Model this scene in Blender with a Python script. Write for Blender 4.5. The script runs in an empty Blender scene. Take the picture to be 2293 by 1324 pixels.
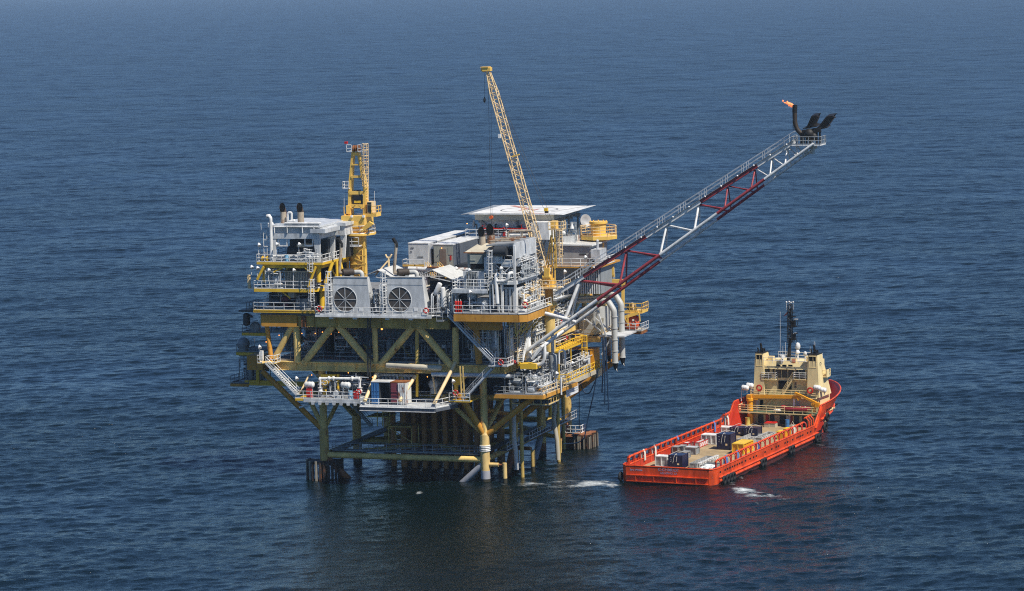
import bpy, math, random
import numpy as np
from math import sin, cos, pi, radians as R
from mathutils import Vector as V, Matrix
random.seed(7)
SC=bpy.context.scene; COL=SC.collection
# ---------------------------------------------------------------- camera frame (world axes = platform axes: x along the front, y to the back)
Fp=6750.0; PITCH=R(6.25); ROLL=R(1.45); YAW=R(19.3); CH=77.0
AX=(cos(YAW),sin(YAW)); AZ=(-sin(YAW),cos(YAW))
def lv(x,f,u): return (x*AX[0]+f*AZ[0], x*AX[1]+f*AZ[1], u)
cp,sp,cr,sr=cos(PITCH),sin(PITCH),cos(ROLL),sin(ROLL)
FW=lv(0,cp,-sp); R0=lv(1,0,0); U0=lv(0,sp,cp)
RT=tuple(cr*a-sr*b for a,b in zip(R0,U0)); UP=tuple(sr*a+cr*b for a,b in zip(R0,U0))
def ray(px,py):
    a=(px-1146.5)/Fp; b=-(py-662)/Fp
    return tuple(FW[i]+RT[i]*a+UP[i]*b for i in range(3))
_d=ray(1088,1083); _t=-CH/_d[2]
CAM=(-_t*_d[0],-_t*_d[1],CH)
def P(px,py,u=None,v=None,z=None):
    "photo point on one plane of the platform's own axes"
    d=ray(px,py)
    for k,val in enumerate((u,v,z)):
        if val is not None:
            t=(val-CAM[k])/d[k]; return tuple(CAM[i]+t*d[i] for i in range(3))
def PV(px,py,v): return P(px,py,v=v)
# ---------------------------------------------------------------- materials
MATS={}
RUST=(0.20,0.065,0.018)
def mat(name,col,rough=0.5,metal=0.0,rust=0.0,dirt=0.15,scale=0.6,emit=None,streak=True,spec=0.4,planks=False,ribs=None):
    m=bpy.data.materials.new(name); m.use_nodes=True; nt=m.node_tree; N=nt.nodes; L=nt.links
    b=N['Principled BSDF']; b.inputs['Roughness'].default_value=rough; b.inputs['Metallic'].default_value=metal
    b.inputs['Specular IOR Level'].default_value=spec
    tc=N.new('ShaderNodeTexCoord'); mp=N.new('ShaderNodeMapping'); L.new(tc.outputs['Object'],mp.inputs['Vector'])
    if streak: mp.inputs['Scale'].default_value=(1,1,0.35)
    n1=N.new('ShaderNodeTexNoise'); n1.inputs['Scale'].default_value=scale; n1.inputs['Detail'].default_value=7; n1.inputs['Roughness'].default_value=0.65
    L.new(mp.outputs['Vector'],n1.inputs['Vector'])
    r1=N.new('ShaderNodeMapRange'); r1.inputs[1].default_value=0.3; r1.inputs[2].default_value=0.7
    r1.inputs[3].default_value=1-dirt*1.6; r1.inputs[4].default_value=1+dirt*0.5
    L.new(n1.outputs['Fac'],r1.inputs[0])
    mx=N.new('ShaderNodeMix'); mx.data_type='RGBA'; mx.blend_type='MULTIPLY'; mx.inputs[0].default_value=1
    mx.inputs[6].default_value=(*col,1); L.new(r1.outputs[0],mx.inputs[7])
    out=mx.outputs[2]
    if planks:
        wv=N.new('ShaderNodeTexWave'); wv.inputs['Scale'].default_value=planks; wv.bands_direction='X'; wv.inputs['Distortion'].default_value=0.6
        L.new(tc.outputs['Object'],wv.inputs['Vector'])
        rw=N.new('ShaderNodeMapRange'); rw.inputs[1].default_value=0.0; rw.inputs[2].default_value=0.25; rw.inputs[3].default_value=0.55; rw.inputs[4].default_value=1
        L.new(wv.outputs['Fac'],rw.inputs[0])
        m3=N.new('ShaderNodeMix'); m3.data_type='RGBA'; m3.blend_type='MULTIPLY'; m3.inputs[0].default_value=1
        L.new(out,m3.inputs[6]); L.new(rw.outputs[0],m3.inputs[7]); out=m3.outputs[2]
    if rust>0:
        n2=N.new('ShaderNodeTexNoise'); n2.inputs['Scale'].default_value=scale*1.7; n2.inputs['Detail'].default_value=9; n2.inputs['Roughness'].default_value=0.7
        mp2=N.new('ShaderNodeMapping'); mp2.inputs['Location'].default_value=(13,7,3); mp2.inputs['Scale'].default_value=(1,1,0.45)
        L.new(tc.outputs['Object'],mp2.inputs['Vector']); L.new(mp2.outputs['Vector'],n2.inputs['Vector'])
        r2=N.new('ShaderNodeMapRange'); e=0.72-rust*0.35
        r2.inputs[1].default_value=e; r2.inputs[2].default_value=e+0.09; L.new(n2.outputs['Fac'],r2.inputs[0])
        m2=N.new('ShaderNodeMix'); m2.data_type='RGBA'; L.new(r2.outputs[0],m2.inputs[0]); L.new(out,m2.inputs[6]); m2.inputs[7].default_value=(*RUST,1)
        out=m2.outputs[2]
    L.new(out,b.inputs['Base Color'])
    if ribs:
        wv=N.new('ShaderNodeTexWave'); wv.inputs['Scale'].default_value=ribs; wv.bands_direction='X'
        L.new(tc.outputs['Object'],wv.inputs['Vector'])
        bp=N.new('ShaderNodeBump'); bp.inputs['Strength'].default_value=0.7; bp.inputs['Distance'].default_value=0.08
        L.new(wv.outputs['Fac'],bp.inputs['Height']); L.new(bp.outputs['Normal'],b.inputs['Normal'])
    if emit:
        b.inputs['Emission Color'].default_value=(*emit[:3],1); b.inputs['Emission Strength'].default_value=emit[3]
    m.cycles.emission_sampling='NONE'
    MATS[name]=m; return m
M=dict(
 yellow=mat('yellow paint',(0.78,0.49,0.035),0.45,rust=.32,dirt=.12),
 cowl=mat('scorched stack cowl',(.10,.07,.05),.6,rust=.5,dirt=.4),
 shelter=mat('dull grey shelter cladding',(.31,.32,.32),.55,rust=.06,dirt=.15),
 gold=mat('golden crane paint',(0.84,0.53,0.11),0.45,rust=.25,dirt=.14),
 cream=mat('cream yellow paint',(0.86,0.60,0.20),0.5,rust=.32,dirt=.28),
 creamdark=mat('darker cream paint',(0.62,0.435,0.115),0.55,rust=.38,dirt=.3),  # darker copy of cream, mostly on inner, rear and left members
 ochre=mat('ochre primer',(0.60,0.29,0.04),0.55,rust=.3,dirt=.22),
 sand=mat('pale sand crane paint',(0.84,0.62,0.33),0.5,rust=.28,dirt=.15),
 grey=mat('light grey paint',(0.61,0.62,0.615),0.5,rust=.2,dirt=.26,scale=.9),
 galv=mat('galvanised steel',(0.62,0.64,0.65),0.42,metal=.1,rust=.14,dirt=.28,scale=1.1),
 white=mat('white paint',(0.78,0.775,0.745),0.45,rust=.3,dirt=.28,scale=1.1),
 whiterust=mat('rusty white paint',(0.70,0.70,0.67),0.5,rust=.55,dirt=.2),
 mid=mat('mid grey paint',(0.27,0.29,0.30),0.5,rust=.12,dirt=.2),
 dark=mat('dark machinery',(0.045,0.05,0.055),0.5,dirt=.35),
 bluegrey=mat('blue grey cladding',(0.20,0.25,0.29),0.55,rust=.08,dirt=.2,ribs=2.2),
 darkgrate=mat('dark deck grating',(0.11,0.11,0.11),0.7,rust=.25,dirt=.35,streak=False),
 deckgrey=mat('grey deck plate',(0.22,0.22,0.215),0.7,rust=.3,dirt=.3,streak=False),
 black=mat('soot black steel',(0.012,0.011,0.010),0.6,rust=.12,dirt=.3),
 soot=mat('sooty brown steel',(0.05,0.036,0.026),0.65,rust=.35,dirt=.4),
 hole=mat('black opening',(0.004,0.004,0.004),0.9),
 stack=mat('heat stained stack',(0.46,0.38,0.28),0.55,rust=.62,dirt=.25),
 red=mat('red paint',(0.52,0.02,0.012),0.4,dirt=.15),
 boomred=mat('faded dark red boom paint',(0.36,0.052,0.06),0.5,rust=.14,dirt=.32,scale=1.4),
 maroon=mat('maroon panel',(0.20,0.045,0.06),0.55,dirt=.15),
 orange=mat('orange hook paint',(0.75,0.13,0.02),0.45,dirt=.15),
 lifeboat=mat('orange red lifeboat hull',(0.58,0.10,0.035),0.4,dirt=.2),
 blue=mat('blue paint',(0.05,0.17,0.38),0.45,rust=.12,dirt=.15),
 paleblue=mat('pale blue drum',(0.18,0.38,0.55),0.45,dirt=.15),
 conductor=mat('brown conductor pipe',(0.44,0.20,0.055),0.6,rust=.5,dirt=.35),
 pale=mat('pale ochre leg paint',(0.80,0.565,0.22),0.5,rust=.36,dirt=.24,scale=.9),
 slate=mat('dark slate beam',(0.11,0.125,0.15),0.5,rust=.1,dirt=.25),
 pile=mat('weathered yellow pile',(0.66,0.44,0.13),0.55,rust=.48,dirt=.3),
 pilerust=mat('rusty splash zone',(0.30,0.12,0.04),0.7,rust=.7,dirt=.35),
 growth=mat('marine growth',(0.05,0.045,0.025),0.8,dirt=.5,scale=2),
 greyband=mat('grey splash wrap',(0.36,0.36,0.38),0.6,dirt=.25),
 timber=mat('weathered fender timber',(0.42,0.37,0.28),0.8,rust=.35,dirt=.35),
 timberdark=mat('dark wet fender steel',(0.055,0.04,0.03),0.7,rust=.55,dirt=.4),
 rubber=mat('black rubber',(0.012,0.012,0.013),0.75,dirt=.2),
 hose=mat('dark blue hose',(0.012,0.035,0.08),0.5),
 cable=mat('steel wire rope',(0.03,0.03,0.03),0.5),
 duct=mat('pale grey duct',(0.48,0.48,0.45),0.5,rust=.08,dirt=.16),
 tan=mat('tan cladding',(0.52,0.47,0.36),0.55,rust=.2,dirt=.15),
 olivegrey=mat('olive grey cladding',(0.33,0.34,0.29),0.55,rust=.12,dirt=.15),
 canopy=mat('white corrugated roofing',(0.74,0.74,0.70),0.5,rust=.2,dirt=.15,ribs=3),
 helidk=mat('pale helideck paint',(0.72,0.71,0.68),0.6,dirt=.15,streak=False),
 faded=mat('faded red deck marking',(0.55,0.25,0.20),0.6,dirt=.2,streak=False),
 brownglass=mat('brown tinted window',(.11,.085,.05),.15,spec=.6,dirt=.3),
 blackmark=mat('worn dark deck marking',(0.20,0.20,0.20),0.6,dirt=.2,streak=False),
 glass=mat('dark window glass',(0.012,0.016,0.022),0.08,spec=.6),
 hull=mat('orange red hull paint',(0.77,0.082,0.012),0.42,rust=.24,dirt=.34,scale=.9),
 hullin=mat('red bulwark paint',(0.52,0.035,0.014),0.45,rust=.05,dirt=.15),
 bowred=mat('faded red bow paint',(0.62,0.085,0.05),0.45,dirt=.12),
 boot=mat('dark red boot top',(0.09,0.02,0.014),0.6,dirt=.3),
 beige=mat('beige superstructure paint',(0.84,0.67,0.345),0.5,rust=.08,dirt=.13,scale=.8),
 wood=mat('bleached timber deck',(0.44,0.325,0.18),0.8,dirt=.25,streak=False,planks=2.4,scale=.4),
 greendk=mat('green deck paint',(0.10,0.16,0.10),0.6,dirt=.2,streak=False),
 navy=mat('navy blue tank paint',(0.013,0.014,0.045),0.35,dirt=.1),
 crategrey=mat('scuffed silver crate',(0.42,0.41,0.38),0.5,rust=.3,dirt=.4,scale=1.5),
 fandark=mat('dusty fan well',(.085,.072,.062),.6,dirt=.3),
 brownbox=mat('brown grey tool box',(0.20,0.15,0.12),0.5,dirt=.3),
 rope=mat('pale rope',(0.62,0.58,0.50),0.8),
 bluerope=mat('blue rope',(0.10,0.19,0.45),0.7),
 bag=mat('white sack cloth',(0.72,0.76,0.74),0.7,dirt=.2,scale=2),
 craneor=mat('orange yellow deck crane',(0.80,0.34,0.015),0.4,rust=.05,dirt=.1),
 dish=mat('grey dish',(0.40,0.40,0.40),0.5,dirt=.1),
 text=mat('pale blue lettering',(0.42,0.40,0.55),0.5), inkblack=mat('black lettering',(0.02,0.02,0.02),0.5),
 signwhite=mat('white sign board',(0.75,0.75,0.74),0.5,dirt=.05),
 lamp=mat('lit sodium lamp',(0.9,0.4,0.1),0.4,emit=(1.0,0.32,0.06,2.6)),
 lampoff=mat('white lamp housing',(0.80,0.79,0.76),0.35,dirt=.05),
 flame=mat('gas flame',(0.9,0.3,0.1),0.9,emit=(1.0,0.30,0.12,.62)),
 boatred=mat('dark red inflatable tube',(0.33,0.03,0.04),0.45,dirt=.12),
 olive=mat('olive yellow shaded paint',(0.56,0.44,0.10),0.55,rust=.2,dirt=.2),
)
# ---------------------------------------------------------------- mesh builder
ORG={}
SPLIT=set('canopy_frame nozzle load root_strut flange_ring flange web_post web_diagonal mast_landing fender_post dark_fender_post wall_mark white_mark strap cradle thwart access_bar gusset conductor_bar window door recess_door roof_light freeing_port whip_aerial control_console wall_sign side_door mast_light walkway_lamp white_locker red_stanchion grey_door rail_hoop rail_post rusty_roof_pipe vent_pipe cab_window flood_lamp aerial ledge_bracket roof_locker wall_slot wall_vent side_panel intake_drum intake_housing tyre_fender tower_rung fin panel fan_seam pipe_row flange_bolt hatch support_block downpipe rubbing_strake white_sensor toe_board yellow_stair intake_duct'.split())
class MB:
    def __init__(s): s.v=[]; s.f=[]; s.g=[]
    def add(s,vs,fs):
        o=len(s.v); s.v+= [tuple(p) for p in vs]; s.f+=[tuple(i+o for i in f) for f in fs]; return s
    def box(s,x0,x1,y0,y1,z0,z1):
        if x0>x1:x0,x1=x1,x0
        if y0>y1:y0,y1=y1,y0
        if z0>z1:z0,z1=z1,z0
        return s.hexa([(x0,y0,z0),(x1,y0,z0),(x1,y1,z0),(x0,y1,z0),(x0,y0,z1),(x1,y0,z1),(x1,y1,z1),(x0,y1,z1)])
    def hexa(s,p):
        return s.add(p,[(0,3,2,1),(4,5,6,7),(0,1,5,4),(1,2,6,5),(2,3,7,6),(3,0,4,7)])
    def bar(s,p,q,w,h=None,up=(0,0,1)):
        h=h or w; p=V(p);q=V(q); d=(q-p); 
        if d.length<1e-6: return s
        d.normalize(); u=V(up)
        if abs(d.dot(u))>.98: u=V((0,1,0))
        sx=d.cross(u).normalized()*w/2; sy=sx.cross(d).normalized()*h/2
        return s.hexa([p-sx-sy,p+sx-sy,p+sx+sy,p-sx+sy,q-sx-sy,q+sx-sy,q+sx+sy,q-sx+sy][0:4]+[q-sx-sy,q+sx-sy,q+sx+sy,q-sx+sy])
    def tube(s,p,q,r,n=8,r2=None,cap=True): return s.path([p,q],r,n,r2=r2,cap=cap)
    def path(s,pts,r,n=8,r2=None,cap=True,bend=None):
        pts=[V(p) for p in pts]
        if bend:
            o=[pts[0]]
            for a,b,c in zip(pts,pts[1:],pts[2:]):
                k=min(bend,(b-a).length*.45,(c-b).length*.45); p0=b+(a-b).normalized()*k; p1=b+(c-b).normalized()*k
                for t in (0,.25,.5,.75,1): o.append(p0*(1-t)**2+b*2*t*(1-t)+p1*t*t)
            o.append(pts[-1]); pts=o
        m=len(pts); rs=[r]*m if r2 is None else [r+(r2-r)*i/(m-1) for i in range(m)]
        ds=[]
        for i in range(m):
            a=pts[max(i-1,0)];b=pts[min(i+1,m-1)]; d=b-a
            if i not in(0,m-1): d=(pts[i]-a).normalized()+(b-pts[i]).normalized()
            ds.append(d.normalized() if d.length>1e-9 else V((0,0,1)))
        u=V((0,0,1)) if abs(ds[0].z)<.95 else V((1,0,0))
        vs=[];
        for i in range(m):
            u=(u-ds[i]*u.dot(ds[i])); u.normalize(); w=ds[i].cross(u)
            for k in range(n):
                a=2*pi*k/n; vs.append(pts[i]+(u*cos(a)+w*sin(a))*rs[i])
        fs=[(i*n+k,i*n+(k+1)%n,(i+1)*n+(k+1)%n,(i+1)*n+k) for i in range(m-1) for k in range(n)]
        if cap: fs+=[tuple(range(n-1,-1,-1)),tuple(range((m-1)*n,m*n))]
        return s.add(vs,fs)
    def lathe(s,c,axis,prof,n=16):
        "prof = [(r, along)], closed by caps when r>0 at the ends"
        c=V(c);a=V(axis).normalized(); u=V((0,0,1)) if abs(a.z)<.9 else V((1,0,0)); u=(u-a*u.dot(a)).normalized(); w=a.cross(u)
        vs=[c+a*t+(u*cos(2*pi*k/n)+w*sin(2*pi*k/n))*max(r,1e-4) for r,t in prof for k in range(n)]
        m=len(prof); fs=[(i*n+k,i*n+(k+1)%n,(i+1)*n+(k+1)%n,(i+1)*n+k) for i in range(m-1) for k in range(n)]
        fs+=[tuple(range(n-1,-1,-1)),tuple(range((m-1)*n,m*n))]
        return s.add(vs,fs)
    def vessel(s,p,q,r,n=14):
        p=V(p);q=V(q);L=(q-p).length; k=min(r*.5,L*.25)
        return s.lathe(p,q-p,[(0,0),(r*.55,k*.15),(r*.87,k*.5),(r,k),(r,L-k),(r*.87,L-k*.5),(r*.55,L-k*.15),(0,L)],n)
    def sphere(s,c,r,n=12):
        c=V(c); return s.lathe(c,(0,0,1),[(r*sin(pi*i/8),-r*cos(pi*i/8)) for i in range(9)],n)
    def torus(s,c,axis,RR,r,n=20,k=8):
        c=V(c);a=V(axis).normalized(); u=V((0,0,1)) if abs(a.z)<.9 else V((1,0,0)); u=(u-a*u.dot(a)).normalized(); w=a.cross(u)
        vs=[]
        for i in range(n):
            e=u*cos(2*pi*i/n)+w*sin(2*pi*i/n)
            for j in range(k): vs.append(c+e*(RR+r*cos(2*pi*j/k))+a*r*sin(2*pi*j/k))
        return s.add(vs,[(i*k+j,((i+1)%n)*k+j,((i+1)%n)*k+(j+1)%k,i*k+(j+1)%k) for i in range(n) for j in range(k)])
    def prism(s,pts,off):
        "planar polygon extruded by a vector"
        n=len(pts);o=V(off); vs=[V(p) for p in pts]+[V(p)+o for p in pts]
        return s.add(vs,[tuple(range(n-1,-1,-1)),tuple(range(n,2*n))]+[(i,(i+1)%n,n+(i+1)%n,n+i) for i in range(n)])
    def rail(s,pts,h=1.1,step=1.7,r=.036,mids=1,toe=True,close=False):
        s.g.append((len(s.v),len(s.f)))
        if close: pts=list(pts)+[pts[0]]
        for a,b in zip(pts,pts[1:]):
            a=V(a);b=V(b);n=max(1,round((b-a).length/step))
            for i in range(n+1):
                p=a.lerp(b,i/n); s.tube(p,p+V((0,0,h)),r,5,cap=False)
            for j in range(mids+1):
                z=V((0,0,h*(j+1)/(mids+1))); s.tube(a+z,b+z,r,5,cap=False)
            if toe: s.bar(a+V((0,0,.07)),b+V((0,0,.07)),.02,.14)
        return s
    def ladder(s,p,q,w=.45,wdir=(1,0,0),cage=None,r=.03,step=.4):
        p=V(p);q=V(q);w=V(wdir)*w/2; s.tube(p-w,q-w,r,5);s.tube(p+w,q+w,r,5); n=max(2,int((q-p).length/step))
        for i in range(n): 
            c=p.lerp(q,(i+.5)/n); s.tube(c-w,c+w,r*.8,4)
        if cage:
            cg=V(cage); L=(q-p).length; m=max(2,int(L/1.2)); wd=V(wdir)*.38
            for i in range(m+1):
                c=p.lerp(q,.25+.75*i/m) if L>4 else p.lerp(q,i/m)
                s.path([c-wd,c-wd+cg*.6,c+cg*.85,c+wd+cg*.6,c+wd],r,5)
            for k in (-wd+cg*.6,cg*.85,wd+cg*.6): s.tube(p.lerp(q,.25 if L>4 else 0)+k,q+k,r,5)
        return s
    def stair(s,p,q,w=.9,side=(0,1,0),rail=True,n=None):
        p=V(p);q=V(q);sd=V(side).normalized()*w/2
        for k in (-1,1):
            s.bar(p+sd*k,q+sd*k,.06,.26)
            if rail:
                z=V((0,0,1.0)); m=max(2,int((q-p).length/1.8))
                for i in range(m+1): c=p.lerp(q,i/m)+sd*k; s.tube(c,c+z,.032,5)
                s.tube(p+sd*k+z,q+sd*k+z,.034,5); s.tube(p+sd*k+z*.5,q+sd*k+z*.5,.03,5)
        n=n or max(3,int(abs(q.z-p.z)/.24))
        for i in range(n):
            c=p.lerp(q,(i+.5)/n); s.bar(c-sd,c+sd,.24,.045)
        return s
    def lattice(s,p,q,w0,w1,n,rc,rb,side):
        p=V(p);q=V(q);d=(q-p).normalized(); a=V(side); a=(a-d*a.dot(d)).normalized(); b=d.cross(a)
        def cn(t,i): 
            w=(w0+(w1-w0)*t)/2; return p.lerp(q,t)+a*w*(1,1,-1,-1)[i]+b*w*(1,-1,-1,1)[i]
        for i in range(4):
            s.tube(cn(0,i),cn(1,i),rc,6)
            j=(i+1)%4
            for k in range(n):
                t0,t1=k/n,(k+1)/n
                s.tube(cn(t0,i if k%2 else j),cn(t1,j if k%2 else i),rb,4,cap=False)
                s.tube(cn(t1,i),cn(t1,j),rb,4,cap=False)
        return s
    def pieces(s):
        "connected pieces, each as a builder of its own"
        par=list(range(len(s.v)))
        def fd(a):
            while par[a]!=a: par[a]=par[par[a]]; a=par[a]
            return a
        for f in s.f:
            a=fd(f[0])
            for q in f[1:]: par[fd(q)]=a
        out={}
        for f in s.f: out.setdefault(fd(f[0]),[]).append(f)
        r=[]
        for fs in out.values():
            k=MB(); mp={}
            for f in fs:
                for q in f:
                    if q not in mp: mp[q]=len(k.v); k.v.append(s.v[q])
                k.f.append(tuple(mp[q] for q in f))
            r.append(k)
        return r
    def build(s,name,m,parent=None,smooth=True):
        if name in SPLIT and parent:
            ps=s.pieces()
            if len(ps)>1: return [p.build(name,m,parent,smooth) for p in ps][0]
        if 'railing' in name and len(s.g)>1 and s.g[0][0]==0:
            e=s.g+[(len(s.v),len(s.f))]; o=None
            for (v0,f0),(v1,f1) in zip(e,e[1:]):
                k=MB(); k.v=s.v[v0:v1]; k.f=[tuple(q-v0 for q in f) for f in s.f[f0:f1]]; o=k.build(name,m,parent,smooth)
            return o
        me=bpy.data.meshes.new(name); o=V(ORG.get(parent,(0,0,0)) if parent else (0,0,0))
        vs=[(p[0]-o.x,p[1]-o.y,p[2]-o.z) for p in s.v]
        me.from_pydata(vs,[],s.f); me.materials.append(M[m] if isinstance(m,str) else m)
        if smooth:
            me.polygons.foreach_set('use_smooth',[True]*len(me.polygons)); me.set_sharp_from_angle(angle=R(38))
        me.update(); ob=bpy.data.objects.new(name,me); COL.objects.link(ob)
        if parent: ob.parent=parent; ORG[ob]=ORG.get(parent,(0,0,0))
        return ob
def tag(o,label=None,cat=None,group=None,kind=None):
    if label:o['label']=label
    if cat:o['category']=cat
    if group:o['group']=group
    if kind:o['kind']=kind
    return o
def T(name,label,cat,loc,group=None,rz=0.0,local=False):
    o=bpy.data.objects.new(name,None); COL.objects.link(o); o.location=loc; o.empty_display_size=.3; o.rotation_euler=(0,0,rz)
    ORG[o]=(0,0,0) if local else tuple(loc)
    return tag(o,label,cat,group)
def solo(mb,name,m,label,cat,group=None,smooth=True):
    "a thing that is one mesh, origin at the middle of its base"
    xs,ys,zs=zip(*mb.v); o=((min(xs)+max(xs))/2,(min(ys)+max(ys))/2,min(zs))
    k=MB(); k.v=[(a-o[0],b-o[1],c-o[2]) for a,b,c in mb.v]; k.f=mb.f
    ob=k.build(name,m,None,smooth); ob.location=o
    return tag(ob,label,cat,group)
def dup(root,loc,label=None,rz=None,group=None):
    r=root.copy(); COL.objects.link(r); r.location=loc
    if rz is not None: r.rotation_euler=(0,0,rz)
    if label: r['label']=label
    if group: r['group']=group
    for ch in list(root.children):
        c=ch.copy(); COL.objects.link(c); c.parent=r
        for g in list(ch.children):
            d=g.copy(); COL.objects.link(d); d.parent=c
    return r
def pb(mb,x0,y0,x1,y1,v,d):
    "box whose front face fills a photo rectangle on the plane v, reaching d metres back"
    ym=(y0+y1)/2; xm=(x0+x1)/2
    return mb.box(PV(x0,ym,v)[0],PV(x1,ym,v)[0],v,v+d,PV(xm,y1,v)[2],PV(xm,y0,v)[2])
# ================================================================ platform: jacket, decks, braces
PL=T('offshore_platform','yellow steel gas production platform standing on tubular legs in the sea','platform',(-13,20,0))
JV=(0,13.2,26.4,39.6); JU=(0,-26)
def legs():
    for u in JU:
        for i,v in enumerate(JV):
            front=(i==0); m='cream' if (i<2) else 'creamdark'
            MB().tube((u,v,4.6),(u,v,17.5),.56,16).build('leg',m,PL)
            lo='pile' if not(front and u==0) else 'pale'
            b=MB().tube((u,v,2.0),(u,v,7.4),.70,16); b.lathe((u,v,7.4),(0,0,1),[(.70,0),(.57,.35)],16); b.build('leg_sleeve',lo,PL)
            MB().tube((u,v,.75),(u,v,2.0),.72,16).build('splash_wrap','greyband' if front and u==0 else 'pilerust',PL)
            MB().tube((u,v,-6),(u,v,.75),.70,16).build('leg_base','growth',PL)
            if front and u==0:
                c=MB()
                for z in (5.0,5.25,5.5,5.75): c.torus((u,v,z),(0,0,1),.74,.11,20,6)
                c.build('leg_clamp','white',PL)
legs()
def brace(p,q,r,m='cream',n=12): return MB().tube(p,q,r,n).build('brace',m,PL)
# outward braces that carry the overhanging decks
brace((-26,0,7.3),PV(588,832,0),.42,'ochre'); brace((-26,0,7.5),PV(690,888,0),.36,'cream')
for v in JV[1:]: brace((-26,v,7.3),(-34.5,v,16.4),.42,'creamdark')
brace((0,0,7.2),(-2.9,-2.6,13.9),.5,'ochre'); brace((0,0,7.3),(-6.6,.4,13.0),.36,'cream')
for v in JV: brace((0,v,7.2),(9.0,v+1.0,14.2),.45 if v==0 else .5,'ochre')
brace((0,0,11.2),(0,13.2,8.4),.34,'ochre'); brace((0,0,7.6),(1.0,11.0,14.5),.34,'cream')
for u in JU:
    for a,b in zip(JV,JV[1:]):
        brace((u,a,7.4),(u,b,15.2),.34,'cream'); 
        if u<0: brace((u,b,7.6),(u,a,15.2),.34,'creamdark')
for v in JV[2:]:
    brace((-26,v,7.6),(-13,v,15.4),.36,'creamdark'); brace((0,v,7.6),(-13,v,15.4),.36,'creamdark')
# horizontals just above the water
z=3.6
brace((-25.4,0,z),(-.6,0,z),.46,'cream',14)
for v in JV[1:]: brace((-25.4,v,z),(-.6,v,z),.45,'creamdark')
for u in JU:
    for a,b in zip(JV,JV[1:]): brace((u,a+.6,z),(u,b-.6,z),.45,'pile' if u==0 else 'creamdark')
for a,b in zip(JV,JV[1:]):
    brace((-25.5,a+.4,z+.02),(-13,b,z+.02),.36,'creamdark'); brace((-.5,a+.4,z+.02),(-13,b,z+.02),.36,'creamdark')
# splash-zone diagonals running down into the water
for p,q,m in [((-.4,0,2.9),(-5.2,.2,-1.3),'greyband'),((-25.5,0,3.0),(-21.5,1.5,-1.5),'pilerust'),((0,12.6,3.2),(0,8.6,-1.2),'pilerust'),((0,26,3.2),(0,21.6,-1.5),'greyband'),((0,39,3.2),(0,34,-1.5),'pilerust')]:
    brace(p,q,.5,m)
# conductors
k=0
for v in (11.5,14.8,18.2):
    for i in range(10):
        u=-19.2+i*1.72+(.8 if v==14.8 else 0)
        MB().tube((u,v,-3),(u,v,18),.42+.1*(i%3==1),12).build('conductor_pipe','conductor',PL)
b=MB(); b.box(-21,-3,13.2,22.6,5.6,5.9); b.build('conductor_guide','creamdark',PL)
b=MB()
for u0,u1,v in ((PV(871,990,8)[0],PV(922,990,8)[0],8),):
    b.bar((u0,v,6.9),(u1,v,6.9),.13);b.bar((u0,v+3,6.9),(u1,v+3,6.9),.13)
    for u in(u0,u1):
        for w in(v,v+3): b.bar((u,w,4.2),(u,w,6.9),.13)
    b.bar((u0,v,6.8),(u1,v,4.6),.11); b.box(u0,u1,v,v+3,6.97,7.03)
b.build('access_frame','creamdark',PL)
# lower walkways with railings
b=MB(); b.box(-25,-1,.7,1.9,4.1,4.2); b.box(-1.9,-.7,.7,39,4.1,4.2); b.box(-25.3,-24.1,1.9,39,4.1,4.2); b.box(.9,2.1,4,38,4.3,4.38)
b.build('walkway','darkgrate',PL)
b=MB().rail([(-25,.7,4.2),(-1.2,.7,4.2)],1.15,1.5,.045); b.rail([(-25,1.9,4.2),(-1.9,1.9,4.2)],1.15,2.2,.04); b.build('railing','mid',PL)
b=MB().rail([(2.1,4,4.38),(2.1,11.8,4.38)],1.2,1.3,.045); b.rail([(2.1,14.5,4.38),(2.1,24.8,4.38)],1.2,1.3,.045); b.rail([(2.1,28,4.38),(2.1,38,4.38)],1.2,1.3,.045); b.build('railing','galv',PL)
# stair down to the lower walkway at the left
p0=PV(782,897,6); p1=PV(832,955,6)
MB().stair(p0,p1,.9,(0,1,0)).build('stair','mid',PL)
b=MB(); b.box(PV(825,955,6)[0],PV(873,955,6)[0],5.4,9,8.7,8.85)
for x in (845,857,873): b.bar(PV(x,955,6),PV(x,912,6),.12)
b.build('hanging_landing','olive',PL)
# ------- deck slabs
UL,UR=-35.0,3.7
b=MB(); b.box(-33.2,3.5,-1.6,41,18.15,18.42); b.build('deck_plate','deckgrey',PL)
b=MB(); b.box(UL+.3,UR-.2,-2.4,41,25.2,25.55); b.build('deck_plate','deckgrey',PL)
def girder(p,q,z0,z1,m,w=.42,fl=.75,name='girder'):
    b=MB(); p=V(p);q=V(q); d=(q-p).normalized(); s=d.cross(V((0,0,1)))
    zc=V((0,0,1)); b.bar(p+zc*(z0+z1)/2,q+zc*(z0+z1)/2,w*.25,(z1-z0)-.1)
    for zz in (z0,z1): b.bar(p+zc*zz,q+zc*zz,fl,.10)
    n=max(2,int((q-p).length/3.2))
    for i in range(n+1):
        c=p.lerp(q,min(max(i/n,.004),.996)); b.bar(c+zc*(z0+.06),c+zc*(z1-.06),.06,fl*.9,up=tuple(s)) 
    return b.build(name,m,PL)
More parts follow.
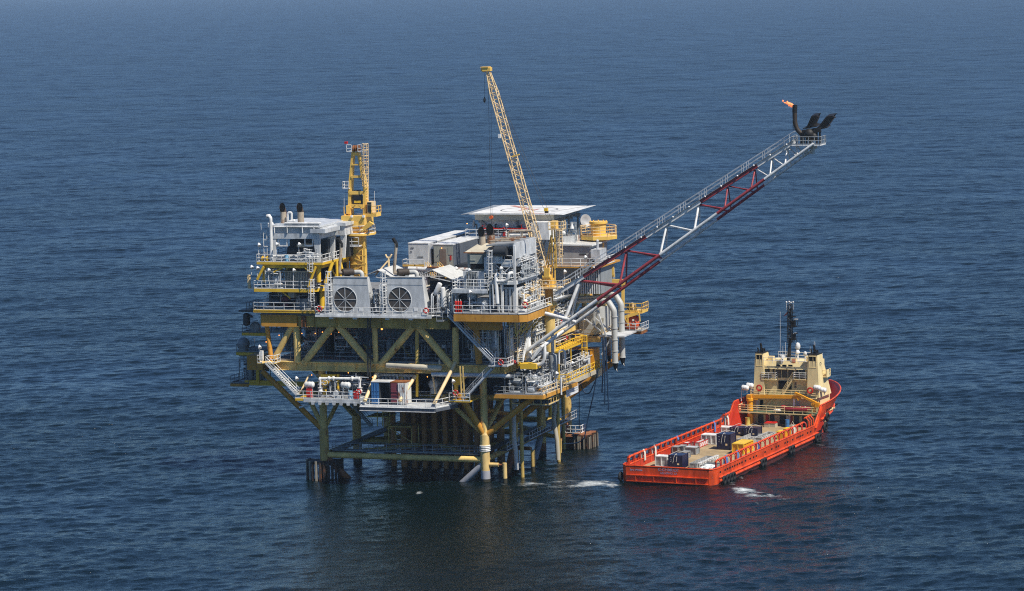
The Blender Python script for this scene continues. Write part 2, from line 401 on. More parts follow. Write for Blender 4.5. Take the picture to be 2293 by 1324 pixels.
# front girders: the main girder has an ochre box at each end
girder((-29.6,-2.2,0),(-4.2,-2.2,0),23.55,25.15,'creamdark',.5,.9)
x0=PV(588,720,-2.3)[0]; x1=PV(667,720,-2.3)[0]; b=MB(); b.box(x0,x1,-2.75,-1.6,23.5,25.2); b.box(x0-.06,x1+.06,-2.85,-1.5,25.15,25.28); b.build('girder_end_box','ochre',PL)
x0=PV(1041,725,-2.3)[0]; x1=PV(1122,725,-2.3)[0]; b=MB(); b.box(x0,x1,-2.75,-1.6,23.5,25.2); b.box(x0-.06,x1+.06,-2.85,-1.5,25.15,25.28); b.build('girder_end_box','ochre',PL)
b=MB(); b.box(-27.9,-27.3,-2.9,-1.5,23.45,25.2); b.build('girder_stiffener','pilerust',PL)
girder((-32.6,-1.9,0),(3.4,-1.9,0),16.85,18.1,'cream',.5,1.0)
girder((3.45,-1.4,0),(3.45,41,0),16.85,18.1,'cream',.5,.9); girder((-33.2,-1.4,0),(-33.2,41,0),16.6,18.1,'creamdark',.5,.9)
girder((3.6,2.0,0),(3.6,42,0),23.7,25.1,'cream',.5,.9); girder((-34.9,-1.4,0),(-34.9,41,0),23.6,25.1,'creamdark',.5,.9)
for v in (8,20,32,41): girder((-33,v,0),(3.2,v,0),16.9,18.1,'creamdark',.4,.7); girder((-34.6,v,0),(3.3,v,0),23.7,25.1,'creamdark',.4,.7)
# the box at the left lower corner under the cellar deck
b=MB(); pb(b,553,797,588,829,6,4); b.build('deck_box','ochre',PL)
# ------- truss between cellar and main deck, front row
def tz(a,b_,r,m): 
    MB().tube(PV(*a,-1.9),PV(*b_,-1.9),r,14).build('truss_member',m,PL)
tz((597,727),(609,815),.36,'ochre'); tz((1066,735),(1073,815),.5,'ochre')
tz((664,728),(667,812),.52,'cream'); tz((839,730),(842,818),.42,'cream'); tz((1020,733),(1021,815),.5,'cream'); tz((934,730),(934,815),.3,'creamdark')
tz((655,729),(615,803),.46,'cream'); tz((745,730),(680,815),.56,'cream'); tz((758,730),(834,819),.56,'cream')
tz((925,732),(853,817),.56,'cream'); tz((938,732),(1012,822),.56,'cream')
for a,b_,r in (((900,775),(930,812),.2),((985,775),(1016,805),.2),((968,780),(938,812),.2),((815,772),(842,805),.18)): MB().tube(PV(*a,3),PV(*b_,3),r,8).build('truss_member','creamdark',PL)
# inner rows and the sides
for v in (13.2,26.4,39.6):
    for u in (-33,-26,-13,0,3.3): MB().tube((u,v,18.3),(u,v,25.2),.45,10).build('deck_column','creamdark' if u<3 else 'cream',PL)
for a,b_ in zip((0.5,13.2,26.4),(13.2,26.4,39.6)):
    MB().tube((3.4,a,18.5),(3.4,b_,25),.36,10).build('truss_member','cream',PL); MB().tube((-33.4,a,25),(-33.4,b_,18.5),.36,10).build('truss_member','creamdark',PL)
# legs through the cellar deck down to the jacket, with the flared gusset at the left
for x,yb,yt in ((727,868,838),(1022,880,838)):
    b=MB(); p=PV(x,yb+20,-2.0); q=PV(x,yt,-2.0); b.tube(p,q,.3,12); b.hexa([tuple(V(q)+V(o)) for o in ((-.5,-.4,-1.6),(.5,-.4,-1.6),(.5,.4,-1.6),(-.5,.4,-1.6),(-.5,-.4,0),(2.0,-.4,0),(2.0,.4,0),(-.5,.4,0))]); b.build('gusset_post','yellow',PL)
for u in (-13,-26,0):
    for v in JV: MB().tube((u,v,12.8),(u,v,17.2),.5,12).build('deck_column','creamdark',PL)
# dark sub-cellar deck and dark backing walls added to imitate the shaded interior
b=MB(); b.box(-31,2,2.5,40,13.0,13.2); b.build('lower_deck_plate','darkgrate',PL)
for v in (2.5,14,28,40): girder((-31,v,0),(2,v,0),12.3,12.95,'creamdark',.3,.5)
girder((2,2.5,0),(2,40,0),12.3,12.95,'ochre',.3,.5); girder((-31,2.5,0),(-31,40,0),12.3,12.95,'yellow',.3,.5)
b=MB(); pb(b,801,736,1012,775,4.0,.3); b.build('corrugated_wall','bluegrey',PL)
b=MB(); pb(b,1018,742,1062,800,3,.25); b.build('dark_backing','dark',PL)
b=MB(); b.box(-31.5,-1,11.5,11.8,18.5,25.1); b.box(-29,1,9,9.3,13.2,18.0); b.box(1.2,1.5,14,36,18.5,24.9); b.box(-31,-30.7,6,36,18.5,25); b.build('dark_backing','dark',PL)
# railings of the cellar deck along the front
b=MB(); b.rail([PV(615,806,-1.55)[:2]+(18.45,),PV(1060,806,-1.55)[:2]+(18.45,)],1.15,2.6,.04,toe=False); b.build('railing','mid',PL)
b=MB(); b.rail([(3.75,3,18.45),(3.75,40,18.45)],1.15,2,.045); b.build('railing','galv',PL)
b=MB(); b.rail([(3.9,6,25.6),(3.9,41.5,25.6)],1.15,2,.045); b.build('railing','galv',PL)
# left walkway landing + stair from cellar deck down to the manifold porch
b=MB(); zz=PV(585,812,-4)[2]
x0,x1=PV(580,812,-4)[0],PV(618,812,-4)[0]; b.box(x0,x1,-4.6,-2.3,zz-.12,zz); b.build('landing','cream',PL)
b=MB(); b.rail([(x0,-2.4,zz),(x0,-4.6,zz),(x0+.75,-4.6,zz)],1.15,.9,.05); b.rail([(x0+1.6,-4.6,zz),(x1,-4.6,zz),(x1,-2.4,zz)],1.15,.9,.05); b.build('railing','white',PL)
MB().stair(PV(597,812,-4.2),PV(667,884,-4.2),1.0,(0,1,0)).build('stair','white',PL)
b=MB(); pb(b,581,786,588,806,-4.3,.4); b.tube(PV(581,772,-4.3),PV(581,808,-4.3),.07); b.build('ladder_post','white',PL)
# manifold porch (pipe manifold deck)
zl=12.9; xa,xb,xc=PV(665,886,-4)[0],PV(700,886,-4)[0],PV(822,886,-4)[0]
b=MB(); b.box(xb-1.2,xc,-4.6,2.4,zl-.12,zl); b.build('porch_plate','deckgrey',PL)
b=MB(); b.bar((xb-1.2,-4.6,zl-.3),(xc,-4.6,zl-.3),.3,.5); 
for i in range(8): b.hexa([(xb+i*1.15+o[0],-4.8+o[1],zl-.9+o[2]) for o in ((.1,0,0),(.5,0,0),(.5,.2,0),(.1,.2,0),(0,0,.5),(.65,0,.5),(.65,.2,.5),(0,.2,.5))])
b.build('porch_beam','grey',PL)
b=MB(); b.box(xa,xb-1.2,-4.7,1,zl-.35,zl-.02); b.build('porch_plate','yellow',PL)
b=MB().rail([(xa,-4.6,zl),(xc,-4.6,zl)],1.1,1.25,.045); b.build('railing','white',PL)
# big lower porch with the container
zp=12.35; xa,xb=PV(806,905,-7)[0],PV(975,908,-7)[0]; xd=PV(1012,884,-3)[0]
b=MB(); b.prism([(xa,-7,zp-.15),(xb,-7,zp-.15),(xd+.6,-2.2,zp-.15),(xd+.6,1.5,zp-.15),(xa,1.5,zp-.15)],(0,0,.15)); b.build('porch_plate','grey',PL)
b=MB()
for i in range(5): b.bar((xa,-6.6+i*.95,zp+.02),(xb-.2,-6.6+i*.95,zp+.02),.34,.06)
b.build('deck_planks','galv',PL)
b=MB(); b.bar((xa,-7.05,zp-.38),(xb,-7.05,zp-.38),.12,.5); b.bar((xb,-7.05,zp-.36),(xd+.6,-2.25,zp-.36),.12,.5); b.bar((xa,-7,zp-.38),(xa,1,zp-.38),.12,.5)
b.build('porch_beam','slate',PL)
b=MB(); b.bar((xa,-7.12,zp-.66),(xb,-7.12,zp-.66),.3,.07); b.bar((xa,-7.12,zp-.1),(xb,-7.12,zp-.1),.3,.07); b.build('beam_flange','white',PL)
b=MB(); b.rail([(xa,1,zp),(xa,-7,zp),(xb,-7,zp),(xd+.4,-2.4,zp)],1.15,1.45,.048); b.rail([(PV(915,885,1)[0],1.2,zp),(xd-1.5,1.2,zp),(xd+.2,-2.2,zp)],1.15,1.6,.045); b.build('railing','white',PL)
b=MB(); xe,xf=PV(1012,884,-3)[0],PV(1058,884,-3)[0]; b.box(xe,xf,-4.2,-.5,zp+.5,zp+.68); b.build('porch_plate','yellow',PL)
b=MB(); b.rail([(xe,-4.2,zp+.68),(xf,-4.2,zp+.68)],1.15,1.2,.045); b.build('railing','white',PL)
for a,c,v0,v1 in (((1020,812),(972,905),-2.4,-6.8),((930,842),(895,898),-2.2,-5.6),((842,838),(817,898),-2.2,-6.4)):
    MB().tube(PV(*a,v0),PV(*c,v1),.27,10).build('hanger_strut','sand',PL)
for a,c,v0,v1 in (((692,840),(672,880),-2.2,-3.6),((970,845),(975,882),-1,-2.2)): MB().tube(PV(*a,v0),PV(*c,v1),.13,8).build('hanger_strut','sand',PL)
for x in (757,934): MB().tube(PV(x,838,-2),PV(x,888,-2),.22,10).build('gusset_post','yellow',PL)
# stairs at the right front: porch to cellar deck, cellar deck to main deck
MB().stair(PV(1041,893,-3.6),PV(1104,824,-3.6),1.0,(0,1,0)).build('stair','galv',PL)
MB().stair(PV(1107,812,-4.0),PV(1005,706,-4.0),1.0,(0,1,0)).build('stair','galv',PL)
b=MB(); zz=18.45; x0,x1=PV(1098,812,-3.6)[0],PV(1140,812,-3.6)[0]; b.box(x0,x1,-4.6,-1.6,zz-.12,zz); b.build('landing','galv',PL)
b=MB(); b.rail([(x0+1,-4.6,zz),(x1,-4.6,zz),(x1,-1.6,zz)],1.15,.8,.045); b.rail([(x0,-3,zz),(x0,-1.6,zz)],1.15,.8,.045); b.build('railing','white',PL)
b=MB(); x0,x1=PV(1034,885,-3.9)[0],PV(1040,885,-3.9)[0]
for x in (x0,x1): b.bar((x,-3.9,zp+.6),(x-.15,-3.9,18.2),.16)
for i in range(4): b.bar((x0,-3.9,zp+.8+i*1.2),(x1,-3.9,zp+1.9+i*1.2),.08)
b.build('stair_tower','cream',PL)
# cream pipe-like tank slung along the front of the cellar girder
b=MB(); b.vessel(PV(864,818,-3),PV(990,825,-3),.42); b.tube(PV(984,816,-3),PV(984,806,-3),.14); b.tube(PV(870,812,-3),PV(870,818,-3),.1); b.build('slung_drain_tank','tan',PL)
# downpipes on the front
b=MB()
for x in (826,829.5,823): b.tube(PV(x,712,-3),PV(x,845,-3),.075,6)
b.build('downpipe','dark',PL)
b=MB(); b.path([PV(967,838,-2.8),PV(1040,840,-2.8),PV(1130,842,-2.2),(4.6,1,16.1),(5.2,10,17.6),(5.2,14,19.2)],.33,10,bend=1.2); b.build('header_pipe','galv',PL)
# main-deck edge strips, left
girder((-35.6,-3,0),(-25.4,-3,0),25.72,26.02,'yellow',.3,.4)
b=MB(); b.box(-35.7,-25.3,-3.0,-1.5,25.9,26.0); b.box(-25.4,6.6,-3.2,41,25.86,25.96); b.build('deck_plate','deckgrey',PL)
b=MB().rail([(-35.6,3,26.02),(-35.6,-3,26.02),(-25.6,-3,26.02)],1.15,1.7,.048); b.build('railing','galv',PL)
# fan porch in front of the coolers
b=MB(); xa,xm,xb=PV(706,706,-5)[0],PV(831,706,-5)[0],PV(966,707,-5)[0]
b.box(xa,xb,-5,-2.9,25.62,25.72); b.build('porch_plate','galv',PL)
b=MB(); b.bar((xa,-5.05,25.52),(xm,-5.05,25.52),.12,.3); b.bar((xm+.1,-5.05,25.52),(xb,-5.05,25.52),.12,.3)
for x in (742,795,868,920): p=PV(x,712,-4.6); b.box(p[0]-.3,p[0]+.3,-4.8,-4.2,25.05,25.34)
b.build('porch_beam','white',PL)
b=MB().rail([(xa,-3,25.72),(xa,-5,25.72),(xb,-5,25.72),(xb+1.2,-4,25.72)],1.15,1.5,.045); b.build('railing','white',PL)
# ochre edged front porch (main deck level) with its ochre fascia
zz=26.3; xa,xb=PV(1016,698,-5.5)[0],PV(1160,698,-5.5)[0]
b=MB(); b.prism([(xa,-5.5,zz-.12),(xb,-5.5,zz-.12),(xb+1.2,-4.6,zz-.12),(xb+1.0,6,zz-.12),(xa,6,zz-.12)],(0,0,.12)); b.build('porch_plate','deckgrey',PL)
b=MB(); b.bar((xa,-5.5,zz-.7),(xb,-5.5,zz-.7),.25,1.0); b.bar((xb+.1,-5.4,zz-.7),(xb+1.1,-4.6,zz-.7),.25,1.0); b.bar((xb+1.1,-4.6,zz-.7),(xb+1.0,6,zz-.7),.25,1.0); b.build('porch_beam','ochre',PL)
b=MB(); b.rail([(xa,-3.5,zz),(xa,-5.5,zz),(xb,-5.5,zz),(xb+1.2,-4.6,zz),(xb+1.1,6.5,zz)],1.15,1.45,.048); b.build('railing','white',PL)
b=MB()
for i,v in enumerate((-3.8,-1.2,1.4,4.0)):
    b=MB(); b.prism([(xb+1.0,v,zz-1.15),(xb-1.2,v,zz-1.15),(xb-1.2,v,zz-3.6),(xb-1.0,v,zz-3.6),(xb-1.0,v,zz-1.45),(xb+.6,v,zz-1.45)],(0,.12,0)); b.prism([(xb+.9,v,zz-1.2),(xb-1.05,v,zz-3.5),(xb-1.2,v,zz-3.3),(xb+.7,v,zz-1.2)],(0,.13,0)); b.build('cantilever_bracket','gold',PL)
# left outboard decks (back left)
def tier(x0,x1,y,v,d,rail=True,m='yellow'):
    a=PV(x0,y,v); c=PV(x1,y,v); b=MB(); b.box(a[0],c[0],v,v+d,a[2]-.1,a[2]); b.build('side_deck','darkgrate',PL)
    b=MB(); b.bar((a[0],v,a[2]-.3),(c[0],v,a[2]-.3),.25,.45); b.bar((a[0],v,a[2]-.3),(a[0],v+d,a[2]-.3),.25,.45); b.build('side_deck_beam',m,PL)
    if rail: MB().rail([(c[0],v,a[2]),(a[0],v,a[2]),(a[0],v+d,a[2])],1.15,1.5,.045).build('railing','mid',PL)
    return a[2]
ZT1=tier(543,600,744,9,6); ZT2=tier(530,585,788,10,7); ZT3=tier(517,557,858,13,6,m='ochre')
b=MB(); b.box(PV(548,860,13)[0],-26,13,13.5,PV(600,864,13)[2],PV(600,853,13)[2]); b.bar(PV(578,858,13),PV(578,825,13),.5); b.build('side_deck_beam','yellow',PL)
b=MB(); a=PV(537,694,2); b.box(a[0],-35.2,1.5,6,a[2]-.25,a[2]); b.build('side_deck','dark',PL)
b=MB(); b.rail([(a[0]+1.4,1.5,a[2]),(a[0]+1.4,6,a[2])],1.2,1,.05); b.rail([(a[0]+1.4,1.5,a[2]),(-35.5,1.5,a[2])],1.2,1,.05); b.build('railing','mid',PL)
# right lower porches
z1=PV(1110,883,-1.5)[2]; x0=PV(1106,880,-1.5)[0]; x1=PV(1216,890,-1.5)[0]
ZR=z1
b=MB(); b.prism([(x0,-1.5,z1-.12),(x1,-1.5,z1-.12),(x1+.6,13,z1-.12),(x0,13,z1-.12)],(0,0,.12)); b.build('porch_plate','darkgrate',PL)
b=MB(); b.bar((x0,-1.55,z1-.3),(x1,-1.55,z1-.3),.16,.55); b.bar((x1+.02,-1.5,z1-.3),(x1+.62,13,z1-.3),.16,.55); b.build('porch_beam','ochre',PL)
b=MB(); b.rail([(x0,4,z1),(x0,-1.5,z1),(x1,-1.5,z1)],1.15,1.5,.042); b.build('railing','mid',PL)
b=MB(); b.rail([(x1,-1.5,z1),(x1+.6,9,z1)],1.15,1.2,.05); b.build('railing','sand',PL)
XR1=x1
# hanging cage under it
b=MB(); z2=PV(1146,905,1)[2]; b.box(PV(1146,905,1)[0],PV(1228,908,1)[0],1,6,z2-.1,z2); b.build('hanging_landing','mid',PL)
b=MB(); b.rail([(PV(1146,905,1)[0],1,z2),(PV(1228,908,1)[0],1,z2),(PV(1228,908,1)[0],6,z2)],1.6,1.2,.05); b.build('railing','cream',PL)
# long yellow-railed deck running back on the right
zq=P(1268,857,u=9.6)[2]; va,vb=P(1268,857,u=9.6)[1],P(1347,826,u=9.6)[1]; ZQ=zq; VA,VB=va,vb
b=MB(); b.box(3.5,9.6,va,vb,zq-.12,zq); b.build('porch_plate','deckgrey',PL)
b=MB(); b.bar((9.65,va,zq-.35),(9.65,vb,zq-.35),.16,.6); b.bar((4,va,zq-.3),(9.6,va,zq-.3),.16,.6); b.build('porch_beam','tan',PL)
b=MB(); b.box(8.2,9.9,vb-2.6,vb-.2,zq-1.2,zq-.05); b.build('porch_end_box','sand',PL)
b=MB(); b.rail([(9.6,va,zq),(9.6,vb,zq)],1.2,1.25,.06); b.rail([(6,va,zq),(9.6,va,zq)],1.2,1.25,.05); b.build('railing','yellow',PL)
b=MB(); zu=zq+4.2; b.box(5.2,7.6,va+3,va+15,zu-.1,zu); b.build('porch_plate','yellow',PL)
b=MB(); b.rail([(5.2,va+3,zu),(7.6,va+3,zu),(7.6,va+15,zu),(5.2,va+15,zu)],1.2,1.1,.055)
for k in (3,9,15): b.bar((7.5,va+k,zq),(7.5,va+k,zu),.14)
b.ladder((7.7,va+14,zq+.3),(7.7,va+14,zu+1.2),.5,(0,1,0),(1,0,0),.045); b.build('railing','yellow',PL)
# main deck right strip beyond the cream girder and the lower white-railed gallery
b=MB(); b.box(3.6,6.2,12,36,21.0,21.1); b.build('porch_plate','deckgrey',PL)
b=MB(); b.bar((6.2,12,20.6),(6.2,30,20.6),.2,1.0); b.build('porch_beam','cream',PL)
b=MB(); b.rail([(6.2,12,21.1),(6.2,30,21.1)],1.15,1.4,.05); b.build('railing','white',PL)
zz=PV(1290,755,26)[2]; b=MB(); x0,x1=PV(1288,755,26)[0],PV(1345,757,26)[0]; b.box(x0,x1,26,33,zz-.1,zz); b.build('porch_plate','pilerust',PL)
b=MB(); b.bar((x0,26,zz-.4),(x1,26,zz-.4),.3,.7); b.build('porch_beam','cream',PL)
b=MB(); b.rail([(x0,26,zz),(x1,26,zz),(x1,33,zz)],1.15,1.4,.05); b.build('railing','sand',PL)
# steep stair on the right face
MB().stair((6.3,-1.2,18.6),(6.6,4.6,26.3),.9,(1,0,0)).build('stair','white',PL)
b=MB()
for v in (-1.5,2.0,5.0):
    b.tube((6.1,v,18.4),(6.1,v,26.0),.08,6); b.tube((4.9,v,18.4),(4.9,v,26.0),.08,6)
for zz in (20.2,22.2,24.2):
    b.tube((6.1,-1.5,zz),(6.1,5,zz),.06,6); b.tube((4.9,-1.5,zz),(6.1,-1.5,zz),.06,6)
b.build('scaffold_frame','sand',PL)
# boat bumpers and stubs at the waterline
def bumper(px,yt,yb,v,m='pile'):
    t=PV(px,yt,v); w=PV(px,yb,v); b=MB(); b.tube((t[0],v,.9),(t[0],v,t[2]),.33,14); b.build('boat_bumper',m,PL); MB().tube((t[0],v,-3),(t[0],v,.9),.34,14).build('bumper_foot','growth',PL)
    return t
t=bumper(1130,1037,1086,0,'pale'); MB().tube((.6,0,2.9),(t[0]-.95,0,2.9),.31,12).build('bumper_arm','pale',PL); MB().tube((t[0]-.95,0,2.9),(t[0]-.3,0,2.9),.15,10).build('bumper_pin','pilerust',PL)
t=bumper(1193,1008,1056,11); MB().tube((.5,12.5,3.4),(t[0]-.4,11.2,3.6),.3,12).build('bumper_arm','pilerust',PL)
t=bumper(1253,983,1028,24,'pile'); MB().tube((.5,26,3.4),(t[0]-.4,24.2,3.4),.33,12).build('bumper_arm','gold',PL)
MB().path([PV(1151,890,4),PV(1151,975,4),PV(1155,1010,4),PV(1157,1052,4)],.33,10).build('riser_pipe','duct',PL)
MB().path([PV(1243,905,20),PV(1240,940,20),PV(1247,985,20),PV(1250,1030,20)],.36,10).build('riser_pipe','tan',PL)
MB().path([PV(1232,905,24),PV(1232,935,24)],.3,10).build('riser_pipe','yellow',PL)
MB().path([PV(1214,905,12),PV(1213,945,12),PV(1222,955,12)],.22,8).build('riser_pipe','pile',PL)
for u,v in ((3.4,7),(4.6,21),(1.5,33)): MB().tube((u,v,-3),(u,v,13),.3,10).build('riser_pipe','creamdark',PL)
# ================================================================ barge fenders on the waterline
def fender(c,rad,a0,a1,n,z0,z1,label,lite):
    t=T('barge_bumper',label,'fender',(c[0],c[1],0))
    b=MB(); k=MB()
    for i in range(n):
        a=a0+(a1-a0)*i/(n-1); p=(c[0]+rad*cos(a),c[1]+rad*sin(a))
        (b if i in lite else k).bar((p[0],p[1],z0),(p[0],p[1],z1+random.uniform(-.15,.1)),.30,.30)
    b.build('fender_post','timber',t); k.build('dark_fender_post','timberdark',t)
    r=MB()
    for z in (z0+1.4,z1-.4):
        r.path([(c[0]+(rad-.25)*cos(a0+(a1-a0)*i/12),c[1]+(rad-.25)*sin(a0+(a1-a0)*i/12),z) for i in range(13)],.16,6)
    for a in (a0,(a0+a1)/2,a1): r.bar((c[0],c[1],z1-.6),(c[0]+rad*cos(a),c[1]+rad*sin(a),z1-.6),.2)
    r.build('fender_ring','timberdark',t)
    d=MB(); d.prism([(c[0],c[1],z1-.2)]+[(c[0]+rad*.95*cos(a0+(a1-a0)*i/12),c[1]+rad*.95*sin(a0+(a1-a0)*i/12),z1-.2) for i in range(13)],(0,0,.08)); d.build('fender_deck','timberdark',t)
    return t
fender((-26.3,0.6),2.7,R(170),R(385),17,-1.5,2.9,'rusty half round barge bumper of upright posts round the front leg away from the vessel','2 3 5 7'.split() and {2,3,5,7})
t=T('barge_bumper','rusty boat landing box of upright timbers at the rear leg under the hanging hoses','fender',(3.2,39,0))
p0=PV(1283,972,34); x0,x1=PV(1284,980,34)[0],PV(1315,975,34)[0]
b=MB()
for i in range(7): b.bar((x0+(x1-x0)*i/6,33.9,-1),(x0+(x1-x0)*i/6,33.9,2.1+.12*(i%2)),.15,.2)
for i in range(7): b.bar((x1+.1,34.2+.75*i,-1),(x1+.1,34.2+.75*i,2.15-.1*(i%3)),.2,.17)
b.build('fender_post','timberdark',t); b=MB()
for i in (0,2,3,5): b.bar((x0+.2+(x1-x0-.4)*i/6,33.75,-1),(x0+.2+(x1-x0-.4)*i/6,33.75,1.9),.13,.12)
for i in (0,1,3,4,6): b.bar((x1+.22,34.3+.75*i,-1),(x1+.22,34.3+.75*i,1.8),.12,.13)
b.build('fender_post','timber',t)
b=MB(); b.box(x0,x1-.1,34.15,38.8,-1,1.88); b.build('fender_gap_backing','timberdark',t)  # dark box stands in for the shaded gaps behind the posts
b=MB(); b.box(x0-.4,x1,34.2,39,1.9,2.1); b.bar((x0,34.15,1.4),(x1,34.15,1.4),.3,.3); b.bar((x0,34.15,.2),(x1,34.15,.2),.3,.3); b.box(x0-2,x0-.2,35,38,-1,1.6); b.build('fender_frame','pilerust',t)
b=MB().rail([(x0-2,36,2.1),(x0+.6,36,2.1),(x0+.6,38.6,2.1)],1.2,.9,.06); b.build('railing','white',t)
# ================================================================ left tower: generator deck and equipment
TW=T('generator_tower','yellow braced two level steel deck tower carrying the generator shelter','deck tower',(-30,4,26.05))
zA,zB=33.35,29.3
xl,xr=PV(575,585,-3)[0],PV(722,588,-3)[0]; vb=13.5
b=MB(); b.box(xl,xr,-3,vb,zA-.1,zA); b.build('upper_plate','deckgrey',TW)
b=MB(); b.bar((xl,-3,zA-.2),(xr,-3,zA-.2),.14,.34); b.bar((xr,-3,zA-.2),(xr,vb,zA-.2),.14,.34); b.bar((xl,-3,zA-.2),(xl,vb,zA-.2),.14,.34)
b.bar((xl+.9,-2.4,zA-.66),(xr-.4,-2.4,zA-.66),.35,.55); b.bar((xr-.5,-2.4,zA-.66),(xr-.5,vb,zA-.66),.3,.55); b.bar((xl+.9,-2.4,zA-.66),(xl+.9,vb,zA-.66),.3,.55); b.build('upper_beam','yellow',TW)
b=MB().rail([(xl,vb,zA),(xl,-3,zA),(xr,-3,zA),(xr,vb,zA)],1.15,1.4,.048); b.build('railing','white',TW)
yl,yr=PV(569,645,-3)[0],PV(692,648,-3)[0]
b=MB(); b.prism([(yl,-3,zB-.1),(yr,-3,zB-.1),(yr+2.4,.6,zB-.1),(yr+2.4,vb,zB-.1),(yl,vb,zB-.1)],(0,0,.1)); b.build('lower_plate','deckgrey',TW)
b=MB(); b.bar((yl,-3,zB-.26),(yr,-3,zB-.26),.14,.46); b.bar((yr,-3,zB-.26),(yr+2.4,.6,zB-.26),.14,.46); b.bar((yr+2.4,.6,zB-.26),(yr+2.4,vb,zB-.26),.14,.46); b.bar((yl,-3,zB-.26),(yl,vb,zB-.26),.14,.46); b.build('lower_beam','yellow',TW)
b=MB().rail([(yl,5,zB),(yl,-3,zB),(yr,-3,zB),(yr+2.4,.6,zB)],1.15,1.25,.048); b.build('railing','white',TW)
b=MB(); q=PV(558,640,-1); b.box(q[0],yl,-1.5,.3,zB-.2,zB-.1); b.box(q[0],q[0]+.35,-1.6,-1.2,zB-.1,zB+1.9); b.build('side_cage','sand',TW)
def tm(a,c,r,v0=-2.4,v1=-2.4,m='yellow'): MB().tube(PV(*a,v0),PV(*c,v1),r,10).build('tower_column',m,TW)
tm((592,595),(592,632),.3,-2.2,-2.2); tm((591,597),(576,626),.22,-2.95,-3.0); tm((713,592),(714,632),.36,-2.2,-2.2); tm((707,597),(690,643),.2,-3.0,-3.05)
tm((745,587),(728,634),.26,-1.4,-2.2); tm((754,585),(755,632),.22,0,0); tm((761,585),(772,625),.22,1,1); tm((736,585),(760,640),.13,1,1); tm((722,640),(721,690),.4,0,0)
tm((640,596),(612,610),.14,-2.7,-2.7); tm((677,594),(701,616),.15,-2.8,-2.8); tm((629,651),(650,668),.13,-2,-2)
for v in (6,12.5):
    for u in (xl+1.2,xr-.8): MB().tube((u,v,26),(u,v,zA-.5),.32,10).build('tower_column','yellow',TW)
b=MB(); b.ladder(PV(700,690,-3.1),PV(700,625,-3.1),.5,(1,0,0),(0,-1,0),.04); b.ladder(PV(697,607,-3.1),PV(697,575,-3.1),.5,(1,0,0),(0,-1,0),.04); b.build('caged_ladder','white',TW)
# generator house on the top deck
GH=T('generator_house','open sided grey generator shelter with tapered legs on the generator tower','generator house',(-28.5,3,zA))
hl,hr=PV(611,540,-1.8)[0],PV(716,540,-1.8)[0]; h1=PV(660,535,-1.8)[2]; h2=PV(660,523,-1.8)[2]; h3=PV(660,505,-1.8)[2]; hb=11.0
b=MB()
for x,s in ((hl-.5,1),(hr,-1)):
    for v in (-1.8,hb): b.hexa([(x+s*.15,v,zA),(x+s*.65,v,zA),(x+s*.65,v+.5,zA),(x+s*.15,v+.5,zA),(x,v,h2),(x+s*1.15,v,h2),(x+s*1.15,v+.5,h2),(x,v+.5,h2)])
b.hexa([(hr-.9,4,zA),(hr-.3,4,zA),(hr-.3,4.5,zA),(hr-.9,4.5,zA),(hr-1.2,4,h2),(hr,4,h2),(hr,4.5,h2),(hr-1.2,4.5,h2)])
b.build('leg_frame','grey',GH)
b=MB(); b.box(hl-.5,hr,-1.85,-1.55,h1,h2-.02); b.box(hr-.3,hr+.02,-1.5,hb,h1,h2-.02); b.box(hl-.52,hl-.2,-1.5,hb,h1,h2-.02); b.build('header_beam','galv',GH)
b=MB(); b.box(hl+.1,hr+.5,-1.5,hb,h2,h3-.35); b.build('plenum_box','grey',GH)
b=MB(); b.box(hl-.7,hr+.1,-1.9,hb+.2,h3-.3,h3); b.box(hl+.3,hr-.2,-1.4,-1.1,h3,h3+.25); b.box(hr-1.3,hr+1.1,-2.3,3.6,h2+.1,h3-.5); b.build('roof','galv',GH)
b=MB()
for x in (hl+.4,hl+2.5,hl+5,hr-.8): b.tube((x,-2.0,h2+.1),(x,-2.0,h3-.1),.09,6)
b.tube((hl+.2,-2,h3-.2),(hr-.1,-2,h3-.2),.08,6); b.tube((hl+2,-1.6,h3+.3),(hr+.2,-1.6,h3+.3),.16,8); b.build('roof_rail','white',GH)
b=MB(); b.vessel((hl+1.2,.8,zA+1.3),(hr-1.6,.8,zA+1.3),.85); b.box(hl+1.2,hr-1.5,0,2.6,zA+.15,zA+.7); b.build('engine','dark',GH)
b=MB(); b.box(hl+3.2,hr-2.4,-.2,1.2,zA+2.0,zA+2.5); b.build('engine_cover','tan',GH)
b=MB(); b.box(hl+.6,hr-.8,3.2,10,zA+.1,h1-.6); b.build('alternator','dark',GH)
b=MB()
for a in (624,682): 
    q=PV(a,536,-1.6); q2=PV(a+18,552,-1.6); b.box(q[0],q[0]+.12,-1.7,-1.5,q2[2],q[2]); b.box(q2[0],q2[0]+.12,-1.7,-1.5,q2[2],q[2]); b.box(q[0]+.13,q2[0],-1.7,-1.5,q2[2],q2[2]+.2)
b.build('hanging_frame','white',GH)
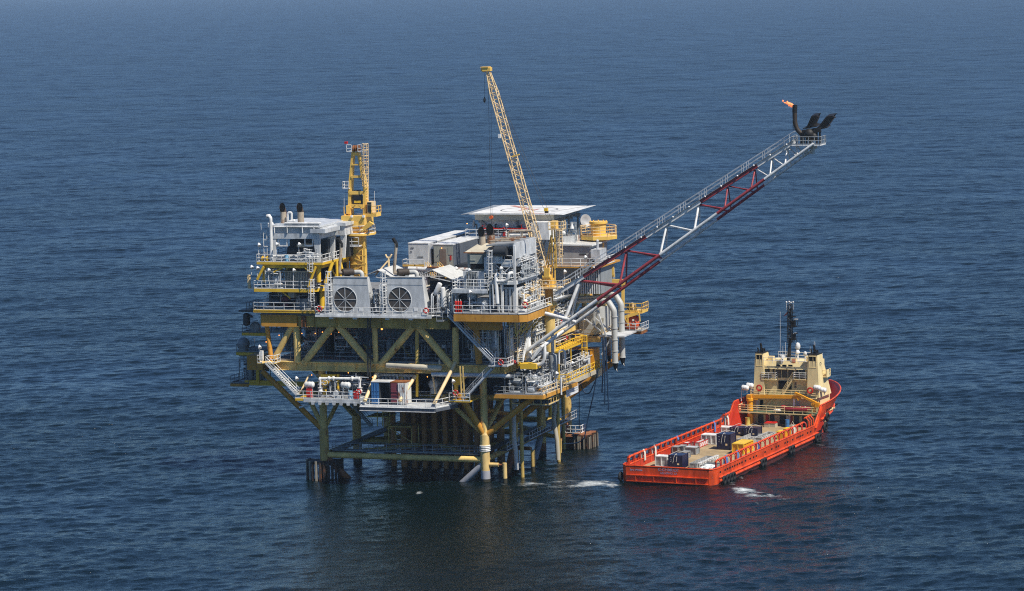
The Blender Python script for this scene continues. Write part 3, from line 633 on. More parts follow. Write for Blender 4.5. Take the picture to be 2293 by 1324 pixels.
def stack(x,yb,yt,v,r,parent,lean=(-.8,-1.0),base=None):
    p=PV(x,yb,v); q=PV(x,yt,v); zt=q[2]
    n=V((-.02,-1,0)); tt=V((-n.y,n.x,0)); up=V((0,0,1)); K=20; mid=V((p[0],v,zt-1.25*r)); e=mid+n*.75*r+up*1.05*r
    o=MB().tube((p[0],v,p[2]),mid-up*.35*r,r,K,cap=False).build('exhaust_stack','stack',parent)
    rows=[]
    for q in range(6):
        f=q/5; g=f*f*(3-2*f); c=(mid-up*.4*r).lerp(e,f); row=[]
        for k in range(K):
            an=2*pi*k/K; h=n*cos(an)*r*1.02; w_=up*(-cos(an))*r*1.5
            row.append(c+tt*sin(an)*r*1.02+h*(1-g)+w_*g)
        rows.append(row)
    cw=MB(); cw.add([x for row in rows for x in row],[(q*K+k,q*K+(k+1)%K,(q+1)*K+(k+1)%K,(q+1)*K+k) for q in range(5) for k in range(K)]); cw.build('sooty_cowl','cowl',o)
    mo=MB(); mo.add([x-n*.04 for x in rows[-1]],[tuple(range(K))]); mo.build('opening','hole',o,False)
    return o
stack(635.5,503,463,1.5,.47,GH); stack(674,501,463,1.5,.49,GH)
b=MB(); b.path([PV(608,585,-2.6),PV(606,486,-2.6),PV(598,485,-2.4)],.26,10,bend=.8); b.vessel(PV(596,485,-2.4),PV(606,484,-2.4),.3); b.path([PV(605,505,-1),PV(606,487,-1)],.24,8); b.vessel(PV(600,503,-1),PV(612,501,-1),.28); b.build('vent_pipe','white',GH)
b=MB(); b.path([PV(644,503,1),PV(645,476,1),PV(653,476,1),PV(653,498,1)],.18,8,bend=.5); b.vessel(PV(645,497,.6),PV(661,494,.6),.22); b.build('bent_breather_pipe','white',GH)
# second shelter bay behind
hl2,hr2=PV(736,520,4)[0],PV(772,520,4)[0]
b=MB(); b.box(hl2,hr2,4,12,PV(750,527,4)[2],PV(750,500,4)[2]); b.build('rear_plenum','grey',GH)
b=MB(); b.box(hl2-.1,hr2+.25,3.8,12.2,PV(750,506,4)[2],PV(750,499,4)[2]); b.build('rear_roof','galv',GH)
b=MB()
for x in (hl2+.4,hr2-.5): b.hexa([(x-.15,4.2,zA),(x+.25,4.2,zA),(x+.25,4.6,zA),(x-.15,4.6,zA),(x-.4,4.2,PV(750,526,4)[2]),(x+.6,4.2,PV(750,526,4)[2]),(x+.6,4.6,PV(750,526,4)[2]),(x-.4,4.6,PV(750,526,4)[2])])
b.build('rear_leg','white',GH)
b=MB(); b.box(hl2+.3,hr2-.2,6,11,zA,zA+3); b.build('rear_engine','dark',GH)
# scaffold cage left of the house
b=MB(); x0,x1=PV(582,520,-1.5)[0],PV(597,520,-1.5)[0]; 
for x in (x0,x1,(x0+x1)/2): b.tube((x,-1.5,zA),(x,-1.5,PV(590,517,-1.5)[2]),.055,6)
for i in range(4): zz=zA+1.2+i*1.0; b.tube((x0,-1.5,zz),(x1,-1.5,zz),.05,6)
b.box(x0+.2,x1+.2,-1.6,-1.4,PV(590,553,-1.5)[2],PV(590,551,-1.5)[2]); b.tube(PV(585,517,-1.5),PV(584,500,-1.5),.04,5); b.build('antenna_frame','white',GH)
# ------- clutter: process skids
def skid(name,label,cat,x0,x1,y0,y1,z0,h,seed,mats=('grey','white','galv','dark'),nv=3,npipe=14,group=None,vm='grey',frame=True):
    npipe=int(npipe*1.7)
    rd=random.Random(seed); t=T(name,label,cat,((x0+x1)/2,(y0+y1)/2,z0),group)
    b=MB(); b.box(x0,x1,y0,y1,z0,z0+.18)
    if frame:
        for x in (x0+.1,x1-.1):
            for y in (y0+.1,y1-.1): b.bar((x,y,z0+.18),(x,y,z0+h*.9),.11)
        b.bar((x0+.1,y0+.1,z0+h*.9),(x1-.1,y0+.1,z0+h*.9),.11); b.bar((x1-.1,y0+.1,z0+h*.9),(x1-.1,y1-.1,z0+h*.9),.11); b.bar((x0+.1,y1-.1,z0+h*.9),(x1-.1,y1-.1,z0+h*.9),.11)
    b.build('skid_frame',mats[0],t)
    for i in range(nv):
        r=rd.uniform(.22,.5)*min(1,h/3)+.08; x=rd.uniform(x0+r,max(x0+r+.01,x1-r)); y=rd.uniform(y0+r,max(y0+r+.01,y1-r))
        if rd.random()<.55: MB().vessel((x,y,z0+.2),(x,y,z0+h*rd.uniform(.5,.95)),r).build('vessel',rd.choice((vm,mats[1],mats[2])),t)
        else:
            L=rd.uniform(1.0,2.2); zz=z0+rd.uniform(.5,h*.75); MB().vessel((max(x0,x-L/2),y,zz),(min(x1,x+L/2),y,zz),r*.8).build('vessel',rd.choice((vm,mats[1])),t)
    for m in mats[1:]:
        b=MB()
        for i in range(max(2,npipe//(len(mats)-1))):
            p=V((rd.uniform(x0,x1),rd.uniform(y0,y1),z0+rd.uniform(.2,h))); pts=[p]; r=rd.choice((.04,.05,.06,.08,.1,.14))
            for k in range(rd.randint(2,4)):
                ax=rd.choice((0,0,1,2,2)); q=pts[-1].copy(); lo,hi=((x0,x1),(y0,y1),(z0+.2,z0+h))[ax]; q[ax]=rd.uniform(lo,hi)
                if (q-pts[-1]).length>.35: pts.append(q)
            if len(pts)>1: b.path(pts,r,6,bend=r*2)
            if rd.random()<.7:
                c=pts[-1]; b.lathe(c,(0,0,1),[(r*2.1,-.06),(r*2.1,.06)],8); b.tube(c,c+V((0,0,.5)),.04,5); b.torus(c+V((0,0,.5)),(0,0,1),.16,.03,8,4)
        if b.v: b.build('pipework',m,t)
    b=MB()
    for i in range(3): 
        x=rd.uniform(x0,x1-.5); y=rd.uniform(y0,y1-.3); zz=z0+rd.uniform(.2,h*.7); b.box(x,x+rd.uniform(.3,.7),y,y+.3,zz,zz+rd.uniform(.4,.9))
    b.build('control_box',rd.choice(mats),t)
    return t
skid('pipe_manifold','dense grey pipe manifold beside the left rail of the tower middle deck','manifold',PV(598,640,-2)[0],PV(634,640,-2)[0],-2.85,-.6,zB,2.9,3,('galv','white','grey','mid'),3,26)
b=MB(); t=T('cooling_radiator','dark ribbed radiator box on the tower middle deck','radiator',(-29,-.5,zB))
x0,x1=PV(639,640,-1.2)[0],PV(690,640,-1.2)[0]; zt=PV(660,607,-1.2)[2]; b.box(x0,x1,-1.2,4,zB,zt); b.build('case','mid',t)
b=MB(); 
for i in range(14): x=x0+.15+i*(x1-x0-.3)/13; b.box(x-.05,x+.05,-1.34,-1.2,zB+.2,zt-.25)
b.box(x0-.05,x1+.05,-1.36,-1.2,zt-.2,zt+.02); b.build('fin','tan',t)
b=MB(); b.box(-35,-24.5,8,8.3,zB,zA-.8); b.box(-34.8,-26.5,6,6.3,26,zB-.3); b.build('screen_wall','dark',TW)
b=MB(); x0,x1=PV(628,690,-.5)[0],PV(645,690,-.5)[0]; b.box(x0,x1,-.5,3,26.02,PV(636,665,-.5)[2]); solo(b,'equipment_cabinet','maroon','maroon equipment cabinet on the main deck below the generator tower','cabinet')
b=MB(); x0,x1=PV(662,690,-1)[0],PV(690,690,-1)[0]; b.box(x0,x1,-1,2.5,26.02,PV(676,669,-1)[2]); b.box(x0+.1,x1-.1,-1.08,-1,26.3,PV(676,672,-1)[2]); solo(b,'equipment_cabinet','mid','dark grey cabinet beside the maroon one below the generator tower','cabinet')
b=MB(); x0,x1=PV(645,660,-2)[0],PV(658,660,-2)[0]; z0,z1=PV(650,667,-2)[2],PV(650,655,-2)[2]; b.box(x0,x1,-2,1.2,z0,z1); b.hexa([(x0,-2.1,z1),(x1+.2,-2.1,z1),(x1+.9,1.3,z1+.05),(x0+.6,1.3,z1+.05),(x0,-2.1,z1+.06),(x1+.2,-2.1,z1+.06),(x1+.9,1.3,z1+.65),(x0+.6,1.3,z1+.65)]); solo(b,'air_handler','olivegrey','grey green air handler hung under the tower middle deck','air handler')
for i,(x,lab) in enumerate(((607,'leftmost'),(616,'second'),(624,'third'))):
    MB_=MB().vessel(PV(x,690,1),PV(x,655+3*i,1),.38); solo(MB_,'upright_tank','dark',f'dark upright tank in the shade below the generator tower, {lab} of three from the left','tank',group='dark tanks below the generator tower')
# ================================================================ fan coolers
def cooler(xl_,xr_,label):
    v=-4.15; zb=25.75; t=T('fan_cooler',label,'fan cooler',((PV(xl_,660,v)[0]+PV(xr_,660,v)[0])/2,-2,zb),group='big radial fan coolers on the front edge')
    x0,x1=PV(xl_+4,660,v)[0],PV(xr_,660,v)[0]; zt=PV((xl_+xr_)/2,621,v)[2]
    fx=PV(xl_+31,672,v)[0]; fz=PV(xl_+31,671,v)[2]; r=1.84
    # front plate with a round hole
    b=MB(); N=32; outer=[(x0,zb),(x1+.25,zb),(x1,zt),(x0+.1,zt)]
    ring=[(fx+r*cos(2*pi*k/N),fz+r*sin(2*pi*k/N)) for k in range(N)]
    BL,BR,TL_,TR_=(x0-.42,zb),(x1+.55,zb),(x0+.05,zt),(x1+.08,zt); quad=[BL,BR,TR_,TL_]
    def edge(k):
        dx,dz=cos(2*pi*k/N),sin(2*pi*k/N); best=9e9
        for (ax,az),(bx,bz) in zip(quad,quad[1:]+quad[:1]):
            ex,ez=bx-ax,bz-az; den=dx*ez-dz*ex
            if abs(den)<1e-9: continue
            q=((ax-fx)*ez-(az-fz)*ex)/den; s_=((ax-fx)*dz-(az-fz)*dx)/den
            if q>0 and -1e-6<=s_<=1+1e-6: best=min(best,q)
        return (fx+dx*best,fz+dz*best)
    ed=[edge(k) for k in range(N)]
    vs=[];fs=[]
    for k in range(N): vs+=[(ring[k][0],v,ring[k][1]),(ed[k][0],v,ed[k][1])]
    for k in range(N): j=(k+1)%N; fs.append((2*k,2*k+1,2*j+1,2*j))
    b.add(vs,fs)
    for c in quad:
        ks=sorted(range(N),key=lambda k:(ed[k][0]-c[0])**2+(ed[k][1]-c[1])**2)[:2]; b.add([(c[0],v,c[1]),(ed[ks[0]][0],v,ed[ks[0]][1]),(ed[ks[1]][0],v,ed[ks[1]][1])],[(0,1,2)])
    # plenum: deep at the foot, shallow at the top, with splayed cheeks
    f=[(BL[0],v+.003,zb),(BR[0],v+.003,zb),(TR_[0],v+.003,zt),(TL_[0],v+.003,zt)]; bk=[(BL[0]+.3,-1.3,zb),(BR[0]-.1,-1.3,zb),(TR_[0]-.05,-3.2,zt),(TL_[0]+.1,-3.2,zt)]
    b.add(f+bk,[(0,4,7,3),(1,2,6,5),(3,7,6,2),(4,5,6,7)])
    b.build('housing','grey',t)
    s=MB(); zs=PV(xl_+31,638,v)[2]; s.box(x0,x1+.1,v-.02,v-.005,zs-.03,zs+.03); s.box(x0,x1+.15,v-.05,v-.02,zt-.1,zt+.05); s.build('seam_and_shadow_strip','mid',t)  # lower strip is the plate seam, top strip paints the shadow under the edge
    FRG=MB().torus((fx,v-.02,fz),(0,1,0),r+.02,.06,32,8).build('fan_ring','grey',t)
    MB().lathe((fx,v,fz),(0,1,0),[(r,0),(r,1.0),(.05,1.02)],32).build('fan_shroud','fandark',t)
    g=MB(); 
    for k in range(4): a=pi*k/4+.0; g.bar((fx-r*cos(a),v-.03,fz-r*sin(a)),(fx+r*cos(a),v-.03,fz+r*sin(a)),.085,.06)
    g.build('guard_spoke','galv',FRG)
    f=MB()
    for k in range(8):
        a=2*pi*k/8+.2; u=V((cos(a),0,sin(a))); w=V((-sin(a),0,cos(a)))
        c=V((fx,v+.3,fz)); p=[c+u*.3-w*.12,c+u*1.66-w*.55,c+u*1.66+w*.55+V((0,.35,0)),c+u*.3+w*.12+V((0,.15,0))]
        f.prism(p,(0,.05,0))
    f.lathe((fx,v+.3,fz),(0,1,0),[(.32,0),(.32,.5)],12); f.build('fan_blade','brownbox',t)
    l=MB(); l.ladder((x0-.45,v-.1,zb),(x0-.45,v-.1,zt+.9),.5,(1,0,0),(0,-1,0),.045); l.box(x0-1.6,x0-.85,-3.6,-2.4,zb,zt-1.3); l.build('side_ladder','white',t)
    d=MB(); p=PV(xr_-14,695,v); d.box(p[0]-.3,p[0]+.3,v-.06,v-.01,p[2]-.1,p[2]+.35); d.build('notice_plate','signwhite',t)
    # engine package behind with its gabled canopy
    e=T('compressor_package',label.replace('fan cooler','engine package under a white gabled canopy').replace('with a round fan','behind the fan'),'compressor',((x0+x1)/2+1,2,26),group='engine packages behind the fan coolers')
    rz0=zt+.2; 
    k=MB(); xr2=x1+.2
    for (ax,az),(bx,bz) in (((xr2-1.6,zt-.05),(xr2+.3,zt+.75)),((xr2+.3,zt+.75),(xr2+4.3,zt-1.05))):
        k.hexa([(ax,-1.0,az),(bx,-1.0,bz),(bx,6.6,bz),(ax,6.6,az),(ax,-1.0,az+.07),(bx,-1.0,bz+.07),(bx,6.6,bz+.07),(ax,6.6,az+.07)])
    k.build('canopy_roof','canopy',e)
    k=MB()
    for y in (-.9,2.2,5.4):
        for x in (xr2+3.9,): k.bar((x,y,26),(x,y,zt-1.0),.14)
        k.bar((xr2,y,zt-.3),(xr2+4,y,zt-1.1),.12)
    k.build('canopy_frame','white',e)
    k=MB(); k.box(x0+.8,x1+1.6,.2,4.6,26,28.6); k.vessel((x1+1.4,.5,29),(x1+1.4,4.6,29),.5); k.build('engine_block','dark',e)
    k=MB(); k.path([(x1+1.2,-.6,26.2),(x1+1.3,-.6,29),(x1+2.2,-.6,29.6),(x1+2.2,2,29.6)],.16,8,bend=.4); k.path([(x1+2.4,-.8,26),(x1+2.4,-.8,28.4),(x1+2.6,1.0,28.9)],.13,8,bend=.3); k.build('pipework','white',e)
    return t,x0,x1,zt
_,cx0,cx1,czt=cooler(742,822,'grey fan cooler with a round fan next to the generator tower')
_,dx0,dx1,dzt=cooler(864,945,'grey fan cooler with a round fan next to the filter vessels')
# mufflers on top
def muffler(px,label):
    v=.2; t=T('exhaust_muffler',label,'muffler',PV(px+12,613,v)); a=PV(px-2,611,v); c=PV(px+25,610,v+1.2)
    b=MB(); b.lathe(a,V(c)-V(a),[(.3,0),(.62,.15),(.62,1.55),(.5,1.9)],16); b.build('drum','soot',t)
    b=MB(); x=PV(px,608,v); top=PV(px-2.5,546,v); b.path([(a[0]+.2,v,a[2]),(a[0]-.35,v,a[2]-.1),(x[0]-.5,v,a[2]+.6),(top[0],v,top[2]),(top[0]-.4,v-.25,top[2]+.8)],.24,12,bend=.5,cap=False); b.build('tail_pipe','stack',t)
    b=MB(); b.path([(top[0]+.02,v,top[2]-.5),(top[0],v,top[2]),(top[0]-.42,v-.26,top[2]+.85)],.255,12); b.build('sooty_tip','black',t)
    b=MB(); e=PV(px+44,618,v+1.5); b.path([c,(e[0],v+1.4,c[2]+.05),(e[0]+.05,v+1.4,c[2]-1.2)],.36,12,bend=.5); b.build('inlet_elbow','duct',t)
    b=MB(); b.box(a[0]+.3,a[0]+.5,v-.5,v+.6,a[2]-1.1,a[2]-.4); b.box(a[0]+1.4,a[0]+1.6,v-.2,v+.9,a[2]-1.1,a[2]-.4); b.build('support','mid',t)
muffler(767,'sooty exhaust muffler with a tall bent tail pipe by the yellow crane base'); muffler(890,'sooty exhaust muffler with a tall bent tail pipe in front of the white pipe rack')
# yellow Y-headed boom rest
t=T('boom_rest','slim yellow crane boom rest post with a forked head','boom rest',PV(871,615,4)); b=MB(); b.tube(PV(871,617,4),PV(870,578,4),.16,8); b.path([PV(863,570,4),PV(867,577,4),PV(873,577,4),PV(877,570,4)],.14,8); b.build('post','sand',t)
b=MB(); b.tube(PV(869,584,4),PV(840,617,3),.12,8); b.build('back_stay','sand',t)
t=T('filter_skid','tall pale filter vessels and pipework on the fan porch by the filter vessels','filter skid',PV(990,705,-3)[:2]+(25.9,)); z0=25.9
b=MB(); p=PV(993,690,-3.2); b.vessel((p[0],-3.2,z0+.9),(p[0],-3.2,z0+4.0),.36); p=PV(975,690,-3); b.vessel((p[0],-3,z0+2.8),(p[0]+.9,-3,z0+4.6),.38); b.build('vessel','white',t)
b=MB(); 
for x in (966,970,980,985): p=PV(x,700,-3.3); b.path([p,PV(x,660+x%7,-3.3),PV(x+8,655+x%7,-2.4)],.09,6,bend=.2)
b.build('pipework','galv',t)
b=MB(); p=PV(978,705,-4.6); q=PV(992,705,-4.6); b.box(p[0],q[0],-4.8,-2.5,z0-1.0,z0-.85); b.rail([(p[0],-4.8,z0-.85),(q[0],-4.8,z0-.85)],1.2,.9,.045); b.build('step_landing','mid',t)
# ================================================================ right-hand turbine module (white three storey frame)
ZM=26.3
TM=T('turbine_module','white three storey open steel turbine module above the ochre edged front porch','turbine module',(4,1,ZM))
xa=PV(1098,690,-4)[0]; xb=PV(1155,690,-4)[0]; ya,yb=-4.0,5.4; zmid=31.0; ztop=36.35
b=MB()
for x,y in ((xb,ya),(xb,yb),(xb,.8),(xa,ya),(xa,yb),((xa+xb)/2,ya)): b.bar((x,y,ZM),(x,y,ztop-.1 if x==xb else zmid+4),.30 if x==xb else .22)
b.build('post','white',TM)
b=MB(); b.box(xa-.8,xb+.1,ya-.1,yb,zmid-.25,zmid-.12); b.build('middle_floor','deckgrey',TM)
b=MB(); b.bar((xa-.8,ya-.12,zmid-.3),(xb,ya-.12,zmid-.3),.15,.45); b.bar((xb+.12,ya-.1,zmid-.3),(xb+.12,yb,zmid-.3),.15,.5); b.build('floor_beam','white',TM)
b=MB().rail([(xa-.8,ya-.1,zmid-.1),(xb+.1,ya-.1,zmid-.1),(xb+.12,yb,zmid-.1)],1.15,1.3,.05); b.build('railing','white',TM)
b=MB(); zw=PV(1153,545,ya)[2]; b.box(xb-.12,xb+.12,ya,yb,zw-2.3,zw); b.build('side_fascia','galv',TM)
b=MB(); b.hexa([(xa-.4,ya,zw-.5),(xb-.1,ya,zw-.1),(xb-.1,yb,zw-.1),(xa-.4,yb,zw-.5),(xa-.4,ya,zw-.3),(xb-.1,ya,zw+.06),(xb-.1,yb,zw+.06),(xa-.4,yb,zw-.3)]); b.build('roof','shelter',TM)
b=MB()
for i in range(3): b.tube((xa-.3,ya+1.0+i*2.6,zw+.2),(xb-.3,ya+1.0+i*2.6,zw+.3),.12,6)
b.path([PV(1138,531,0),PV(1138,519,0),PV(1195,517,0),PV(1195,530,0)],.17,8,bend=.4); b.path([PV(1169,530,0),PV(1169,518,0)],.14,8); b.build('rusty_roof_pipe','stack',TM)
b=MB(); b.lathe((xb-1.1,ya-.1,zw-1.2),(-1,0,0),[(.75,0),(.75,1.9)],18); b.build('intake_drum','dark',TM)
b=MB(); b.box(xa-.2,xb-2.2,ya+.1,ya+.6,zmid+2.5,zmid+3.7); b.box(xb-2.1,xb-.4,ya+.05,ya+.5,zmid+2.0,zmid+3.1); b.build('intake_housing','galv',TM)
b=MB().rail([(xa+.2,ya-.2,zmid+2.6),(xb-.3,ya-.2,zmid+2.6)],1.1,1.3,.045); b.build('railing','white',TM)
b=MB(); b.tube((xa+1,ya-.05,zmid+.1),(xb-.3,ya-.05,zmid+2.4),.07,6); b.tube((xa+1,ya-.05,zmid+2.4),(xb-.3,ya-.05,zmid+.1),.07,6); b.build('cross_brace','galv',TM)
b=MB(); b.box(xa+.5,xb-.5,ya+1.2,yb-1,ZM+.05,zmid-.4); b.box(xa+.5,xb-.6,ya+1.5,yb-.8,zmid,zw-1.2); b.build('machinery','dark',TM)
b=MB(); 
for i in range(5): b.box(xb-3.1+i*.6,xb-2.72+i*.6,ya+.7,ya+1.15,ZM+.1,ZM+3.4)
b.box(xb-3.3,xb-.5,ya+.75,ya+1.1,ZM+3.4,ZM+3.7); b.build('ribbed_panel','grey',TM)
b=MB(); b.box(xb-.15,xb-.02,ya+.6,ya+3.6,ZM+.05,ZM+3.6); b.build('side_panel','white',TM)
b=MB(); b.box(xb-.02,xb+.05,ya+1.2,ya+2.2,ZM+.6,ZM+1.9); b.build('louvre','dark',TM)
b=MB()
for k in range(4):
    y=ya+4.5+k*1.2; b.tube((xb+.05,y,ZM),(xb+.05,y,zmid-.3),.13,8)
for y in (ya+2.2,ya+5): b.path([(xb+.25,y,zmid-.5),(xb+.25,y,zmid+3.2),(xb-.6,y,zmid+3.4)],.08,6)
b.box(xb-.3,xb+.15,ya+1.4,ya+2.6,zmid+2.0,zmid+3.1); b.box(xb-.3,xb+.15,ya+5.2,ya+6.4,zmid+2.2,zmid+3.2); b.build('side_duct','galv',TM)
b=MB(); b.path([PV(1114,680,-4.6),PV(1110,618,-4.6),PV(1116,614,-4.4)],.28,10,bend=.5); b.path([PV(1113,630,-4.6),PV(1130,630,-4.5),PV(1138,625,-4.5),PV(1139,613,-4.5),PV(1147,611,-4)],.25,10,bend=.4); b.build('vent_pipe','white',TM)
b=MB(); b.ladder(PV(1098,640,-4.3),PV(1099,560,-4.3),.55,(1,0,0),(0,-1,0),.05); b.build('caged_ladder','white',TM)
# ------- pyramid-roofed house and its two stacks
PH=T('exhaust_house','tan grey exhaust house with a hipped rusty roof and two black mouthed stacks','exhaust house',(0,-1,ZM))
v=-2.6; x0,x1=PV(1047,590,v)[0],PV(1103,590,v)[0]; zb,ze,zr=PV(1075,612,v)[2],PV(1075,565,v)[2],PV(1075,548,v)[2]
b=MB(); b.box(x0,x1,v,v+3.6,zb-3.2,ze); b.build('wall','olivegrey',PH)
b=MB(); xm=(x0+x1)/2-.1; b.add([(x0-.35,v-.3,ze),(x1+.3,v-.3,ze),(x1+.3,v+4,ze),(x0-.35,v+4,ze),(xm-.6,v+1.2,zr),(xm+.6,v+1.2,zr),(xm+.6,v+2.6,zr),(xm-.6,v+2.6,zr)],[(0,1,5,4),(1,2,6,5),(2,3,7,6),(3,0,4,7),(4,5,6,7),(3,2,1,0)]); b.build('roof','tan',PH)
b=MB(); b.box(x0-.45,x1+.4,v-.4,v+4.1,ze-.14,ze+.02); b.build('rusty_eave','pilerust',PH)
b=MB(); c0,c1=PV(1055,590,v)[0],PV(1083,590,v)[0]; b.box(c0,c1,v-.5,v,PV(1070,590,v)[2],PV(1070,571,v)[2]); b.box(c0+.1,c0+.9,v-.06-.5,v-.5,PV(1070,583,v)[2],PV(1070,581,v)[2]); b.build('duct_box','olivegrey',PH)
b=MB(); b.box(c0+.05,c1+.1,v-.45,v-.02,PV(1070,602,v)[2],PV(1070,591,v)[2]); b.build('opening','hole',PH)
stack(1080,549,517,v+1.4,.5,PH); stack(1100,557,512,v+2.8,.58,PH)
b=MB(); b.box(x1-1.2,x1+.5,v-.4,v+.2,zb-.2,zb+2.4); b.build('side_box','grey',PH)
# transformer balcony
BT=T('transformer_balcony','small white railed balcony carrying a ribbed transformer','balcony',(0,-4,29.6))
x0,x1=PV(1013,648,-5)[0],PV(1092,648,-5)[0]; zz=29.75
b=MB(); b.box(x0,x1,-5,-.5,zz-.12,zz); b.build('plate','grey',BT); b=MB(); b.bar((x0,-5.05,zz-.3),(x1,-5.05,zz-.3),.15,.45); b.bar((x0+1,-4.6,zz-.6),(x0+1,-1,zz-.6),.2,.3); b.bar((x1-1,-4.6,zz-.6),(x1-1,-1,zz-.6),.2,.3)
b.bar((x0+1.5,-1,26.3),(x0+1.5,-1,zz-.2),.25); b.bar((x1-.8,-1,26.3),(x1-.8,-1,zz-.2),.25); b.build('beam','galv',BT)
b=MB().rail([(x0,-.5,zz),(x0,-5,zz),(x1,-5,zz),(x1,-.5,zz)],1.5,1.1,.05,mids=2); b.build('railing','white',BT)
t=T('transformer','grey transformer with dark ribbed cooling fins on the white balcony','transformer',(0,-3,zz)); a0,a1=PV(1038,640,-3.5)[0],PV(1085,640,-3.5)[0]; zt=PV(1060,608,-3.5)[2]
b=MB(); b.box(a0,a1,-3.5,-1.2,zz,zt); b.build('tank','grey',t); b=MB()
for i in range(7): b.box(a0+.6+i*.24,a0+.7+i*.24,-3.75,-3.5,zz+.3,zt-.15)
b.build('fin','mid',t); b=MB(); b.box(a0+.5,a0+2.2,-3.52,-3.505,zz+.25,zt-.1); b.build('radiator_recess','dark',t)
# lower level under the balcony: pump tank etc.
b=MB(); p=PV(1058,668,-2.5); b.vessel((p[0],-2.5,27.6),(p[0],-2.5,29.4),.75); solo(b,'hopper_tank','grey','pale grey hopper tank hanging below the transformer balcony','tank')
b=MB(); p=PV(1082,690,-4); b.box(p[0]-.9,p[0]+.8,-4,-2.6,ZM,PV(1082,668,-4)[2]); b.box(p[0]-.7,p[0]+.6,-4.04,-4,ZM+.3,ZM+1.1); solo(b,'switch_cabinet','mid','square grey switch cabinet behind the ochre edged front porch railing','cabinet')
b=MB(); b.tube(PV(1105,690,-4.9),PV(1103,637,-4.9),.11,8); solo(b,'vent_post','galv','plain grey vent post on the ochre edged front porch','post')
for i in range(3):
    b=MB(); p=PV(1021+5.5*i,690,-4.9); b.vessel((p[0],-4.9,ZM),(p[0],-4.9,ZM+1.75),.19,10)
    t=solo(b,'gas_cylinder','red',f'red gas cylinder racked at the end of the front porch, {("leftmost","middle","rightmost")[i]} of three','cylinder','red cylinders on the ochre edged front porch')
    k=MB(); k.tube((0,0,1.7),(0,0,2.0),.06,6); k.build('valve','white',t)
MB_=MB(); MB_.box(-9,-2.2,2.5,2.8,25.96,30.2); MB_.box(-4,-1,0.5,1.0,25.96,28.5); MB_.build('dark_backing','dark',PL)
skid('process_skid','tangle of pale pipes behind the filter vessels on the main deck','process skid',-7.0,-3.2,-2.2,1.8,25.97,3.2,11,('grey','white','galv','mid'),3,22)
# ================================================================ back of the main deck: module buildings and pipe rack
def module(name,label,x0,x1,v,d,yb_,yt,wall,roof):
    xm=(x0+x1)/2; zb=PV(xm,yb_,v)[2]; zt=PV(xm,yt,v)[2]; a,c=PV(x0,(yb_+yt)/2,v)[0],PV(x1,(yb_+yt)/2,v)[0]
    t=T(name,label,'module',((a+c)/2,v+d/2,zb)); b=MB(); b.box(a,c,v,v+d,zb,zt); b.build('wall',wall,t)
    b=MB(); b.box(a-.06,c+.06,v-.06,v+d+.06,zt+.003,zt+.14); b.build('roof',roof,t)
    return t,a,c,zb,zt
t,a,c,zb,zt=module('equipment_container','boxy grey control cabin with a white roof and small yellow trimmed balcony',915,959,15,21,597,546,'grey','white')
b=MB()
for x_,y_,w in ((.4,-.6,.5),(.3,-1.2,.3),(1.5,-2,.9),(1.6,-3.2,.9)): b.box(a+x_,a+x_+w,14.93,14.99,zt+y_-.1,zt+y_)
b.build('wall_slot','dark',t)
b=MB(); b.box(a-.3,c,13.2,15,zb-.02,zb+.08); b.rail([(a-.3,15,zb+.08),(a-.3,13.2,zb+.08),(c,13.2,zb+.08)],1.15,1.5,.05); b.build('balcony','galv',t)
b=MB(); b.bar((a-.3,13.1,zb+.35),(a+1.8,13.1,zb+.35),.06,.3); b.bar((c-1.6,13.1,zb+.35),(c,13.1,zb+.35),.06,.3); b.build('toe_board','gold',t)
b=MB(); b.bar((a,13.6,26),(a,13.6,zb),.16); b.bar((c,13.6,26),(c,13.6,zb),.16); b.bar((a,13.5,zb-1.8),(a+1.6,13.5,zb),.12); b.bar((c,13.5,zb-1.8),(c-1.6,13.5,zb),.12); b.build('support_frame','galv',t)
b=MB(); b.box(c+.1,c+.85,15.2,16,zb,zt-.05); b.build('white_door_panel','white',t); b=MB(); b.box(c+.45,c+.8,15.1,15.18,zb+.3,zt-.8); b.build('door_gap','hole',t)
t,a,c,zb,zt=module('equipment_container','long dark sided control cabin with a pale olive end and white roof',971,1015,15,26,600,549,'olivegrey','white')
b=MB(); b.box(c+.003,c+.05,15,40,zb,zt-.05); b.build('side_cladding','slate',t)  # slate is dark cladding with shade from the next building put into the colour
b=MB(); b.box(a+1.05,a+2.1,14.94,14.99,zb+.2,zt-.65); b.build('door','brownbox',t); b=MB(); b.box(a+.1,a+.9,14.95,14.99,zt-2.6,zt-.25); b.box(c-.8,c-.1,14.95,14.99,zt-1.5,zt-.25); b.build('panel','olivegrey',t)
b=MB(); b.box(c-.55,c-.3,14.93,14.99,zb+1.2,zb+1.9); b.build('red_box','red',t)
b=MB(); p=PV(955,585,14); 
for k in (0,2.0): b.stair((p[0]+k,13.9,zb),(p[0]+k+1.4,13.9,zb-1.4),.8,(0,1,0))
b.build('yellow_stair','gold',t)
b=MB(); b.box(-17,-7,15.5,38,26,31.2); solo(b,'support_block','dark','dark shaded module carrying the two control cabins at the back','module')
PR=T('pipe_rack','long white pipe on a ladder like rack across the back of the main deck','pipe rack',(-11,9,26))
b=MB(); b.tube(PV(915,602,9),PV(1048,605,9),.36,12); b.build('main_pipe','whiterust',PR)
b=MB(); a=PV(925,612,8.8);c=PV(1040,613,8.8)
for i in range(30): x=a[0]+(c[0]-a[0])*i/29; b.bar((x,8.8,a[2]-.4),(x+.25,8.8,a[2]+.4),.1)
b.bar((a[0],8.8,a[2]+.45),(c[0]+.4,8.8,a[2]+.45),.12); b.bar((a[0],8.8,a[2]-.45),(c[0]+.4,8.8,a[2]-.45),.12); b.build('rack_lattice','white',PR)
b=MB()
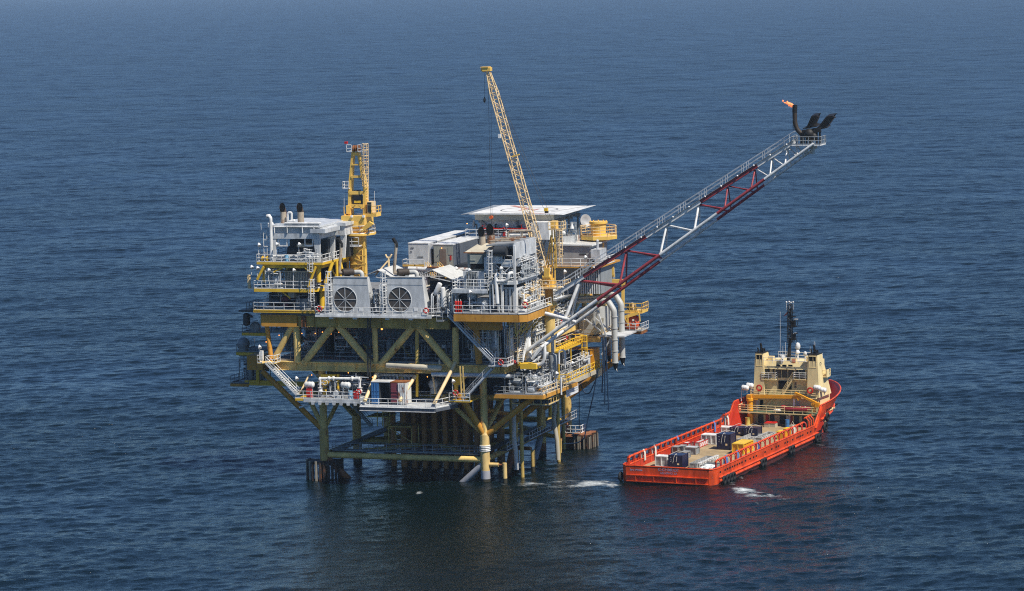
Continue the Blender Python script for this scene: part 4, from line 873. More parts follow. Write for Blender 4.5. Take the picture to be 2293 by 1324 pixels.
for i in range(5): x=a[0]+(c[0]-a[0])*i/4; b.bar((x,9,26),(x,9,a[2]-.4),.2)
b.build('post','grey',PR)
b=MB()
for i in range(5): b.tube((a[0]+2+i*.2,6.0+.5*i,28.8),(c[0]-1,6+.5*i,28.6),.14,8)
b.box(a[0]+3,c[0]-1,5,5.4,28.1,28.5); b.build('pipework','tan',PR)
b=MB(); p=PV(971,604,8.6); b.vessel((p[0]-1.1,8.6,p[2]+.35),(p[0]+.9,8.6,p[2]+.35),.12,8); b.build('rust_patch_cover','pilerust',PR)
b=MB(); b.box(-19.5,-8,7,10,26,28.2); solo(b,'storage_bin','maroon','dark red bins in the shade under the white pipe rack','bin')
# quarters and helideck
QB=T('living_quarters','white living quarters block in the shade under the helideck','quarters',(-4,34,30))
x0,x1=PV(1075,520,28)[0],PV(1202,520,28)[0]; zb=PV(1120,527,28)[2]; zt=PV(1120,493,28)[2]
b=MB(); b.box(x0,x1,28,42,zb-6,zt); QW=b.build('wall','white',QB)
b=MB(); 
for px,py,w,h in ((1108,502,5,14),(1156,505,13,22),(1125,515,9,6)): 
    p=PV(px,py,27.9); q=PV(px+w,py+h,27.9); b.box(p[0],q[0],27.93,27.99,q[2],p[2])
b.build('door','dark',QW)
b=MB(); a=PV(1042,531,26); c=PV(1190,532,26); b.box(a[0],c[0],26,28,a[2]-.3,a[2]); b.rail([(a[0],28,a[2]),(a[0],26,a[2]),(c[0],26,a[2])],1.2,1.8,.05); b.build('gallery','galv',QB)
b=MB(); a=PV(1076,498,27.8); b.tube((x0,27.8,zt-.3),(x0+5,27.8,zb+.2),.12,8); b.build('stay','mid',QB)
b=MB(); b.box(-10.5,3.5,28.5,41,26,zb-5.9); b.build('lower_storey','mid',QB)
b=MB(); a,c=PV(1190,520,24)[0],PV(1229,520,24)[0]; b.box(a,c,24,27.6,PV(1210,537,24)[2],PV(1210,498,24)[2]); t=solo(b,'white_cabin','white','bright white windowless cabin behind the lattice crane boom','cabin')
HD=T('helideck','flat pale helideck with faded red and black markings on dark stilts','helideck',(-4,36,36))
zh=38.2; c0=P(1050,479,z=zh); c1=P(1243,480,z=zh); c2=P(1318,461,z=zh); c3=P(1126,459.5,z=zh)
b=MB(); b.prism([c0,c1,c2,c3],(0,0,-.12)); b.build('deck','helidk',HD)
b=MB(); x0,x1,y0,y1=c0[0],c1[0],c0[1],c2[1]
e0=P(1032,477,z=zh); 
b.prism([c0,c3,(c3[0]-1.5,c3[1],zh+.02),(c0[0]-1.5,c0[1]+.3,zh-.15)],(0,0,-.05)); b.build('safety_net','mid',HD)
b=MB(); b.prism([c1,c2,(c2[0]+1.2,c2[1],zh+.1),(c1[0]+1.2,c1[1]+.6,zh-.1)],(0,0,-.05)); b.bar(c0,c1,.12,.22); b.build('edge_apron','white',HD)
b=MB(); b.box(x0+.9,x1-.4,c0[1]+.2,c0[1]+.6,zh-1.0,zh-.13); b.build('fascia_beam','tan',HD)
b=MB()
for i in range(5): x=x0+1+(x1-x0-2)*i/4; b.bar((x,y0+.7,zh-.6),(x,y1-.7,zh-.6),.3,.8)
for i in range(4): y=y0+2+(y1-y0-4)*i/3; b.bar((x0+.9,y,zh-1.3),(x1-.4,y,zh-1.3),.3,.6)
for i in (0,1,2): 
    for y in (y0+1.2,y0+9,y1-2): x=x0+1.6+(x1-x0-2.4)*i/2; b.bar((x,y,31),(x,y,zh-1),.28)
b.bar((x0+1.6,y0+1.2,zh-1.2),(x0+4.5,y0+1.2,34.5),.2); b.bar((x1-.8,y0+1.2,zh-1.0),(x1-2.6,y0+1.2,33),.2)
for k in range(5):
    b.bar((x1-1.5+k*.5,y0+1.5,zh-1),(x1-3+k*1.2,y0+1.5,zh-4.5),.1); b.bar((x1-1.5+k*.5,y0+1.5,zh-4.2),(x1-3+k*1.0,y0+1.5,zh-1),.08)
b.build('support_frame','mid',HD)
b=MB(); cx,cy=(c0[0]+c2[0])/2,(c0[1]+c2[1])/2; n=40
vs=[];fs=[]
for k in range(n):
    for r in (4.4,4.65): vs.append((cx+r*cos(2*pi*k/n),cy+r*sin(2*pi*k/n),zh+.012))
for k in range(n): j=(k+1)%n; fs.append((2*k,2*j,2*j+1,2*k+1))
b.add(vs,fs); b.bar((cx+5,cy-4,zh+.01),(cx+7.5,cy+8,zh+.01),.16,.01); b.build('circle_marking','blackmark',HD)
b=MB(); 
for sx in (-1.1,1.1): b.bar((cx+sx,cy-1.6,zh+.022),(cx+sx,cy+1.6,zh+.022),.5,.008)
b.bar((cx-1,cy,zh+.024),(cx+1,cy,zh+.024),.5,.008); b.bar((cx-5.5,cy+7.5,zh+.02),(cx-1,cy+2,zh+.02),1.0,.01); b.bar((cx+2,cy-6.0,zh+.02),(cx+5.2,cy-7.4,zh+.02),.9,.01); b.build('faded_marking','faded',HD)
# grey shelter right of crane
GB=T('grey_shelter','grey corrugated shelter with a white eave on a yellow edged deck, behind the flare boom','shelter',(7,27,26)); v=24
x0,x1=PV(1252,570,v)[0],PV(1321,570,v)[0]; zb,zt=PV(1290,594,v)[2],PV(1290,549,v)[2]
b=MB(); b.box(x0-1.5,x1,v,33,zb,zt); b.build('wall','shelter',GB); b=MB(); b.hexa([(x0-1.6,v-.3,zt-.05),(x1+.5,v-.3,zt-.15),(x1+.5,33,zt-.15),(x0-1.6,33,zt-.05),(x0-1.6,v-.3,zt+.2),(x1+.5,v-.3,zt+.05),(x1+.5,33,zt+.05),(x0-1.6,33,zt+.2)]); b.build('roof','canopy',GB)
b=MB(); b.box(x0+.1,x0+.8,v-.05,v,zt-1.4,zt-1.25); b.box(x1-1.7,x1-.6,v-.05,v,zt-1.5,zt-1.3); b.build('wall_vent','dark',GB)
b=MB(); a,c=PV(1324,575,v)[0],PV(1345,575,v)[0]; b.box(a,c,v-.3,v+3,zb,PV(1333,559,v)[2]); b.build('side_unit','galv',GB); b=MB(); b.box(a+.15,a+.6,v-.36,v-.3,zb+.2,zb+1.2); b.build('dark_hatch','hole',GB)
b=MB(); p=PV(1338,558,v+.4); b.tube(p,PV(1338,542,v+.4),.2,10); b.sphere(PV(1338,540,v+.4),.25,8); b.build('flue','galv',GB)
b=MB(); b.box(x0-2,c+.4,v-2,33,zb-.25,zb); b.build('deck','ochre',GB); b=MB().rail([(x0-.5,v-2,zb),(c+.4,v-2,zb),(c+.4,v+6,zb)],1.2,1.6,.05); b.build('railing','white',GB)
b=MB(); b.box(x0-1.5,c-.2,v+.5,32,26,zb-.3); b.build('lower_wall','mid',GB)
b=MB()
for i in range(9): x=PV(1300,620,v)[0]+i*.36; b.tube((x,v+.2,26),(x,v+.2,zb-.3),.12,6)
b.build('pipe_row','galv',GB)
b=MB(); b.box(4.2,6.2,26.5,29,PV(1280,545,26)[2],PV(1280,530,26)[2]); b.build('white_tank_box','whiterust',GB)
b=MB(); b.stair(PV(1296,632,v-3),PV(1322,596,v-3),.9,(0,1,0)); b.build('stair','mid',GB)
# dishes
def dish(px,py,v,r,d,label,pole):
    p=V(PV(px,py,v)); t=T('satellite_dish',label,'dish',tuple(pole)); d=V(d).normalized()
    MB().lathe(p,d,[(r*.15,-.35*r),(r*.6,-.22*r),(r,.12*r),(r*.96,.12*r),(r*.55,-.16*r),(.02,-.28*r)],20).build('reflector','dish',t)
    b=MB(); b.tube(p-d*r*.3,V(pole)+V((0,0,max(.2,p.z-pole[2]))),.12,8); b.tube(pole,V(pole)+V((0,0,p.z-pole[2])),.13,8); b.build('mount','mid',t); return t,p,d
t,p,d=dish(1311,495,33,1.05,(1.0,-.75,.25),'large pale grey satellite dish beside the yellow ringed pedestal',tuple(PV(1300,505,33.5)))
MB().lathe(p+V((-.3,-.4,-.75)),V((-.25,-1,.1)),[(.62,0),(.62,.25),(.3,.5)],16).build('feed_drum','dish',t)
dish(1061,503,30,.72,(-1,-.6,.15),'small grey satellite dish beside the white living quarters',tuple(PV(1068,530,30)))
# mast with instruments right of helideck
t=T('instrument_mast','crowded grey lattice instrument mast under the helideck edge by the large dish','mast',PV(1268,545,27)); b=MB()
for x in (1262,1284): b.lattice(PV(x,545,27),PV(x,498,27),.9,.7,5,.05,.035,(1,0,0))
for i in range(5): b.tube(PV(1258,540-9*i,27),PV(1290,538-9*i,27),.05,5)
b.build('lattice','mid',t); b=MB(); b.lathe(PV(1281,512,26.6),(0,0,1),[(.35,0),(.05,1.0)],10); b.sphere(PV(1262,522,26.6),.35,10); b.build('white_sensor','white',t)
# ================================================================ yellow knuckle-less king post crane, left
v=9.0
YC=T('pedestal_crane','tall yellow crane with tapering mast, cab and caged ladder on a fat pedestal','crane',(PV(803,615,v)[0],v,25.96))
cx=PV(803,600,v)[0]; rr=1.35; zt=PV(803,520,v)[2]; z0=26
MB().tube((cx,v,z0),(cx,v,zt),rr,20).build('pedestal','gold',YC)
b=MB()
for x in (785,822): b.bar((PV(x,600,v)[0],v-1.3,z0),(PV(x,520,v)[0],v-1.3,PV(x,520,v)[2]),.28)
pts=[(786,612),(819,590),(786,575),(819,553),(786,535),(819,518)]
for a,c in zip(pts,pts[1:]): b.bar(PV(*a,v-1.35),PV(*c,v-1.35),.16)
for y in (612,592,573): b.bar(PV(786,y,v-1.4),PV(820,y,v-1.4),.13)
for a,c in (((819,612),(786,592)),((819,592),(786,573))): b.bar(PV(*a,v-1.3),PV(*c,v-1.3),.1)
b.build('stay_frame','gold',YC)
b=MB(); zg=PV(830,521,v)[2]; b.lathe((cx,v,zg-.3),(0,0,1),[(2.9,0),(2.9,.3)],12); b.build('ring_platform','gold',YC)
b=MB().rail([(cx+2.8*cos(2*pi*k/12),v+2.8*sin(2*pi*k/12),zg) for k in range(12)],1.2,1.5,.05,close=True); b.build('railing','white',YC)
b=MB(); zk=PV(803,545,v)[2]; b.box(cx-2.2,cx+1.2,v-2.6,v-1.4,zk-.3,zk-.1); b.rail([(cx-2.2,v-2.6,zk-.1),(cx+1.2,v-2.6,zk-.1)],1.2,1,.05); b.build('service_landing','white',YC)
b=MB(); zs=PV(803,505,v)[2]; b.lathe((cx,v,zt-.3),(0,0,1),[(1.35,0),(1.6,.3),(1.6,1.0),(2.0,1.2),(2.0,2.0)],20); b.box(cx-1.9,cx+1.9,v-1.8,v+2,zs,zs+1.6); b.build('slew_house','gold',YC)
b=MB(); b.hexa([tuple(V(PV(806,515,v-1.9))+V(o)) for o in ((-.3,-.2,-.3),(.5,-.2,-.3),(.5,.3,-.3),(-.3,.3,-.3),(1.6,-.2,1.3),(2.3,-.2,.9),(2.3,.3,.9),(1.6,.3,1.3))]); b.build('boom_heel','gold',YC)
b=MB(); 
zmst=PV(797,332,v)[2]
for s,(xt,xb_) in ((-1,(790,782.5)),(1,(800.5,816))):
    b.hexa([tuple(q) for q in [PV(xb_-3.5,492,v-.5),PV(xb_+3,492,v-.5),tuple(V(PV(xb_+3,492,v-.5))+V((0,1.4,0))),tuple(V(PV(xb_-3.5,492,v-.5))+V((0,1.4,0))),PV(xb_-3.2,420,v-.5),PV(xb_+2.6,420,v-.5),tuple(V(PV(xb_+2.6,420,v-.5))+V((0,1.2,0))),tuple(V(PV(xb_-3.2,420,v-.5))+V((0,1.2,0)))]])
    b.hexa([tuple(q) for q in [PV(xb_-3.2,420,v-.5),PV(xb_+2.6,420,v-.5),tuple(V(PV(xb_+2.6,420,v-.5))+V((0,1.2,0))),tuple(V(PV(xb_-3.2,420,v-.5))+V((0,1.2,0))),PV(xt-2.6,336,v-.5),PV(xt+2.0,336,v-.5),tuple(V(PV(xt+2.0,336,v-.5))+V((0,.7,0))),tuple(V(PV(xt-2.6,336,v-.5))+V((0,.7,0)))]])
for y,x0_,x1_,w in ((369,789,804,.2),(396,787,808,.35),(432,783,813,.5),(462,783,815,.55),(345,790,801,.5)): b.bar(PV(x0_,y,v-.45),PV(x1_,y,v-.45),.3,w)
b.bar(PV(788,468,v-.5),PV(796,460,v-.5),.2); b.bar(PV(811,468,v-.5),PV(803,460,v-.5),.2)
b.build('mast_frame','gold',YC)
b=MB(); p=PV(796,340,v-.6); 
for k in range(3): b.lathe((p[0]-.4+k*.4,v-.4,p[2]+.5),(1,0,0),[(.5,0),(.5,.2)],14)
b.build('sheave','pilerust',YC)
b=MB(); 
for x0_,x1_ in ((778,789),(803,812)): 
    p,q=PV(x0_,340,v-.6),PV(x1_,340,v-.6); b.box(p[0],q[0],v-.9,v+.6,p[2]-.05,p[2]+.1); b.rail([(p[0],v-.9,p[2]),(q[0],v-.9,q[2])],1.05,.8,.05)
p,q=PV(769,422,v-.6),PV(783,422,v-.6); b.box(p[0],q[0],v-.9,v+.6,p[2]-.08,p[2]); b.rail([(q[0],v-.9,p[2]),(p[0],v-.9,p[2]),(p[0],v+.6,p[2])],1.0,.9,.05); b.build('mast_landing','white',YC)
b=MB(); b.ladder(PV(820,448,v-.2),PV(819,322,v-.2),.75,(1,0,0),(0,-1,0),.055); b.build('caged_ladder','sand',YC)
b=MB(); p=PV(791,459,v-.2); q=PV(809,459,v-.2); b.box(p[0],q[0],v-.2,v+.8,p[2],p[2]+1.4); b.lathe((p[0]+.1,v+.2,p[2]+1.7),(1,0,0),[(.55,0),(.55,1.0)],14); b.build('winch','dark',YC)
b=MB(); p=PV(793,455,v-.4); q=PV(807,455,v-.4); b.box(p[0],q[0],v-.42,v-.25,p[2],p[2]+.35); b.build('winch_cover','yellow',YC)
b=MB(); p=PV(822,478,v-.8); q=PV(833,478,v-.8); zc=PV(828,452,v-.8)[2]; b.box(p[0],q[0],v-.8,v+.8,p[2],zc); CAB=b.build('cab','sand',YC)
b=MB(); b.box(p[0]+.12,q[0]-.08,v-.86,v-.8,p[2]+.1,zc-.55); b.build('cab_window','glass',CAB); b=MB(); b.box(p[0]+.12,q[0]-.08,v-.86,v-.8,zc-.42,zc-.1); b.build('cab_window','glass',CAB)
b=MB(); c=PV(843,480,v-.9); b.box(p[0]-.6,c[0],v-1.0,v+1,p[2]-.5,p[2]-.05); b.rail([(q[0],v-1,p[2]),(c[0],v-1,p[2]),(c[0],v+1,p[2])],1.1,.9,.05); b.build('cab_walkway','gold',YC); b=MB(); c=PV(771,480,v-.9); b.box(c[0],cx-1.6,v-1,v+.8,p[2]-.3,p[2]-.1); b.rail([(c[0],v-1,p[2]-.1),(cx-1.7,v-1,p[2]-.1)],1.1,.8,.05); b.box(c[0]+.3,c[0]+.9,v-.8,v,p[2]-.1,p[2]+1.2); b.build('cab_walkway','gold',YC)
b=MB(); b.box(*[PV(786,485,v-1.9)[0],PV(790,485,v-1.9)[0]],v-2.1,v-1.8,PV(788,487,v-1.9)[2],PV(788,482,v-1.9)[2]); b.box(*[PV(812,485,v-1.9)[0],PV(817,485,v-1.9)[0]],v-2.1,v-1.8,PV(788,487,v-1.9)[2],PV(788,482,v-1.9)[2]); b.build('flood_lamp','lampoff',YC)
b=MB(); 
for x,ya_,yb_ in ((770.5,470,435),(838.5,460,428)): b.tube(PV(x,ya_,v-.5),PV(x,yb_,v-.5),.03,4)
b.build('aerial','white',YC)
b=MB(); p=PV(775,320,v-.5); b.box(p[0]-.25,p[0]+.2,v-.6,v-.2,p[2]-.15,p[2]+.2); b.build('red_beacon','red',YC)
# ================================================================ lattice boom crane, right
v=19.5
LC=T('lattice_boom_crane','pale yellow lattice boom crane reaching high above the helideck','crane',(PV(1240,690,v)[0],v,18.5))
cx=PV(1236,690,v)[0]; zt=PV(1238,655,v)[2]
# fat pedestal down to the cellar deck
b=MB(); b.tube((cx,v-7,18.45),(cx,v-7,25),.95,20); px_=PV(1231,720,12.5)[0]
b=MB(); b.tube((px_,12.5,18.45),(px_,12.5,25.3),.82,20); b.lathe((px_,12.5,25.1),(0,0,1),[(.82,0),(1.25,.5),(1.25,.75),(.9,1.0)],20); b.lathe((px_,12.5,24.0),(0,0,1),[(.82,0),(1.3,.15),(1.3,.3),(.82,.45)],20); b.build('pedestal','cream',LC)
cx,v=px_,12.5
b=MB(); b.tube((cx,v,26),(cx,v,PV(1240,648,v)[2]),.62,16); b.build('king_post','ochre',LC)
zs=PV(1240,643,v)[2]; b=MB(); b.prism([(cx-2.8,v-1.6,zs-.15),(cx+2.9,v-1.6,zs-.15),(cx+2.9,v+1.6,zs-.15),(cx-2.8,v+1.6,zs-.15)],(0,0,.15)); b.rail([(cx-2.8,v-1.6,zs),(cx+2.9,v-1.6,zs),(cx+2.9,v+1.6,zs)],1.15,1.2,.055); b.build('machine_deck','sand',LC)
b=MB(); b.box(cx-.6,cx+.8,v-.9,v+.9,zs,zs+1.3); b.lathe((cx-.6,v-.9,zs+1.6),(1,0,0),[(.4,0),(.4,1.3)],14); b.box(cx-.3,cx+.5,v-1.3,v-.7,zs+1.6,zs+3); b.build('winch_house','gold',LC)
zg=PV(1240,517,v)[2]
b=MB()
for x0_,x1_ in ((1237,1236),(1243,1242)): b.bar(PV(x0_,640,v-.6),PV(x1_,512,v-.6),.18)
for x0_,x1_ in ((1220,1234),(1226,1237)): b.bar(PV(x0_,612,v+.4),PV(x1_,527,v+.2),.16)
b.bar(PV(1246,600,v+.6),PV(1242,517,v+.2),.2)
for y in (540,565,585): b.bar(PV(1225+ (585-y)*.18,y,v-.3),PV(1243,y,v-.6),.12)
p=PV(1240,513,v-.5); b.box(p[0]-.45,p[0]+.45,v-.7,v+.4,p[2]-.1,p[2]+1.2); b.build('gantry','gold',LC)
b=MB(); p=PV(1228,514,v-.9); q=PV(1258,511,v-.9); b.box(p[0],q[0],v-1.0,v+.9,p[2]-.1,p[2]); b.rail([(p[0],v-1,p[2]),(q[0],v-1,p[2]),(q[0],v+.9,p[2])],1.15,.9,.055); b.build('gantry_platform','sand',LC)
b=MB(); b.ladder(PV(1251,592,v-.4),PV(1249,516,v-.4),.5,(1,0,0),None,.045); b.build('ladder','white',LC); b=MB(); b.ladder(PV(1256,592,v-.6),PV(1254,516,v-.6),.5,(1,0,0),(.2,-1,0),.055); b.build('caged_ladder','sand',LC)
tip=V(PV(1093,160,v)); foot=V(PV(1229,640,v)); d=(tip-foot)
b=MB(); k1=foot+d*.06; k2=foot+d*.90; b.lattice(k1,k2,1.3,1.05,27,.08,.042,(0,1,0)); b.lattice(k2,tip,1.05,.45,4,.08,.045,(0,1,0)); 
for s in (-.7,.7): b.tube(foot+V((0,s,0)),k1+V((0,s,0)),.1,6)
BM=b.build('boom','sand',LC)
b=MB(); p=V(PV(1092,154,v)); b.box(p.x-.7,p.x+.55,v-.5,v+.5,p.z-.35,p.z+.2); b.lathe((p.x-.6,v-.3,p.z-.1),(0,1,0),[(.4,0),(.4,.6)],14); b.box(p.x-1.0,p.x+.3,v-.6,v+.6,p.z+.2,p.z+.3); b.build('boom_head','gold',BM)
b=MB(); p=V(PV(1146,351,v-.8)); b.bar(p,V(PV(1163,346,v-.8)),.22); b.build('line_outrigger','gold',BM)
b=MB(); p=V(PV(1119,305,v-.9)); b.box(p.x-.2,p.x+.2,v-1.1,v-.8,p.z-.3,p.z+.3); b.build('boom_lamp','lampoff',BM)
b=MB(); hk=V(PV(1100,487,v))
for x,y in ((1093,170),(1099,180)): b.tube(PV(x,y,v),PV(1099 if x==1093 else 1102,484,v),.022,4)
b.tube(PV(1085,168,v),PV(1085,218,v),.022,4); b.path([PV(1085,170,v),PV(1086,162,v),PV(1089,164,v)],.022,4)
for s in (-.3,.3):
    b.tube(tip+V((.3,s,-.5)),V(PV(1221,466,v))+V((s*.6,s,0)),.028,4); b.tube(V(PV(1225,478,v))+V((s*.6,s,0)),V(PV(1241,510,v))+V((0,s,0)),.028,4)
b.build('wire_rope','cable',LC)
b=MB(); p=V(PV(1223,472,v)); b.box(p.x-.25,p.x+.25,v-.3,v+.3,p.z-.05,p.z+.4); b.build('bridle_block','yellow',LC); b=MB(); b.box(p.x-.18,p.x+.3,v-.25,v+.25,p.z-.35,p.z-.05); b.build('bridle_weight','black',LC)
b=MB(); b.lathe(hk,(0,1,0),[(.28,-.16),(.28,.16)],14); b.build('hook_block','orange',LC); b=MB(); b.path([hk+V((0,0,-.3)),hk+V((.02,0,-.9)),hk+V((.22,0,-1.1)),hk+V((.3,0,-.8))],.07,6); b.build('hook','dark',LC)
b=MB(); p=V(PV(1085,225,v)); b.lathe(p,(0,0,1),[(.06,-.35),(.2,-.1),(.2,.2),(.06,.5)],10); b.build('whip_weight','dark',LC)
# ------- third pedestal without a boom
v=31; p3=PV(1343,640,v); cx=p3[0]
t=T('crane_pedestal','empty yellow crane pedestal with an octagonal railed ring platform','pedestal',(cx,v,22.2))
zr=PV(1341,527,v)[2]; zt=PV(1341,496,v)[2]
b=MB(); b.tube((cx,v,22.2),(cx,v,26.2),1.05,20); b.build('lower_column','cream',t)
b=MB(); b.tube((cx,v,26.2),(cx,v,zr),.85,20); b.lathe((cx,v,zr),(0,0,1),[(1.1,0),(1.25,zt-zr-.4),(1.45,zt-zr-.3),(1.45,zt-zr),(.2,zt-zr+.02)],24); b.build('column','gold',t)
b=MB(); b.lathe((cx,v,zr-.55),(0,0,1),[(3.0,0),(3.05,.55)],8); b.build('ring_platform','gold',t)
b=MB().rail([(cx+2.95*cos(2*pi*k/8),v+2.95*sin(2*pi*k/8),zr) for k in range(8)],1.5,1.3,.055,mids=2,close=True); b.build('railing','sand',t)
b=MB(); 
for k in range(10): b.lathe((cx+1.3*cos(.63*k),v+1.3*sin(.63*k),zt),(0,0,1),[(.09,0),(.09,.14)],6)
b.build('flange_bolt','gold',t)
b=MB(); b.bar(PV(1353,632,v-.5),PV(1400,632,v-.5),.45,.9); b.bar(PV(1352,617,v-.5),PV(1376,617,v-.5),.2,.45); b.bar(PV(1373,617,v-.5),PV(1372,598,v-.5),.35); b.bar(PV(1356,618,v-.5),PV(1368,630,v-.5),.2); b.bar(PV(1362,630,v-.5),PV(1377,640,v-.5),.2); b.bar(PV(1395,632,v-.5),PV(1395,690,v-.5),.4); b.build('boom_cradle','gold',t)
# ================================================================ flare boom
FB=T('flare_boom','long red and white banded lattice flare boom reaching out above the vessel','flare boom',PV(1170,806,1))
vf=3.0
# lower chords (two) and the walkway chord; the plane of the boom is x-z at v ~ 3
L0=V(PV(1158,802,1.2)); L1=V(PV(1822,322,1.2)); K0=V(PV(1175,806,5.2)); K1=V(PV(1830,328,4.4))
def ptl(a,b,px):
    lo,hi=0.,1.
    def X(p):
        q=[p[i]-CAM[i] for i in range(3)]; z=sum(q[i]*FW[i] for i in range(3)); return 1146.5+Fp*sum(q[i]*RT[i] for i in range(3))/z
    for _ in range(40):
        m=(lo+hi)/2
        if X(a.lerp(b,m))<px: lo=m
        else: hi=m
    return a.lerp(b,lo)
W0=V(PV(1246,660,3.0)); W1=V(PV(1782,318,3.0))
bands=[(0,1338,'white'),(1338,1478,'boomred'),(1478,1606,'white'),(1606,1712,'boomred'),(1712,2000,'white')]
for a,c,m in bands:
    for (p0,p1,r) in ((L0,L1,.29),(K0,K1,.27)):
        q0=p0 if a==0 else ptl(p0,p1,a); q1=p1 if c==2000 else ptl(p0,p1,c); ta=(q0-p0).length/(p1-p0).length; tb=(q1-p0).length/(p1-p0).length; MB().tube(q0,q1,r*(1-.32*ta),14,r2=r*(1-.32*tb)).build('lower_chord',m if m!='white' else 'white',FB)
wb=[(0,1308,'white'),(1308,1448,'boomred'),(1448,1570,'white'),(1570,1697,'boomred'),(1697,2000,'white')]
for a,c,m in wb:
    q0=W0 if a==0 else ptl(W0,W1,a); q1=W1 if c==2000 else ptl(W0,W1,c); b=MB(); 
    hh=.66-.16*(a/1700); b.bar(q0+V((0,-.35,.1)),q1+V((0,-.35,.1)),.12,hh); b.bar(q0+V((0,.6,.1)),q1+V((0,.6,.1)),.12,hh*.9); b.build('walkway_chord',m,FB)
b=MB(); o=V((0,0,.45)); b.bar(W0+o,W1+o,1.2,.06,up=(0,0,1)); b.build('walkway_grating','mid',FB)
b=MB(); dd=(W1-W0); n=46
for s in (-.6,.6):
    for i in range(n+1):
        if (i%4 in (0,1)): 
            p=W0.lerp(W1,i/n)+V((0,s,.45)); b.tube(p,p+V((0,0,1.15)),.035,5)
    for h in (.6,1.15): b.tube(W0+V((0,s,.45+h)),W1+V((0,s,.45+h)),.035,5)
b.build('railing','galv',FB)
b=MB()
for i in range(0,15): p=W0.lerp(W1,(i+.5)/15)+V((0,-.62,.42)); b.sphere(p,.13,8)
b.build('walkway_lamp','lampoff',FB)
# web: verticals (pairs) and diagonals
web=[(1297,625,1260,743),(1402,566,1388,645),(1492,513,1478,580),(1564,472,1555,530),(1629,432,1623,482),(1690,398,1682,440),(1728,372,1724,405),(1762,352,1758,378),(1790,335,1786,356)]
cols=['white','boomred','white','white','boomred','boomred','white','white','white']
for (x0_,y0_,x1_,y1_),m in zip(web,cols):
    w=ptl(W0,W1,x0_)-V((0,0,.3)); a=ptl(L0,L1,x1_); c=ptl(K0,K1,x1_+14)
    r=.25 if x0_<1350 else .17 if x0_<1600 else .12
    b=MB(); b.tube(w,a,r,10); b.tube(w+V((0,.4,0)),c,r*.8,10); b.build('web_post',m,FB)
di=['white','boomred','boomred','white','boomred','white','white','white']
prev=[(1230,700)]
for i,((x0_,y0_,_,_),m) in enumerate(zip(web[:-1],['boomred','boomred','white','boomred','boomred','white','white','white'])):
    x1_=web[i+1][2]; w=ptl(W0,W1,x0_+4)-V((0,0,.3)); a=ptl(L0,L1,x1_-3); c=ptl(K0,K1,x1_+8)
    r=.2 if x0_<1350 else .15 if x0_<1600 else .09
    b=MB(); b.tube(w,a,r,10); b.tube(w+V((0,.5,0)),c,r*.85,10); b.build('web_diagonal',m,FB)
b=MB(); b.tube(V(PV(1221,702,1.5)),ptl(L0,L1,1276),.28,10); b.tube(V(PV(1240,700,4.5)),ptl(K0,K1,1290),.28,10); b.build('root_strut','white',FB)
MB().path([ptl(K0,K1,1262)+V((.2,-.9,.2)),ptl(L0,L1,1210)+V((.4,-.7,-.75)),ptl(L0,L1,1190)+V((.3,-.7,-1.6))],.26,10).build('flare_line','white',FB)
MB().tube(V(PV(1179,720,3)),V(PV(1184,800,2)),.5,12).build('root_column','white',FB)
b=MB(); b.vessel(PV(1134,803,-.6),PV(1158,812,-.6),.2); b.vessel(PV(1136,806,-.9),PV(1158,815,-.9),.14); solo(b,'red_gas_tube','red','pair of bright red tubes lying at the foot of the flare boom','tube')
b=MB(); p=PV(1176,812,.8); b.box(p[0]-.6,p[0]+1.9,.2,2.2,p[2]-.9,p[2]-.1); b.bar(PV(1160,815,.8),PV(1180,822,.8),.5); b.build('hinge_seat','yellow',FB)
# flare tip
FT=T('flare_tip','soot black flare burner with two slanted heat shields at the boom end','flare tip',PV(1800,318,3))
TP=lambda x,y,vv=3.0: V(PV(x,y,vv))
b=MB(); a=TP(1776,325,2.0);c=TP(1839,320,2.0); b.box(a.x,c.x,1.2,4.8,a.z-.1,a.z+.08); b.build('tip_platform','white',FT)
b=MB().rail([(a.x,1.2,a.z+.1),(c.x,1.2,a.z+.1),(c.x,4.8,a.z+.1)],1.1,.9,.05); b.rail([(a.x,1.2,a.z+.1),(a.x,4.8,a.z+.1)],1.1,.9,.05); b.build('railing','mid',FT)
BP=MB().path([TP(1797,325),TP(1797,302),TP(1785,291),TP(1780,275),TP(1779.5,236)],.33,14,bend=.9).build('burner_pipe','soot',FT)
b=MB(); b.tube(TP(1779.5,252),TP(1780,235),.36,14); b.tube(TP(1776,290,2.6),TP(1775,240,2.6),.05,5); b.tube(TP(1775,291,2.6),TP(1781,291,2.6),.04,5); b.build('burner_head','black',BP)
b=MB(); b.path([TP(1820,345),TP(1820,325),TP(1812,310),TP(1806,300)],.3,12,bend=.6); b.path([TP(1805,345),TP(1805,332),TP(1815,330),TP(1816,318)],.28,12,bend=.5); b.build('riser','duct',FT)
b=MB()
for x,y0_,y1_ in ((1800,324,296),(1813,324,290),(1829,322,290),(1836,322,290),(1806,322,296)): b.bar(TP(x,y0_,2.6),TP(x,y1_,2.6),.24)
b.bar(TP(1797,297,2.4),TP(1838,290,2.4),.5,.7); b.sphere(TP(1812,300,2.4),.8,10); b.sphere(TP(1822,306,2.4),.6,10); b.build('burner_manifold','black',FT)
def shield(p):
    b=MB(); q=[TP(*k) for k in p]; b.prism(q,(0,2.2,.25))
    n=(q[1]-q[0]); 
    for s in (.25,.5,.75): b.bar(q[0].lerp(q[1],s)+V((0,-.08,0)),q[3].lerp(q[2],s)+V((0,-.08,0)),.12,.1)
    b.build('heat_shield','black',FT)
shield([(1805,287),(1820,283),(1831,258),(1817,260)]); shield([(1831,286),(1850,282),(1867,259),(1850,261)]); shield([(1795,290),(1830,284),(1822,281),(1800,287)]); shield([(1831,291),(1853,287),(1849,283),(1830,285)])
